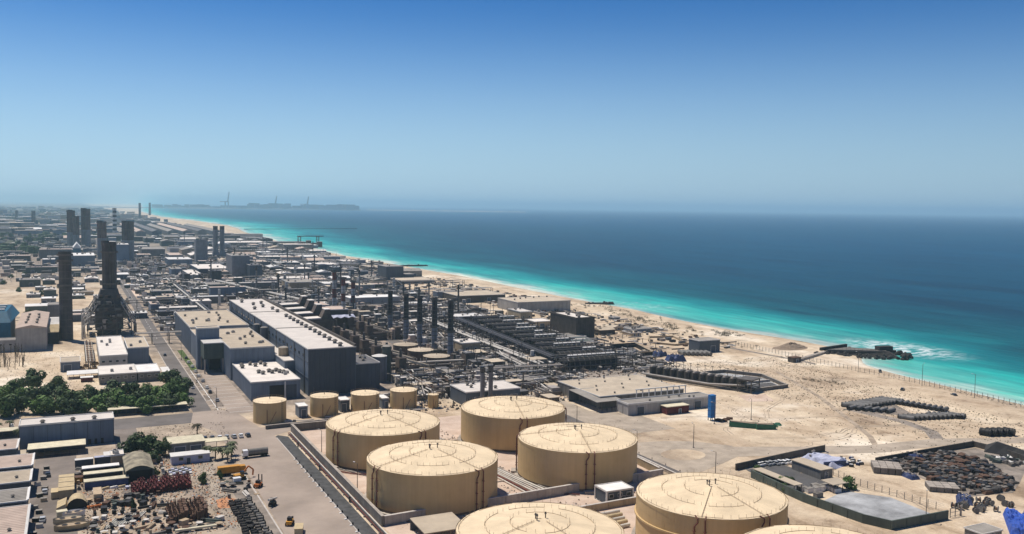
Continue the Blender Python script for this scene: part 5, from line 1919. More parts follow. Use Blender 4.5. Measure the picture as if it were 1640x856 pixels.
def lamp(x, y, h=9, label='tall thin lamp post', group='lamp posts', double=False, auto=True):
    t = thing('lamp_post', label, 'lamp post', (x, y, 0), R.uniform(0, 3), group, auto)
    inst(('lp', h), 'pole', lambda b: (b.cyl(0, 0, 0, h, 0.16, 0.1, 'steel', 6), b.box(-0.3, -0.3, 0, 0.3, 0.3, 0.5, 'concrete')), t)
    inst(('lh', double), 'lamp_head', lambda b: (b.tube((0, 0, -0.1), (1.6, 0, 0.25), 0.07, 'steel', 4), b.box(1.2, -0.18, 0.2, 2.0, 0.18, 0.38, 'trim')) + ((b.tube((0, 0, -0.1), (-1.6, 0, 0.25), 0.07, 'steel', 4), b.box(-2.0, -0.18, 0.2, -1.2, 0.18, 0.38, 'trim')) if double else ()), t, (0, 0, h))
    return t


for x, y in ((437.5, 402), (438.5, 356), (438, 322), (436, 292)):
    lamp(x, y, 13, 'tall lamp post along the beach fence', 'lamp posts along the beach fence')
for x, y in ((62, 452), (61, 520), (61, 600), (61, 690), (204.5, 300), (205.5, 350), (206, 400), (216, 470), (218, 430), (240, 455), (262, 455), (300, 455), (233, 300), (214, 262), (246, 196), (88, 300), (88, 350), (98, 270), (268, 330), (290, 330), (160, 440), (190, 440)):
    lamp(x, y, 10, 'slim lamp post', 'lamp posts about the works')
t = thing('pickup_truck', 'dark pickup truck parked on the beach by the fence', 'truck', (452, 398, 0.3), 0.8)
inst(('car', 'car_dark'), 'body', b_car('car_dark'), t)
inst(('cabin', 'car_dark'), 'cabin', b_cabin('car_dark'), t)
for dx in (-1.4, 1.35):
    for dy in (-0.8, 0.8):
        inst('wheel', 'wheel', b_wheel, t, (dx, dy, 0.33))
car(418, 352, 0.5, 'car_dark', 'dark car parked on the sand beside the shore road', None, False)
car(432, 330, 1.2, 'car_dark', 'dark car parked at the lay-by of the shore road', None, False)

# pipe stacks on the sand: every pipe is a thing lying there


def pipe_rows(p0, p1, count, length, r, k, label, group, ang, layers=1):
    p0, p1 = Vector(p0), Vector(p1)
    for i in range(count):
        c = p0.lerp(p1, i / max(1, count - 1))
        for l_ in range(layers):
            t = thing('large_pipe', label, 'pipe', (c.x, c.y, r + l_ * r * 1.8), ang + R.uniform(-.05, .05), group)

            def f(b):
                b.tube((-length / 2, 0, 0), (length / 2, 0, 0), r, k, 10, False)
                b.tube((-length / 2 + 0.1, 0, 0), (length / 2 - 0.1, 0, 0), r * 0.86, 'black', 10, True)
            inst(('lpipe', length, r, k), 'barrel', f, t)

            for s_ in (-1, 1):
                inst(('lcol', r), 'collar', lambda b: b.tube((-.18, 0, 0), (.18, 0, 0), r * 1.1, 'rock', 10, False), t, (s_ * (length / 2 - .28), 0, 0))


pipe_rows((357, 330), (387, 333), 12, 12, 1.15, 'pipe_stock', 'dark large pipe in the long diagonal pile on the sand', 'pipes in the long diagonal pile', -0.95)
pipe_rows((354, 328), (366, 315), 6, 8, 1.0, 'pipe_stock', 'dark large pipe at the inland end of the diagonal pile', 'pipes at the inland end of the pile', 0.25)
pipe_rows((384, 338), (394, 306), 13, 7, 1.0, 'pipe_stock', 'dark large pipe in the seaward pile on the sand', 'pipes in the seaward pile', 0.3)
pipe_rows((361, 301), (389, 295), 12, 8, 1.05, 'pipe_stock', 'dark large pipe in the front pile on the sand', 'pipes in the front pile', -1.15)
pipe_rows((377, 302), (389, 292), 8, 6, 1.0, 'pipe_stock', 'dark large pipe at the end of the front pile', 'pipes at the end of the front pile', 0.5)
sheet('pile_pad', [(352, 318), (372, 305), (384, 328), (372, 340), (354, 334)], 0.06, 'track_grey')
for i in range(5):
    tt = thing('dark_drum', 'big black drum lying beside the desert road', 'drum', (368.5 + i * 2.7, 264.5 - i * 0.9, 1.7), 1.9, 'black drums beside the desert road', True)
    inst('ddrum', 'barrel', lambda b: b.tube((-2.4, 0, 0), (2.4, 0, 0), 1.65, 'black', 12), tt)
    inst('dband', 'band', lambda b: [b.tube((x - 0.1, 0, 0), (x + 0.1, 0, 0), 1.75, 'rubber', 12) for x in (-1.6, 0, 1.6)], tt)
mark('the black drums', 373, 263)
mark('the front pipe pile', 375, 297)

# ------------------------------------------------------------------ walled lagoon yard
wall_line('yard_wall', 'dark green grey wall round the lagoon yard and its cars', [(227, 257), (225, 235), (224.5, 228), (227, 204), (230.5, 196), (256, 195.5)], 3.0, 0.5, 'wall_green')
wall_line('yard_wall', 'dark wall on the desert side of the small car yard', [(228, 267), (262, 272), (281, 274)], 2.6, 0.5, 'wall_brown')
sheet('lagoon_floor', [(232, 226), (228.5, 205), (231.5, 198), (255, 197.5), (256.5, 219), (247, 231)], 0.06, 'lagoon')
sheet('yard_asphalt', [(230, 256), (229, 238), (243, 233), (252, 244), (250, 268), (232, 266)], 0.055, 'asphalt_dark')
canopy('long_canopy', 'long tan lean-to roof along the inside of the lagoon yard wall', 227.5, 231.5, 235.5, 257, 3.2, 'roof_tan', back=False, slope=0.15, nposts=3)
t = building('yard_office', 'long low office cabin with a tan roof in the lagoon yard', 'cabin', 249, 255, 244.5, 259.5, 3.8, 'wall_grey', 'roof_tan', par=0, wins=1, doors=1)
canopy('yard_canopy', 'small tan square canopy beside the bush in the lagoon yard', 241, 248.5, 230.5, 236.5, 3.1, 'roof_tan', back=False, slope=0.2, nposts=4)
mark('the lagoon yard office', 252, 252)
mark('the lagoon yard', 242, 215)
for i in range(9):
    car(238 + i * 1.9 + R.uniform(-.3, .3), 269.5 - i * 0.35 - (i % 2) * 0.6, PI / 2 + 0.2, R.choice(['car_white', 'car_dark', 'car_white', 'car_silver']), group='cars in the walled car yard')
b_tarp = tarp('lilac blue sheeting spread over a stack behind the yard office', 268, 262, 8, 6.5, 2.6, 'lilac', 5)
wall_line('stack_edge', 'dark blue edging of the sheeted stack behind the yard office', [(262.5, 256), (272.5, 254.5)], 2.2, 0.5, 'navy')
for i in range(12):
    tt = thing('scrap_bale', 'small dark and white bale by the sheeted stack', 'bale', (274 + R.uniform(-1, 8), 258 + R.uniform(-6, 5), 0), R.uniform(0, 3), 'bales by the sheeted stack')
    inst(('bale', i % 3), 'bale', lambda b: (b.box(-0.9, -0.6, 0, 0.9, 0.6, 0.9, ('black', 'navy', 'steel')[i % 3]), b.box(-0.5, -0.5, 0.903, 0.7, 0.4, 1.15, 'trim')), tt)
for i in range(14):
    x, y = 232 + R.uniform(0, 13), 231 + R.uniform(-1.5, 7)
    k = R.choice(['trim', 'concrete', 'black', 'wall_grey', 'roof_white'])
    tt = thing('crate', {'trim': 'pale', 'concrete': 'sandy', 'black': 'black', 'wall_grey': 'grey', 'roof_white': 'white'}[k] + ' crate stacked at the canopy end of the lagoon yard', 'crate', (x, y, 0.06), R.uniform(-.3, .3), 'crates in the lagoon yard', True)
    inst(('crate', k), 'box', lambda b: b.box(-1.4, -0.9, 0, 1.4, 0.9, 1.5, k), tt)
    inst(('cratel', k), 'lid', lambda b: b.box(-1.45, -0.95, 1.503, 1.45, 0.95, 1.6, 'roof_grey'), tt)
for i in range(4):
    tt = thing('pipe_bundle', 'pale pipe bundle lying by the lagoon yard wall', 'pipes', (228.5 + i * 0.4, 231 - i * 3.2, 0.1), 1.3 + i * 0.1, 'pipe bundles in the lagoon yard', True)
    for j in range(4):
        inst(('pbun', j % 2), 'pipe', lambda b: b.tube((-3.5, 0, 0.25), (3.5, 0, 0.25), 0.25, 'pipe_pale', 6), tt, (0, j * 0.5, 0))
t = thing('wire_fence', 'wire fence on posts along the desert side of the lagoon yard', 'fence', (258, 247, 0))
P0, P1 = [Vector(p) for p in ((0, 0), (-1, -14), (3, -46))], None
for a, c in zip(P0[:-1], P0[1:]):
    k_ = int((c - a).length / 2.8)
    for i in range(k_):
        q = a.lerp(c, i / k_)
        inst('fpost2', 'post', lambda b: b.box(-0.08, -0.08, 0, 0.08, 0.08, 2.6, 'wall_grey'), t, (q.x, q.y, 0))
    b = MB()
    for z in (0.6, 1.3, 2.0, 2.5):
        b.tube((a.x, a.y, z), (c.x, c.y, z), 0.03, 'wall_grey', 3, False)
    b.build('wire', t)
t = thing('yard_gate', 'thin framed gate at the corner of the lagoon yard', 'gate', (257.5, 196, 0))
b = MB()
for x in (0, 2.4, 4.8):
    b.box(x - 0.1, -0.1, 0, x + 0.1, 0.1, 3.2, 'wall_grey')
for z in (0.4, 1.7, 3.0):
    b.box(0, -0.06, z, 4.8, 0.06, z + 0.12, 'wall_grey')
b.build('gate_frame', t)
inst('gpost3', 'gate_post', lambda b: b.box(-0.2, -0.2, 0, 0.2, 0.2, 3.6, 'concrete'), t, (5.2, 0, 0))

# ------------------------------------------------------------------ scrap field
wall_line('scrap_wall', 'dark wall of the scrap yard on the desert road side', [(286, 252), (346, 254), (347, 240), (344, 226)], 2.4, 0.5, 'wall_brown')
sheet('scrap_floor', [(284, 208), (302, 205), (316, 212), (345, 228), (345, 252), (288, 252)], 0.05, 'track_grey')


def b_scrap(i):
    rr = random.Random(i)

    def f(b):
        w_, l_, h = rr.uniform(1.0, 1.8), rr.uniform(0.7, 1.2), rr.uniform(0.6, 1.6)
        k = ('rust', 'black', 'rock', 'steel', 'steel_brown')[i % 5]
        b.hexa([(-w_, -l_, -.1), (w_, -l_, -.1), (w_, l_, -.1), (-w_, l_, -.1), (-w_ * rr.uniform(.6, 1), -l_, h), (w_ * rr.uniform(.6, 1), -l_ * .8, h * .8), (w_ * .8, l_, h), (-w_, l_ * .7, h * rr.uniform(.6, 1.1))], k)
        if i % 7 == 0:
            b.box(-w_ * 0.7, -l_ * 0.5, h + 0.01, w_ * 0.7, l_ * 0.5, h + 0.25, ('concrete_dark', 'concrete', 'wall_grey')[i % 4 % 3])
    return f


poly = [(287, 225), (285, 209), (301, 206), (314, 212), (329, 236), (326, 252), (311, 254), (290, 252)]


def inside(x, y, P):
    c = False
    for (x0, y0), (x1, y1) in zip(P, P[1:] + P[:1]):
        if (y0 > y) != (y1 > y) and x < (x1 - x0) * (y - y0) / (y1 - y0) + x0:
            c = not c
    return c


cnt = 0
yy = 206.0
while yy < 254:
    xx = 284.0
    while xx < 330:
        x, y = xx + R.uniform(-.5, .5), yy + R.uniform(-.4, .4)
        if inside(x, y, poly) and cnt < 285 and R.random() < 0.93:
            i = R.randrange(15)
            tt = inst(('scrap', i), 'scrap_heap', b_scrap(i), None, (x, y, 0.1), R.uniform(-.5, .5), R.uniform(.85, 1.25))
            tag(tt, ('rusty', 'black', 'dark grey', 'grey brown', 'dark brown')[i % 5] + (' pale topped' if i % 7 == 0 else '') + ' scrap heap in the dense rows of the scrap yard', 'scrap', 'scrap heaps in the scrap yard')
            cnt += 1
        xx += 2.9
    yy += 1.95
for i in range(26):
    x, y = 344 - R.uniform(0, 10) - i * 0.1, 227 + R.uniform(0, 12)
    j = i % 15
    tt = inst(('wscrap', j % 4), 'white_scrap', lambda b: (b.hexa([(-1.5, -.8, 0), (1.5, -.8, 0), (1.5, .8, 0), (-1.5, .8, 0), (-1.2, -.5, 1.4), (1.0, -.8, .9), (1.3, .6, 1.5), (-1.4, .8, 1.0)], ('trim', 'black', 'wall_green', 'steel')[j % 4])), None, (x, y, 0.05), R.uniform(0, 3))
    tag(tt, ('white', 'black', 'green grey', 'dark steel')[j % 4] + ' scrap piece by the scrap yard corner wall', 'scrap', 'mixed scrap by the corner wall')
t = thing('black_cover', 'black sheeted ridge heap along the corner of the scrap yard', 'heap', (350, 234, 0), -1.2)
b = MB()
for i in range(7):
    h0, h1 = 2.6 + (i * 7 % 4) * 0.7, 2.6 + ((i + 1) * 7 % 4) * 0.7
    b.hexa([(-14 + i * 4, -3, 0), (-10 + i * 4, -3, 0), (-10 + i * 4, 3, 0), (-14 + i * 4, 3, 0), (-14 + i * 4, -.6, h0), (-10 + i * 4, -.6, h1), (-10 + i * 4, .6, h1), (-14 + i * 4, .6, h0)], 'black')
b.build('cover', t)


def brick_stack(label, x0, y0, x1, y1, rows_, h, k='concrete', group='pallet rows beside the scrap yard'):
    p, q = Vector((x0, y0)), Vector((x1, y1))
    d_ = (q - p)
    t = thing('pallet_row', label, 'pallets', (x0, y0, 0.05), math.atan2(d_.y, d_.x), group)
    n_ = int(d_.length / 2.6)
    for i in range(n_):
        for j in range(rows_):
            inst(('pal', k, h), 'pallet_stack', lambda b: (b.box(-1.15, -1.15, 0, 1.15, 1.15, h, 'concrete_dark'), b.box(-1.2, -1.2, h + .003, 1.2, 1.2, h + 0.25, k)), t, (1.3 + i * 2.6, j * 2.6, R.uniform(-.04, .04)), R.uniform(-.05, .05))


brick_stack('sandy pallet stacks on the yard side of the scrap field', 275, 243.5, 283.5, 236, 4, 2.2)
brick_stack('sandy pallet stacks by the front corner of the scrap field', 275.5, 219, 284.5, 212, 3, 1.6)
tarp('blue and rust sheeted pile in front of the sandy pallet stacks', 277.5, 206, 4.5, 2.6, 2.0, 'navy', 8)
tarp('small navy sheeted pile at the end of the sandy pallet stacks', 283, 233, 3.0, 2.0, 1.8, 'navy', 9)
tarp('navy sheeted pile in the far edge of the scrap field', 306, 251, 4, 2, 2.2, 'navy', 10)
for i in range(22):
    x, y = 266 + R.uniform(0, 24), 196 + R.uniform(-2, 8)
    tt = thing('cable_reel', R.choice(['grey', 'rusty', 'wooden']) + ' cable reel standing on edge by the yard road', 'cable reel', (x, y, 1.0), R.uniform(0, 3), 'cable reels by the yard road', True)
    inst('reel', 'flange', lambda b: [b.tube((0, s_ * 0.6 - 0.08, 0), (0, s_ * 0.6 + 0.08, 0), 1.0, 'wall_grey', 10) for s_ in (-1, 1)], tt)
    inst('reelc', 'drum', lambda b: b.tube((0, -0.5, 0), (0, 0.5, 0), 0.55, 'rust', 8), tt)
mark('the scrap yard', 310, 230)
building('yard_store', 'small grey cabin by the bottom edge of the yard road', 'cabin', 246, 255, 176, 182, 3.2, 'wall_grey', 'roof_grey', par=0.1, doors=1)

# ------------------------------------------------------------------ inland yards at the bottom
t = building('slate_warehouse', 'long slate blue warehouse with a pale roof in front of the tree belt', 'warehouse', -20.2, 14.2, 403.5, 415.5, 9.9, 'wall_slate', 'roof_pale', par=0.35, vents=[(-9, -4), (2, -4), (10, -4)], doors=0, ribs=2.2)
for i in range(7):
    inst('wpan', 'wall_panel', lambda b: b.box(-2.35, -0.12, 0, 2.35, 0.05, 9.2, 'wall_blue'), t, (-14.7 + i * 4.9, -6.1, 0.2))
for i in range(3):
    inst('hatch', 'hatch', lambda b: b.box(-0.5, -0.1, 0, 0.5, 0.04, 2.1, 'black'), t, (8 + i * 2.4, -6.24, 0.1))
mark('the long slate warehouse', -3, 408)
canopy('vehicle_shelter', 'long white edged vehicle shelter along the foot of the slate warehouse', -17, 3.5, 389, 398, 3.6, 'cream', slope=0.1, nposts=8)
canopy('lean_to', 'short crooked tan beam roof at the end of the vehicle shelter', -21, -17.3, 386, 390, 3.4, 'roof_tan', back=False, slope=1.2, nposts=2)
for i, (y0, y1, k, x1, lb) in enumerate(((386, 401, 'roof_rose', -20.6, 'small flat rose roofed store at the end of the slate warehouse'), (359, 375.5, 'roof_rose', -14.5, 'first low store of the terrace below the slate warehouse, rosy roof'), (339, 353.5, 'roof_tan', -14.4, 'second low store of the terrace, ribbed tan roof'),
                                         (317, 331, 'roof_tan', -14.4, 'third low store of the terrace, greenish grey roof'), (270, 312, 'roof_rose', -13.6, 'largest low store of the terrace, wide rosy roof with a white gutter'))):
    t = building('terrace_store', lb, 'store', -64, x1, y0, y1, 5.4, 'wall_slate', ('roof_grey' if i == 3 else k), par=0.12, vents=[((x1 + 64) / 2 - 4 - 7 * q, -2 + 3 * q) for q in range(2)], group='terrace of low stores', vs=0.9, doors=0)
    b = MB()
    wx, wy = (x1 + 64) / 2, (y1 - y0) / 2
    b.tube((wx + 0.5, -wy, 5.5), (wx + 0.5, wy, 5.5), 0.28, 'roof_white', 6)
    b.build('gutter', t)
    b = MB()
    for q in range(int((y1 - y0) / 1.6)):
        b.box(-wx, -wy + q * 1.6, 5.403, wx, -wy + q * 1.6 + 0.12, 5.47, k if i != 3 else 'roof_grey')
    b.build('roof_seam', t)
for i in range(16):
    y = 272 + i * 6.6 + R.uniform(-1, 1)
    k = R.choice(['trim', 'brick_sand', 'wall_grey', 'black', 'canvas'])
    tt = thing('crate', {'trim': 'pale', 'brick_sand': 'sandy', 'wall_grey': 'grey', 'black': 'black', 'canvas': 'tan'}[k] + ' crate set against the end of the low stores', 'crate', (-11.5 + R.uniform(-1, 2), y, 0.04), R.uniform(-.4, .4), 'crates against the low stores', True)
    inst(('crate2', k), 'box', lambda b: b.box(-0.9, -0.7, 0, 0.9, 0.7, 1.1, k), tt)
    inst(('crate2l', k), 'lid', lambda b: b.box(-0.95, -0.75, 1.103, 0.95, 0.75, 1.2, 'roof_grey'), tt)
canopy('carport', 'long tan carport roof in front of the tree belt with a dark open bay', 13.5, 48.5, 451.5, 457.5, 3.2, 'cream', slope=0.15, nposts=10)
canopy('carport', 'second tan carport at the road corner of the slate warehouse', -60, -22, 427, 433, 3.0, 'cream', slope=0.15, nposts=8)
building('gate_house', 'cream roofed workshop beside the dark rounded trees', 'workshop', 33, 46.3, 371, 381.5, 5.2, 'wall_grey', 'cream', par=0, wins=0, doors=2)
building('lilac_shed', 'low lilac shed in front of the cream roofed workshop', 'shed', 32.5, 46.5, 358.5, 364, 3.4, 'lilac', 'trim', par=0, doors=1, wins=2)
canopy('sun_shade', 'scalloped cream sunshade beside the cream roofed workshop', 47, 56, 376, 381, 3.2, 'cream', back=False, slope=0.3, nposts=3)
mark('the cream roofed workshop', 40, 376)
t = thing('arched_shed', 'patchy green brown arched roof shed with a dark open front', 'shed', (20.3, 350.5, 0))
occ(15, 340, 26, 362)
n_ = 8
b = MB()
P = [(-4.8 + 9.6 * i / n_, 4.6 + 1.7 * math.sin(PI * i / n_)) for i in range(n_ + 1)]
for (x0, z0), (x1, z1) in zip(P[:-1], P[1:]):
    b.face([(x0, -10.5, z0), (x1, -10.5, z1), (x1, 10.5, z1), (x0, 10.5, z0)], 'roof_patch', True)
    b.face([(x0, 10.5, z0 - .2), (x1, 10.5, z1 - .2), (x1, -10.5, z1 - .2), (x0, -10.5, z0 - .2)], 'roof_patch', True)
b.face([(x, -10.3, z - .02) for x, z in P], 'wall_green')
b.build('arched_roof', t)
b = MB()
b.box(-4.7, -8.5, 0, 4.7, 10, 4.5, 'wall_green')
b.build('wall', t)
b = MB()
b.box(-4.2, -8.62, 0.1, 4.2, -8.5, 4.4, 'black')
b.build('opening', t)
for x in (-4.6, 4.6):
    inst('aspost', 'post', lambda b: b.box(-.15, -.15, 0, .15, .15, 4.5, 'steel'), t, (x, -10.2, 0))


def b_cont(k, L_, h, w_=2.4):
    def f(b):
        b.box(-L_ / 2, -w_ / 2, 0.15, L_ / 2, w_ / 2, h, k)
        for i in range(int(L_ / 0.8)):
            x = -L_ / 2 + 0.4 + i * 0.8
            b.box(x, -w_ / 2 - 0.06, 0.3, x + 0.35, -w_ / 2 - 0.003, h - 0.15, k)
    return f


def container(label, x, y, rz, k, L_=6.0, h=2.6, roof='trim', group=None, auto=False, name='container', w_=2.4, cat='container'):
    t = thing(name, label, cat, (x, y, 0.05), rz, group, auto)
    inst(('cont', k, L_, h, w_), 'body', b_cont(k, L_, h, w_), t)
    inst(('contr', roof, L_, h, w_), 'roof', lambda b: b.box(-L_ / 2 - .05, -w_ / 2 - .1, h + .003, L_ / 2 + .05, w_ / 2 + .1, h + 0.14, roof), t)
    inst(('contd', L_, w_), 'door', lambda b: [b.box(L_ / 2 + .003, s_ - 0.5, 0.3, L_ / 2 + 0.07, s_ + 0.5, h - 0.25, 'wall_slate') for s_ in (-0.56, 0.56)], t)
    return t


container('dark slate container with a pale lid, inland of a matching pair', 2.6, 370, 0.02, 'wall_slate', 6.2, 2.8)
container('dark slate container with a pale lid, road side of a matching pair', 8.9, 371, 0.02, 'wall_slate', 5.4, 2.8, roof='lilac')
container('narrow slate container standing end on beside the tan block', 10.7, 373.5, PI / 2, 'wall_slate', 6, 3.0)
building('yard_block', 'small tan block with clutter on its roof beside the arched shed', 'block', 11.8, 16, 365, 372, 4.4, 'wall_tan', 'roof_pale', par=0.3, acu=2, doors=0)
for i, (x0, x1, y, lb) in enumerate(((2, 14, 356.5, 'long dark low shed with a pale roof edge, closest to the containers'), (2.4, 15, 348.5, 'long dark low shed with a cream roof, middle of three'), (2.4, 16.4, 339, 'long dark blue low shed with a white roof edge, last of three'))):
    building('low_shed', lb, 'shed', x0, x1, y, y + 3.2, 2.9, 'black' if i < 2 else 'navy', 'cream' if i else 'roof_white', par=0, doors=0)
    for q in range(4):
        tt = thing('tarp_strip', 'crumpled pale sheet lying in front of the long low sheds', 'sheet', (x0 + 4 + q * 2.6, y - 1.6, 0.05), R.uniform(-.3, .3), 'pale sheets by the long low sheds', True)
        inst(('tstrip', q % 2), 'sheet', lambda b: b.hexa([(-1.6, -.5, 0), (1.6, -.6, 0), (1.5, .6, 0), (-1.6, .5, 0), (-1.2, -.3, .5), (1.2, -.4, .9), (1.1, .3, .8), (-1.1, .3, .6)], ('roof_white', 'canvas')[q % 2]), tt)
t = building('tan_cabin', 'tall tan canvas sided cabin at the edge of the yard pavement', 'cabin', -5.4, -1.0, 331, 350, 3.2, 'canvas', 'canvas', par=0, doors=0)
for i in range(3):
    inst('cseam', 'roof_rib', lambda b: b.box(-2.4, -.12, 3.204, 2.4, .12, 3.34, 'roof_tan'), t, (0, -6 + i * 6, 0))
container('small tan box against the side of the tall tan cabin', -6.6, 335, PI / 2, 'canvas', 5, 2.2, roof='canvas')
t = thing('canvas_shelter', 'bulging tan canvas shelter with a round black mouth', 'shelter', (0, 322.5, 0))
b = MB()
P = [(3.3 * math.cos(PI * i / 10), 3.5 * math.sin(PI * i / 10)) for i in range(11)]
for (x0, z0), (x1, z1) in zip(P[:-1], P[1:]):
    b.face([(x0, -3.5, z0), (x0 * .8, 4.5, z0 * .85), (x1 * .8, 4.5, z1 * .85), (x1, -3.5, z1)], 'canvas', True)
b.build('canvas', t)
b = MB()
b.face([(x * 0.96, -3.2, z * 0.96) for x, z in P[::-1]], 'black')
b.build('mouth', t)
b = MB()
b.hexa([(-6.2, -4.4, 0), (-3.2, -4.4, 0), (-3.0, 3, 0), (-6, 3, 0), (-6, -4.2, 1.2), (-3.4, -4, 2.2), (-3, 3, 2.4), (-5.8, 3, 1.4)], 'canvas')
b.build('side_flap', t)
container('tan crate container standing beside the canvas shelter', 6.2, 328, PI / 2, 'canvas', 8, 2.4, roof='brick_sand')
container('small cream box at the foot of the canvas shelter', -4.4, 313.5, 0.1, 'cream', 3, 1.6, roof='cream')
for i in range(6):
    tt = thing('clay_pot', 'round orange clay pot in the row beside the canvas shelter', 'pot', (3.4 + i * 1.1, 317.5 + i * 0.15, 0.05), 0, 'orange pots beside the canvas shelter')
    inst('pot', 'pot', lambda b: (b.cyl(0, 0, 0, 0.8, 0.4, 0.62, 'orange', 10, top=False), b.cyl(0, 0, 0.8, 1.1, 0.62, 0.35, 'orange', 10)), tt)
    inst('potd', 'soil', lambda b: b.cyl(0, 0, 1.1, 1.13, 0.28, 0.28, 'black', 8), tt)
for i, (x, y, L_, k, lb) in enumerate(((-2.4, 306, 9, 'cream', 'long cream upturned hull lying behind the open tan one'), (-1.5, 299.5, 10, 'canvas', 'open tan hull with a dark hollow at the picture bottom'), (-1, 311.5, 6.5, 'roof_white', 'white hull with two dark hollows behind the cream one'))):
    t = thing('boat_hull', lb, 'boat', (x, y, 0.05), 0.12 * (i - 1), 'hulls in the yard')
    b = MB()
    h = 1.7
    for a_ in range(8):
        q0, q1 = a_ / 8, (a_ + 1) / 8
        f = lambda q: 1.9 * (1 - abs(2 * q - 1) ** 2.6)
        x0, x1 = (q0 - .5) * L_, (q1 - .5) * L_
        for s_ in (-1, 1):
            p = [(x0, s_ * f(q0) * .5, .1), (x1, s_ * f(q1) * .5, .1), (x1, s_ * f(q1), h), (x0, s_ * f(q0), h)]
            b.face(p if s_ < 0 else p[::-1], k, True)
            b.face(p[::-1] if s_ < 0 else p, k, True)
    b.build('hull', t)
    b = MB()
    b.face([((q / 8 - .5) * L_ * .92, -1.5 * (1 - abs(q / 4 - 1) ** 2.6), h - .25) for q in range(9)] + [((q / 8 - .5) * L_ * .92, 1.5 * (1 - abs(q / 4 - 1) ** 2.6), h - .25) for q in range(8, -1, -1)], 'brick_sand')
    b.build('deck', t)
    for dx in (-L_ * .2, L_ * .15):
        b = MB()
        b.cyl(dx, 0, h - .24, h - .2, .8, .8, 'black', 10)
        b.cyl(dx, 0, h - .24, h - .1, .85, .85, k, 10, top=False)
        b.build('hatch', t)
# maroon frames, brown stacks, silver sheets, rails, machines
for i in range(54):
    x, y = 17.5 + (i % 18) * 1.05, 325.5 + (i // 18) * 3.6 + (i % 18) * 0.12 + R.uniform(-.4, .4)
    tt = inst(('mframe', i % 4), 'scaffold', lambda b: (legs_box(b, -.45, -1.4, .45, 1.4, 2.2 + 0.5 * (i % 4), 'maroon', 0.22), b.box(-.4, -1.2, 0.2, .4, 1.2, 1.5 + .4 * (i % 4), 'maroon')), None, (x, y, 0.05), R.uniform(-.2, .2))
    tag(tt, ('shortest', 'low', 'tall', 'tallest')[i % 4] + ' kind of maroon steel frame in the packed yard block', 'frame', 'maroon frames packed in the yard')
for i in range(60):
    x, y = 26.3 + (i % 10) * 1.15 + R.uniform(-.2, .2), 293 + (i // 10) * 2.3 + R.uniform(-.3, .3)
    tt = inst(('brs', i % 5), 'rusty_stack', lambda b: (b.box(-.5, -.95, 0, .5, .95, 1.6 + .5 * (i % 5), 'rust'), [b.tube((R.uniform(-.4, .4), R.uniform(-.8, .8), 1), (R.uniform(-.4, .4), R.uniform(-.8, .8), 3.3 + .3 * (i % 3)), 0.09, 'rust', 4) for _ in range(4)]), None, (x, y, 0.05), R.uniform(-.3, .3))
    tag(tt, ('very low', 'low', 'middling', 'tall', 'very tall')[i % 5] + ' rusty brown bundle of uprights in the square yard stack', 'stack', 'rusty bundles in the square stack')
mark('the maroon frames', 27, 329)
mark('the rusty square stack', 32, 300)
for i in range(28):
    x, y = 31 + (i % 7) * 1.15, 345 + (i // 7) * 2.0
    tt = inst(('sil', i % 3), 'metal_sheet_stack', lambda b: b.box(-.5, -.85, 0, .5, .85, .5 + .35 * (i % 3), ('trim', 'lilac', 'wall_grey')[i % 3]), None, (x, y, 0.05), R.uniform(-.15, .15))
    tag(tt, 'silvery sheet metal stack below the low lilac shed', 'sheets', 'sheet metal stacks below the lilac shed')
for i in range(9):
    x = 15.8 + i * 1.3
    tt = inst(('lils', i % 2), 'metal_sheet_stack', lambda b: b.box(-.55, -1.0, 0, .55, 1.0, .7, ('lilac', 'trim')[i % 2]), None, (x, 335.5 + i * .25, 0.05), .1)
    tag(tt, 'bluish sheet stack behind the maroon frames', 'sheets', 'bluish sheets behind the maroon frames')
for i in range(10):
    tt = thing('rail_bundle', 'long pale rail bundle lying across the yard', 'rails', (9.5 + i * 0.95, 299 + i * 0.4, 0.05), 1.15 + R.uniform(-.04, .04), 'rail bundles across the yard')
    for j in range(3):
        inst(('rail', j % 2), 'rail', lambda b: b.box(-4.5, -.14, 0, 4.5, .14, .35, ('pipe_pale', 'wall_green')[j % 2]), tt, (0, j * .32, 0))
t = thing('long_beam', 'long cream beam lying at the bottom edge of the yard', 'beam', (32.5, 283, 0.05), 0.0)
b = MB()
b.box(-6, -.5, .5, 6, .5, 1.1, 'cream')
b.build('beam', t)
for dx in (-4.5, 0, 4.5):
    inst('trestle', 'trestle', lambda b: b.box(-.3, -.6, 0, .3, .6, .49, 'black'), t, (dx, 0, 0))
rr = random.Random(99)
JUNK = [('barrel', 'steel barrel'), ('spool', 'cable spool'), ('pallet', 'wooden pallet'), ('crate', 'crate'), ('valve', 'valve'), ('bundle', 'bundle of pipes'), ('tyre', 'stack of tyres')]


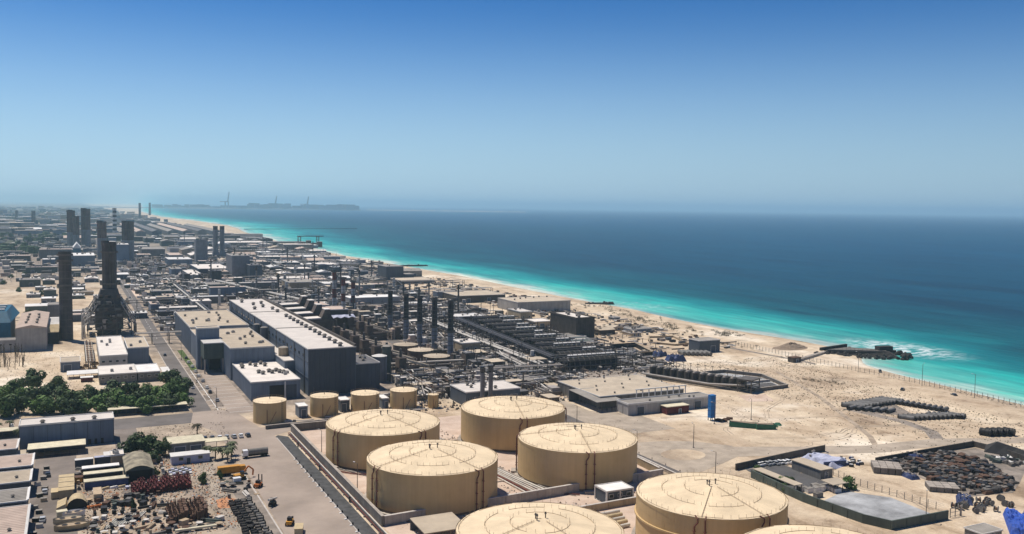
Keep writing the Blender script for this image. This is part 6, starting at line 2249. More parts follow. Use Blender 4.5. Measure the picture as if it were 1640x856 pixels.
def junk(b, kd, k):
    if kd == 'barrel':
        b.cyl(0, 0, 0, 1.1, .42, .42, k, 8)
    elif kd == 'spool':
        b.cyl(0, 0, 0, .15, 1.0, 1.0, k, 10)
        b.cyl(0, 0, .15, .8, .5, .5, 'rust', 8, top=False)
        b.cyl(0, 0, .8, .95, 1.0, 1.0, k, 10, bot=True)
    elif kd == 'pallet':
        for i in range(4):
            b.box(-.8, -.7 + i * .4, .12, .8, -.45 + i * .4, .2, k)
        b.box(-.8, -.6, 0, -.6, .7, .119, k)
        b.box(.6, -.6, 0, .8, .7, .119, k)
    elif kd == 'crate':
        b.box(-1, -.7, 0, 1, .7, 1.2, k)
        b.box(-1.05, -.75, 1.203, 1.05, .75, 1.3, k)
    elif kd == 'valve':
        b.cyl(0, 0, 0, .7, .8, .5, k, 8)
        b.cyl(0, 0, .7, 1.2, .25, .25, k, 6, top=False)
        b.cyl(0, 0, 1.2, 1.3, .6, .6, k, 8, bot=True)
    elif kd == 'bundle':
        for i in range(5):
            b.tube((-2.2, (i % 3) * .4 - .4, .2 + (i // 3) * .36), (2.2, (i % 3) * .4 - .4, .2 + (i // 3) * .36), .2, k, 6)
    else:
        for i in range(3):
            b.cyl(0, 0, i * .33, i * .33 + .3, .6, .6, 'rubber', 10)


def junkyard(x0, x1, y0, y1, count, where, seed, dens=None, ks=('wall_grey', 'rust', 'rust', 'black', 'brick_sand', 'pipe_pale', 'steel', 'wall_green')):
    rr = random.Random(seed)
    cn = {'wall_grey': 'grey', 'rust': 'rusty', 'trim': 'white', 'black': 'black', 'brick_sand': 'sandy', 'pipe_pale': 'pale', 'steel': 'dark grey', 'wall_green': 'green grey'}
    done = 0
    for _ in range(count * 20):
        if done >= count:
            break
        x, y = rr.uniform(x0, x1), rr.uniform(y0, y1)
        if not free(x - 1, y - 1, x + 1, y + 1, 0.2):
            continue
        kd, nm = rr.choice(JUNK)
        k = rr.choice(ks)
        o = inst(('junk', kd, k), nm.replace(' ', '_'), lambda b: junk(b, kd, k), None, (x, y, 0.05), rr.uniform(0, 3), rr.uniform(.9, 1.3))
        tag(o, ('' if kd == 'tyre' else cn[k] + ' ') + nm + ' lying ' + where, nm.split()[0] if kd not in ('bundle', 'tyre') else nm.split()[-1], 'yard items ' + where, True)
        occ(x - .9, y - .9, x + .9, y + .9)
        done += 1


junkyard(3, 26, 284, 326, 95, 'in the dusty yard by the rails', 1)
junkyard(16, 30, 338, 372, 30, 'between the arched shed and the lilac shed', 2)
junkyard(46, 56, 310, 345, 26, 'by the yellow machines', 3)
junkyard(0, 16, 338, 366, 26, 'around the long low sheds', 4)
junkyard(26, 41, 284, 292, 18, 'in front of the rusty stack', 5)
# rows of dark pipe fittings beside the apron
for i in range(88):
    r_, c_ = divmod(i, 4)
    x, y = 45.8 + c_ * 1.9 + R.uniform(-.3, .3) + r_ * .02, 256 + r_ * 2.35 + R.uniform(-.4, .4)
    o = inst(('pf', i % 4), 'pipe_fitting', lambda b: (b.tube((-.8, 0, .55), (.8, 0, .55), .5, ('rock', 'black', 'steel', 'wall_grey')[i % 4], 8), b.tube((.55, 0, .55), (.8, 0, .55), .68, 'rubber', 8)), None, (x, y, 0.05), R.uniform(-.4, .4), R.uniform(.9, 1.25))
    tag(o, ('dark brown', 'black', 'brownish steel', 'pale grey')[i % 4] + ' pipe fitting with a black collar in the rows beside the apron', 'pipe fitting', 'pipe fittings in rows beside the apron')


def truck(label, x, y, rz, kc, kb, tank=False):
    t = thing('truck', label, 'truck', (x, y, 0.06), rz)
    b = MB()
    b.box(-5, -1.05, .7, 5, 1.05, 1.0, 'black')
    b.build('chassis', t)
    b = MB()
    b.hexa([(2.9, -1.2, 1.01), (5.1, -1.2, 1.01), (5.1, 1.2, 1.01), (2.9, 1.2, 1.01), (2.9, -1.15, 3.1), (4.7, -1.15, 3.1), (4.7, 1.15, 3.1), (2.9, 1.15, 3.1)], kc)
    b.build('cab', t)
    b = MB()
    b.hexa([(4.83, -1.0, 1.95), (4.98, -1.0, 1.95), (4.98, 1.0, 1.95), (4.83, 1.0, 1.95), (4.72, -.95, 2.9), (4.8, -.95, 2.9), (4.8, .95, 2.9), (4.72, .95, 2.9)], 'glass')
    b.build('windscreen', t)
    b = MB()
    if tank:
        b.tube((-4.9, 0, 2.2), (2.6, 0, 2.2), 1.2, kb, 12)
    else:
        b.box(-5, -1.25, 1.01, 2.7, 1.25, 3.3, kb)
        for i in range(6):
            b.box(-4.6 + i * 1.35, -1.33, 1.1, -4.4 + i * 1.35, -1.253, 3.2, kb)
    b.build('load_body', t)
    for dx in (-4, -2.7, 3.6):
        for dy in (-1, 1):
            inst('twheel', 'wheel', lambda b: b.tube((0, -.2, 0), (0, .2, 0), .52, 'rubber', 10), t, (dx, dy, .52))
    return t


truck('big yellow tipper truck parked at the end of the yard lane', 51.5, 337.5, 0.02, 'yellow', 'yellow')
truck('white cabbed grey tanker truck driving onto the apron', 63.5, 358, PI + .05, 'car_white', 'wall_grey', True)
t = thing('excavator', 'dark yellow excavator beside the yellow tipper truck', 'excavator', (53, 330.5, 0.06), 0.2)
b = MB()
b.box(-1.8, -1.4, 0, 1.8, -.7, .9, 'rubber')
b.box(-1.8, .7, 0, 1.8, 1.4, .9, 'rubber')
b.build('track', t)
b = MB()
b.box(-1.9, -1.2, .95, 1.4, 1.2, 1.9, 'yellow')
b.box(.2, -1.1, 1.903, 1.5, 0, 3.0, 'glass')
b.build('body', t)
b = MB()
b.path([(1.2, .5, 1.6), (3.6, .5, 4.2), (5.4, .5, 2.6), (5.2, .5, .6)], .3, 'orange', 6)
b.build('boom', t)
container('white cab lying beside the excavator', 51.5, 326.5, .1, 'car_white', 2.6, 1.8, roof='car_white', w_=1.8, name='cab_box', cat='cab')
for i, (x, y, lb) in enumerate(((57.5, 318.5, 'orange forklift with twin black masts on the apron edge'), (58.2, 297, 'dark loader with a pale roller on the apron edge'), (59.5, 276.5, 'dark yellow compactor beside the beige box on the apron edge'))):
    t = thing('plant_machine', lb, 'machine', (x, y, 0.06), R.uniform(0.9, 1.6))
    b = MB()
    b.box(-1.6, -.9, .5, 1.4, .9, 1.5, ('orange', 'black', 'yellow')[i])
    b.box(-.8, -.7, 1.503, .6, .7, 2.5, ('black', 'steel', 'black')[i])
    b.build('body', t)
    b = MB()
    for s_ in (-.6, .6):
        b.box(1.5, s_ - .15, .2, 1.8, s_ + .15, (4.2, 1.4, 2.2)[i], 'black')
    if i == 1:
        b.tube((1.2, -1.2, 2.2), (-2.4, .9, 2.6), .35, 'pipe_pale', 8)
    b.build('mast', t)
    for dx in (-1.1, 1.0):
        for dy in (-.95, .95):
            inst('mwheel', 'wheel', lambda b: b.tube((0, -.2, 0), (0, .2, 0), .55, 'rubber', 8), t, (dx, dy, .55))
container('beige box at the bottom edge of the apron', 60.5, 268.5, 1.3, 'canvas', 5, 2, roof='canvas')
for i in range(7):
    car(49 + i * 2.9, 392.5 + R.uniform(-.5, .5) - i * .3, PI / 2 + R.uniform(-.1, .1), R.choice(['car_white', 'car_silver', 'car_dark', 'car_white']), group='cars parked behind the workshop')
for i in range(4):
    car(-9 + R.uniform(-1, 1), 290 + i * 24 + R.uniform(-4, 4), PI / 2 + R.uniform(-.1, .1), R.choice(['car_white', 'car_silver', 'car_dark']), group='cars on the yard pavement')
for x, y in ((-4, 353), (-2.5, 354)):
    car(x, y, PI / 2 - .1, 'car_dark', group='cars by the tall tan cabin')
container('yellow and black skip box beside the long low sheds', .8, 350, 1.4, 'yellow', 3, 1.8, roof='rust', name='skip_box')

# ------------------------------------------------------------------ trees, palms and scrub


def crown_mesh(seed, k, n_leaf=1250, lobes=9):
    rr = random.Random(seed)
    b = MB()
    L_ = []
    for i in range(lobes):
        a = rr.uniform(0, 2 * PI)
        q = rr.uniform(0.0, 0.62)
        L_.append((q * math.cos(a), q * math.sin(a), rr.uniform(0.30, 1.0), rr.uniform(0.30, 0.47)))
    for i in range(n_leaf):
        lx, ly, lz, lr = L_[i % lobes]
        d = Vector((rr.gauss(0, 1), rr.gauss(0, 1), rr.gauss(0, 1))).normalized() * lr * rr.uniform(0.72, 1.05)
        c = Vector((lx, ly, lz)) + Vector((d.x, d.y, d.z * 0.8))
        nrm = (d.normalized() + Vector((rr.uniform(-.6, .6), rr.uniform(-.6, .6), rr.uniform(-.3, .8)))).normalized()
        u = nrm.cross(Vector((rr.uniform(-1, 1), rr.uniform(-1, 1), rr.uniform(-1, 1)))).normalized()
        v = nrm.cross(u)
        s_ = rr.uniform(0.05, 0.105)
        b.face([c + u * s_, c + v * s_ * .8, c - u * s_, c - v * s_ * .8], k)
    return b.mesh('crown')


CROWNS = [crown_mesh(200 + i, 'leaf' if i % 2 else 'leaf_dark') for i in range(6)]


def b_trunk(b):
    b.tube((0, 0, -.1), (.03, .02, .36), .06, 'trunk', 7, False, r2=.042)
    for i in range(5):
        a = 2 * PI * i / 5 + .3
        b.tube((.03, .02, .32), (.38 * math.cos(a), .38 * math.sin(a), .72), .036, 'trunk', 5, False, r2=.014)


def tree(x, y, r, h, label, group, auto=True, i=None):
    t = thing('tree', label, 'tree', (x, y, 0), R.uniform(0, 6), group, auto)
    i = R.randrange(6) if i is None else i
    inst('trunk', 'trunk', b_trunk, t, (0, 0, 0), 0, (r, r, h))
    o = link('crown', CROWNS[i], t, (0, 0, 0), 0, (r * 1.15, r * 1.15, h * 0.86))
    return t


TR = random.Random(5)
spots = []
for px, py, r_ in ((6, 634, 4.5), (24, 630, 5), (30, 655, 6), (10, 660, 6), (52, 617, 6.5), (70, 640, 6.5), (62, 655, 5.5), (92, 622, 5.6), (104, 640, 6.2), (98, 655, 5), (122, 640, 5.6), (134, 655, 5.4), (150, 640, 5.6), (160, 655, 5),
                   (182, 634, 6.2), (194, 648, 5.8), (176, 655, 4.8), (214, 632, 5.6), (226, 644, 5.6), (240, 635, 5.4), (250, 650, 5.6), (262, 636, 6.0), (276, 612, 6.4), (284, 632, 6.6), (294, 622, 5.6), (270, 648, 5.4), (296, 644, 4.4), (40, 640, 6), (80, 655, 5.4), (118, 658, 5), (206, 652, 5), (232, 655, 4.6)):
    x, y = at(px, py + 8)
    tree(x, y, r_ * TR.uniform(1.0, 1.25), r_ * TR.uniform(1.35, 1.75), TR.choice(('dense dark green tree', 'broad dark green tree', 'rounded green tree')) + ' in the tree belt', 'trees in the tree belt')
for i, (x, y, r_, lb) in enumerate(((20.5, 381, 6.8, 'wide spreading dark tree leaning over the road by the arched shed'), (26, 379, 6.0, 'middle dark tree of the clump beside the cream roofed workshop'), (29.8, 374, 5.0, 'dark rounded tree touching the cream roofed workshop wall'), (33.2, 385, 3.8, 'brighter green tree behind the cream roofed workshop'), (27, 366, 3.4, 'small dark tree in front of the clump by the arched shed'))):
    tree(x, y, r_, r_ * 1.3, lb, 'clump by the workshop', False, (0, 2, 4, 1, 2)[i])
tree(25.8, 346.5, 2.2, 3.6, 'small dark bush tree at the corner of the arched shed', None, False, 0)
tree(40.5, 330, 2.0, 4.2, 'small upright bush behind the rusty square stack', None, False, 1)
tree(46.8, 333.5, 1.3, 3.4, 'slim green shrub beside the yellow tipper truck', None, False, 1)
tree(16.5, 311, 1.2, 3.8, 'slim dark shrub between the yard rails and the maroon frames', None, False, 0)
tree(250.5, 232, 3.4, 4.6, 'olive bush tree beside the small square canopy in the lagoon yard', None, False, 1)
for i, (px, py) in enumerate(((1212, 757), (1225, 765), (1238, 772), (1250, 780), (1258, 788), (1262, 776))):
    x, y = at(px, py)
    tree(x, y, 2.3, 3.2, 'clipped dark hedge bush along the lean-to of the lagoon yard', 'hedge bushes by the lagoon yard', True)


def frond_mesh(seed, k):
    rr = random.Random(seed)
    b = MB()
    for i in range(26):
        a = 2 * PI * i / 26 + rr.uniform(-.1, .1)
        el = rr.uniform(-.1, 1.0)
        pts = []
        for q in range(6):
            s_ = q / 5
            rad_ = 2.5 * s_ * math.cos(el * (1 - .3 * s_))
            z = 2.0 * s_ * math.sin(el) - 1.7 * s_ * s_
            pts.append(Vector((rad_ * math.cos(a), rad_ * math.sin(a), z)))
        side = Vector((-math.sin(a), math.cos(a), 0))
        for q in range(5):
            w0, w1 = (.34, .42, .4, .3, .18, .02)[q], (.34, .42, .4, .3, .18, .02)[q + 1]
            for s_ in (-1, 1):
                dn = Vector((0, 0, -.18))
                b.face([pts[q], pts[q + 1], pts[q + 1] + side * s_ * w1 + dn, pts[q] + side * s_ * w0 + dn], k)
    return b.mesh('fronds')


FR = [frond_mesh(1, 'palm_leaf'), frond_mesh(2, 'dry_leaf')]


def palm(x, y, h, label, group, auto=True, i=0, s=1.0):
    t = thing('palm_tree', label, 'palm', (x, y, 0), R.uniform(0, 6), group, auto)
    inst(('ptr', round(h, 1)), 'trunk', lambda b: [b.tube((0, 0, z * h / 6 - .1), (0, 0, (z + 1) * h / 6), .24, 'trunk', 7, False, r2=.2) for z in range(6)], t)
    link('fronds', FR[i], t, (0, 0, h), 0, s)
    return t


for i, (x, y, h) in enumerate(((46.3, 364.5, 4.2), (48.8, 360, 4.6), (51.5, 361, 4.0), (54.4, 358, 5.0), (55.5, 364, 5.2), (52.6, 355, 4.4))):
    palm(x, y, h, 'bushy palm tree beside the low lilac shed', 'palms beside the lilac shed', True, i % 2 if i == 4 else 0, 1.05)
palm(46.5, 398, 5.5, 'lone dry palm on the sandy lot behind the workshop', None, False, 1)
for i in range(9):
    palm(-36 + i * 5.6 + R.uniform(-1, 1), 442 + R.uniform(-1.5, 1), R.uniform(3.2, 4.2), 'short palm along the parked cars under the tree belt', 'palms by the parked cars', True, 0, .85)
palm(-21.5, 421, 4.6, 'dark palm at the end of the slate warehouse roof', None, False, 0)
for i in range(26):
    x, y = at(R.uniform(0, 40), R.uniform(566, 592))
    t = thing('bare_tree', 'thin bare dark sapling in the sandy plot behind the tree belt', 'tree', (x, y, 0), R.uniform(0, 6), 'bare saplings behind the tree belt')
    inst(('bare', i % 3), 'trunk', lambda b: b.tube((0, 0, -.1), (.3, .2, 5.5 + i % 3), .22, 'trunk', 5, False, r2=.08), t)
    inst(('bareb', i % 3), 'twigs', lambda b: [b.tube((.2, .1, 2 + .5 * j), (R.uniform(-1.3, 1.3), R.uniform(-1.3, 1.3), 3.6 + .6 * j), .1, 'dry_shrub', 4, False, r2=.03) for j in range(7)], t)
for px, py in ((18, 446), (30, 468), (72, 452), (66, 474), (73, 470), (5, 456), (40, 441), (182, 462), (179, 470), (8, 515), (96, 462), (44, 505)):
    x, y = at(px, py)
    tree(x, y, 4, 5.5, 'dusty dark tree on the open sand inland', 'scattered trees on the inland sand', True, 0)

SHM = [crown_mesh(300 + i, 'dry_shrub', 60, 3) for i in range(3)]
# beach shrub belt: larger clumps one can count are things
SR = random.Random(21)
belt = [(478, 806), (470, 745), (461, 690), (456, 650), (453, 622), (462, 590), (470, 560)]
for i in range(95):
    a = SR.random() * (len(belt) - 1)
    p = Vector(belt[int(a)]).lerp(Vector(belt[int(a) + 1]), a % 1)
    x, y = p.x + SR.gauss(0, 9), p.y + SR.gauss(0, 8)
    o = link('beach_shrub', SHM[i % 3], None, (x, y, -.2), SR.uniform(0, 6), (SR.uniform(2.6, 6.5), SR.uniform(2.2, 5.0), SR.uniform(1.6, 3.0)))
    tag(o, 'low dark shrub in the scrub belt above the beach', 'shrub', 'shrubs above the beach')
for i in range(20):
    o = link('beach_shrub', SHM[i % 3], None, (SR.uniform(460, 478), SR.uniform(556, 572), -.2), SR.uniform(0, 6), (4.5, 3, 2.2))
    tag(o, 'dark shrub in the thick clump at the end of the scrub belt', 'shrub', 'shrubs in the thick clump')
for i in range(22):
    t_ = SR.random()
    o = link('beach_shrub', SHM[i % 3], None, (386 + 17 * t_ + SR.gauss(0, 1.5), 401 - 25 * t_ + SR.gauss(0, 2), -.1), SR.uniform(0, 6), (2.2, 2.0, 1.3))
    tag(o, 'reddish dry shrub in the patch on the sand below the jetty road', 'shrub', 'dry shrubs on the sand')

# open-sand tufts and pebbles, and rubble in the works: ground cover, one object each


def scatter_mesh(name, count, fn, k, size, seed, flat=.6):
    rr = random.Random(seed)
    b = MB()
    n_ = 0
    while n_ < count:
        x, y, ok = fn(rr)
        if not ok:
            continue
        n_ += 1
        s_ = size * rr.uniform(.5, 1.5)
        kk = rr.choice(k)
        a = rr.uniform(0, 6)
        pts = [(x + s_ * math.cos(a + j * PI / 2) * rr.uniform(.7, 1.2), y + s_ * math.sin(a + j * PI / 2) * rr.uniform(.7, 1.2)) for j in range(4)]
        ap = (x + rr.uniform(-.2, .2) * s_, y + rr.uniform(-.2, .2) * s_, s_ * flat * rr.uniform(.7, 1.5))
        for j in range(4):
            p, q = pts[j], pts[(j + 1) % 4]
            b.face([(p[0], p[1], 0.0), (q[0], q[1], 0.0), ap], kk)
    o = b.build(name)
    struct(o, 'stuff')
    return o


def f_sand(rr):
    x, y = rr.uniform(290, 448), rr.uniform(215, 470)
    d_ = 0.35 + 0.65 * (x > 340)
    if x < 340 and y > 330:
        d_ = .12
    return x, y, free(x, y, x, y, 1) and rr.random() < d_ and not inside(x, y, [(284, 208), (302, 205), (345, 228), (345, 252), (288, 252)])


scatter_mesh('desert_tufts', 5200, f_sand, ('dry_shrub', 'dry_shrub', 'mound', 'dry_shrub'), .36, 31)
scatter_mesh('desert_pebbles', 2600, lambda rr: (*(lambda p: p)((rr.uniform(205, 445), rr.uniform(240, 640))), rr.random() < .8), ('rock', 'mound', 'brick_sand', 'concrete'), .26, 32)


def f_rub(rr):
    x, y = rr.uniform(136, 345), rr.uniform(400, 960)
    return x, y, free(x, y, x, y, .3)


scatter_mesh('works_rubble', 9000, f_rub, ('steel', 'concrete', 'rust', 'pipe_grey', 'roof_pale', 'black', 'steel_brown'), .75, 33, 1.0)


def f_yard(rr):
    x, y = rr.uniform(1, 47), rr.uniform(280, 372)
    return x, y, free(x, y, x, y, .1)


scatter_mesh('yard_litter', 3800, f_yard, ('trim', 'rust', 'black', 'concrete', 'wall_grey', 'steel', 'orange', 'brick_sand', 'rock'), .3, 34, .8)
scatter_mesh('roadside_litter', 600, lambda rr: (*((rr.uniform(60, 66), rr.uniform(430, 640)) if rr.random() < .5 else (rr.uniform(24, 60), rr.uniform(392, 424))), True), ('dry_shrub', 'concrete', 'rock', 'brick_sand'), .3, 35, .7)
scatter_mesh('sand_litter', 1100, lambda rr: (*((rr.uniform(-45, 12), rr.uniform(520, 665))), True), ('dry_shrub', 'mound', 'rock', 'brick_sand'), .33, 36, .5)
scatter_mesh('tank_yard_litter', 700, lambda rr: (*((rr.uniform(134, 148), rr.uniform(266, 385)) if rr.random() < .7 else (rr.uniform(88, 196), rr.uniform(250, 262))), True), ('rust', 'concrete', 'steel', 'trim'), .4, 37, .8)

# ------------------------------------------------------------------ middle distance: blocks measured one by one
MID = [
    # left px, foot py, right px, top py, depth, wall, roof, label, name
    (270, 431, 308, 416, 60, 'wall_blue', 'roof_white', 'white roofed blue grey block beyond the road, higher of three pale roofs', 'block'),
    (318, 444, 368, 431, 95, 'wall_slate', 'roof_pale', 'slate block with the broadest pale roof near the square tower', 'block'),
    (305, 452, 326, 441, 90, 'wall_blue', 'roof_pale', 'narrow blue block with a long pale roof below the broad one', 'block'),
    (336, 455, 355, 434, 14, 'wall_brown', 'roof_dark', 'dark brown boxy tower in front of the broad pale roof', 'tower'),
    (283, 488, 358, 477, 10, 'wall_grey', 'roof_white', 'long grey store with a thin white roof line behind the annexe', 'store'),
    (243, 480, 275, 467, 22, 'wall_green', 'roof_grey', 'green grey block with a dark front beside the main road', 'block'),
    (311, 474, 332, 463, 14, 'wall_grey', 'roof_white', 'boxy grey store with a bright roof above the long store', 'store'),
    (281, 476, 306, 468, 20, 'wall_slate', 'roof_rose', 'low rosy roofed slate shed beside the boxy grey store', 'shed'),
    (280, 514, 345, 505, 8, 'wall_tan', 'cream', 'low tan walled building with a cream roof beside the annexe', 'building'),
    (285, 501, 302, 493, 12, 'wall_slate', 'roof_white', 'small open pavilion with a pale roof and white posts', 'pavilion'),
    (368, 477, 422, 467, 8, 'wall_grey', 'roof_tan', 'long grey store with a tan roof edge behind the turbine hall', 'store'),
    (115, 428, 152, 410, 80, 'wall_blue', 'roof_white', 'blue block with a striped white roof behind the lone chimney', 'block'),
    (68, 429, 88, 416, 30, 'wall_blue', 'roof_white', 'small bright blue grey block inland of the lone chimney', 'block'),
    (63, 415, 115, 400, 30, 'wall_grey', 'roof_rose', 'long rosy brown block behind the small blue grey block', 'block'),
    (186, 424, 207, 392, 40, 'wall_blue', 'roof_white', 'boxy dark blue boiler house beside the broad clustered chimney', 'boiler house'),
    (185, 425, 206, 419, 16, 'wall_slate', 'roof_white', 'low white roofed block at the foot of the boxy boiler house', 'block'),
    (360, 395, 427, 389, 90, 'wall_grey', 'roof_pale', 'wide pale roofed shed beyond the twin grey stacks near the beach', 'shed'),
    (443, 430, 461, 421, 30, 'wall_slate', 'roof_white', 'dark navy block with a white roof on the shore plain', 'block'),
    (462, 431, 481, 421, 40, 'wall_slate', 'roof_white', 'second dark navy block with a white roof on the shore plain', 'block'),
    (481, 430, 505, 424, 40, 'wall_brown', 'roof_white', 'low white roofed store beside the second dark navy block', 'store'),
    (520, 466, 583, 455, 40, 'wall_blue', 'roof_white', 'blue walled block with a white roof behind the red and white stacks', 'block'),
    (560, 497, 640, 478, 24, 'wall_pale', 'roof_white', 'long rosy pale wall block beside the five black topped stacks', 'block'),
    (400, 452, 420, 425, 40, 'wall_slate', 'roof_dark', 'dark framed boiler block seaward of the square tower', 'boiler house'),
    (372, 450, 400, 410, 50, 'chimney_grey', 'roof_grey', 'grey cooling block seaward of the square tower', 'block'),
    (418, 420, 470, 412, 40, 'wall_slate', 'roof_pale', 'long low slate shed among the shore tanks', 'shed'),
    (700, 480, 742, 468, 12, 'wall_blue', 'roof_grey', 'small blue grey shed with a peaked end near the beach warehouses', 'shed'),
    (596, 427, 614, 420, 20, 'wall_grey', 'roof_tan', 'small tan roofed store on the beach plain', 'store'),
    (730, 520, 775, 508, 20, 'wall_brown', 'roof_white', 'long brown block with a white roof line behind the desalination units', 'block'),
    (655, 500, 700, 488, 20, 'wall_tan', 'roof_white', 'tan block glimpsed between the black topped stacks', 'block'),
    (150, 480, 176, 474, 12, 'wall_grey', 'roof_pale', 'small pale roofed store beside the grassy road verge', 'store'),
    (0, 456, 6, 450, 12, 'wall_pale', 'roof_white', 'white cabin at the sandy rise inland', 'cabin'),
    (1, 500, 22, 492, 1.2, 'wall_pale', 'roof_rose', 'long low sandy wall run inland behind the blue hall', 'wall'),
    (118, 474, 150, 468, 10, 'wall_tan', 'roof_tan', 'low tan store behind the boiler house chimney', 'store'),
    (230, 462, 262, 456, 14, 'wall_slate', 'roof_white', 'low white roofed shed on the pale yard by the road', 'shed'),
    (200, 462, 228, 457, 12, 'wall_green', 'roof_white', 'green walled low shed with a white roof by the road', 'shed'),
    (205, 450, 240, 444, 12, 'wall_slate', 'roof_pale', 'long low shed with a pale roof beside the road verge', 'shed'),
]
for i, (pl, yb, pr, yt, dp, wk, rk, lb, nm) in enumerate(MID):
    x0, x1, y0, y1, h = front(pl, yb, pr, yt, dp)
    building(nm.replace(' ', '_'), lb, nm, x0, x1, y0, y1, h, wk, rk, par=0.3, vents=2 + i % 4, ribs=0 if x1 - x0 < 8 else 4, doors=1 if h > 3 else 0, seed=i, vs=2.2 if y0 > 900 else 1.4)
mark('the broad pale roof', *at(340, 440))
mark('the long rosy wall block', *at(600, 495))
mark('the dark navy blocks', *at(465, 430))
sheet('pale_yard', [at(205, 476), at(245, 474), at(238, 452), at(200, 454)], 0.05, 'bund_floor')
x0, x1, y0, y1, h = front(117, 411, 130, 399, 50)
building('teal_house', 'bright teal walled hall with a white gable edge by the striped roof', 'hall', x0, x1, y0 + 30, y1 + 60, h, 'wall_teal', 'roof_white', gable='y', rise=9, par=0)

# palette for the sheds that fill the works
WALLS = ['wall_grey', 'wall_slate', 'wall_blue', 'wall_brown', 'wall_pale', 'wall_tan', 'wall_green']
RN = {'roof_pale': 'pale', 'roof_white': 'white', 'roof_tan': 'tan', 'roof_rose': 'rosy', 'roof_grey': 'grey', 'roof_dark': 'dark'}
WN = {'wall_grey': 'grey', 'wall_slate': 'slate', 'wall_blue': 'blue grey', 'wall_brown': 'brown', 'wall_pale': 'pale', 'wall_tan': 'tan', 'wall_green': 'green grey'}


def fill(x0, x1, y0, y1, count, sx_, sy_, hh, seed, detail=True, group='sheds across the works', pal=None, gab=.3):
    rr = random.Random(seed)
    done = 0
    for _ in range(count * 25):
        if done >= count:
            break
        x, y = rr.uniform(x0, x1), rr.uniform(y0, y1)
        wx, wy = rr.uniform(*sx_), rr.uniform(*sy_)
        if rr.random() < .35:
            wx, wy = wy, wx
        if not free(x, y, x + wx, y + wy, 1.5):
            continue
        h = rr.uniform(*hh)
        wk = rr.choice(WALLS)
        rk = rr.choice(pal or ['roof_pale', 'roof_white', 'roof_tan', 'roof_rose', 'roof_grey', 'roof_dark', 'roof_grey'])
        g_ = rr.random() < gab
        building('shed', WN[wk] + ' shed with a ' + RN[rk] + (' pitched' if g_ else ' flat') + ' roof', 'shed', x, x + wx, y, y + wy, h, wk, rk, par=.3, vents=rr.randrange(1, 5) if detail else 0, acu=rr.randrange(0, 3) if detail else 0,
                 doors=rr.randrange(0, 3) if detail else 0, group=group, auto=True, gable=('y' if wy > wx else 'x') if g_ else None, rise=min(wx, wy) * .12, seed=done + seed * 100, vs=1.8)
        done += 1


fill(62, 104, 735, 1250, 40, (6, 18), (10, 34), (3.5, 9), 51)
fill(-60, 46, 800, 1300, 22, (6, 16), (10, 26), (3, 7), 52, pal=['roof_tan', 'roof_white', 'roof_rose', 'roof_pale'])
fill(110, 350, 960, 1500, 62, (8, 30), (12, 50), (4, 13), 53)
fill(240, 425, 1180, 1900, 40, (10, 36), (14, 50), (4, 11), 54)
fill(-420, 45, 1150, 2100, 50, (10, 36), (14, 50), (4, 12), 55)
fill(60, 425, 1600, 2700, 62, (12, 40), (20, 90), (5, 14), 56, detail=False)
for i in range(14):
    x = R.uniform(110, 360)
    y = 930 + i * 42
    rack('dusty pipe rack crossing the middle works', x, y, min(430, x + R.uniform(60, 160)), y + R.uniform(-3, 3), R.uniform(6, 10), 6, 5, every=14, group='pipe racks across the middle works', auto=True, seed=i)
scrub(110, 350, 900, 1350, 90, 5, 16, 61, 'in the middle works')
for i in range(34):
    x, y = (R.uniform(140, 345), R.uniform(700, 1100)) if i < 18 else (R.uniform(110, 400), R.uniform(1100, 2200))
    hh_ = R.uniform(16, 34)
    k = R.choice(['chimney', 'chimney_grey', 'steel_brown', 'pipe_grey'])
    chimney('slim ' + {'chimney': 'dark', 'chimney_grey': 'grey', 'steel_brown': 'brown', 'pipe_grey': 'pale'}[k] + ' vent stack', x, y, hh_, R.uniform(.7, 1.5), .7, [(0.85, k), (1, 'stack_black')], 'slim vent stacks in the middle works', True, (0.9,), name='stack', n=8)
# row of small shore tanks and gantry
for i in range(15):
    px = 424 + i * 6.2
    x, y = at(px, 413.5 + i * .1)
    t = small_tank('small pale drum tank in the row on the shore plain', x, y, 5.2, 8.5, group='drum tanks on the shore plain', roof='roof_white', shell='wall_pale', auto=True, rail=False)
for i, (px, py) in enumerate(((518, 440), (541, 445), (562, 449), (584, 452))):
    x, y = at(px, py)
    building('heater_box', ('first', 'second', 'third', 'last')[i] + ' of four dark boxy towers in a slanting row near the beach, counting seaward', 'tower', x - 4.5, x + 4.5, y, y + 9, 14, 'wall_slate', 'roof_dark', par=.6, ribs=1.5, group='dark boxy towers near the beach')
ax, ay = at(476, 395)
bx, by = at(505, 403)
t = thing('loading_gantry', 'dark high gantry beam standing out over the beach sheds', 'gantry', (ax, ay, 0))
b = MB()
b.box(0, -3, 23, 62, 3, 25, 'steel')
b.build('beam', t)
b = MB()
legs_box(b, 2, -3, 8, 3, 22.9, 'steel_brown', 0.9)
b.build('tower', t)
b = MB()
legs_box(b, 46, -3, 51, 3, 22.9, 'steel', 0.9)
b.build('tower', t)
for i in range(5):
    building('rusty_block', 'small rusty brown block below the loading gantry', 'block', ax + i * 13 - 10, ax + i * 13, ay - 30, ay - 18, 9 + (i % 3) * 3, 'rust', 'roof_rose', par=.3, group='rusty blocks below the gantry', auto=True)
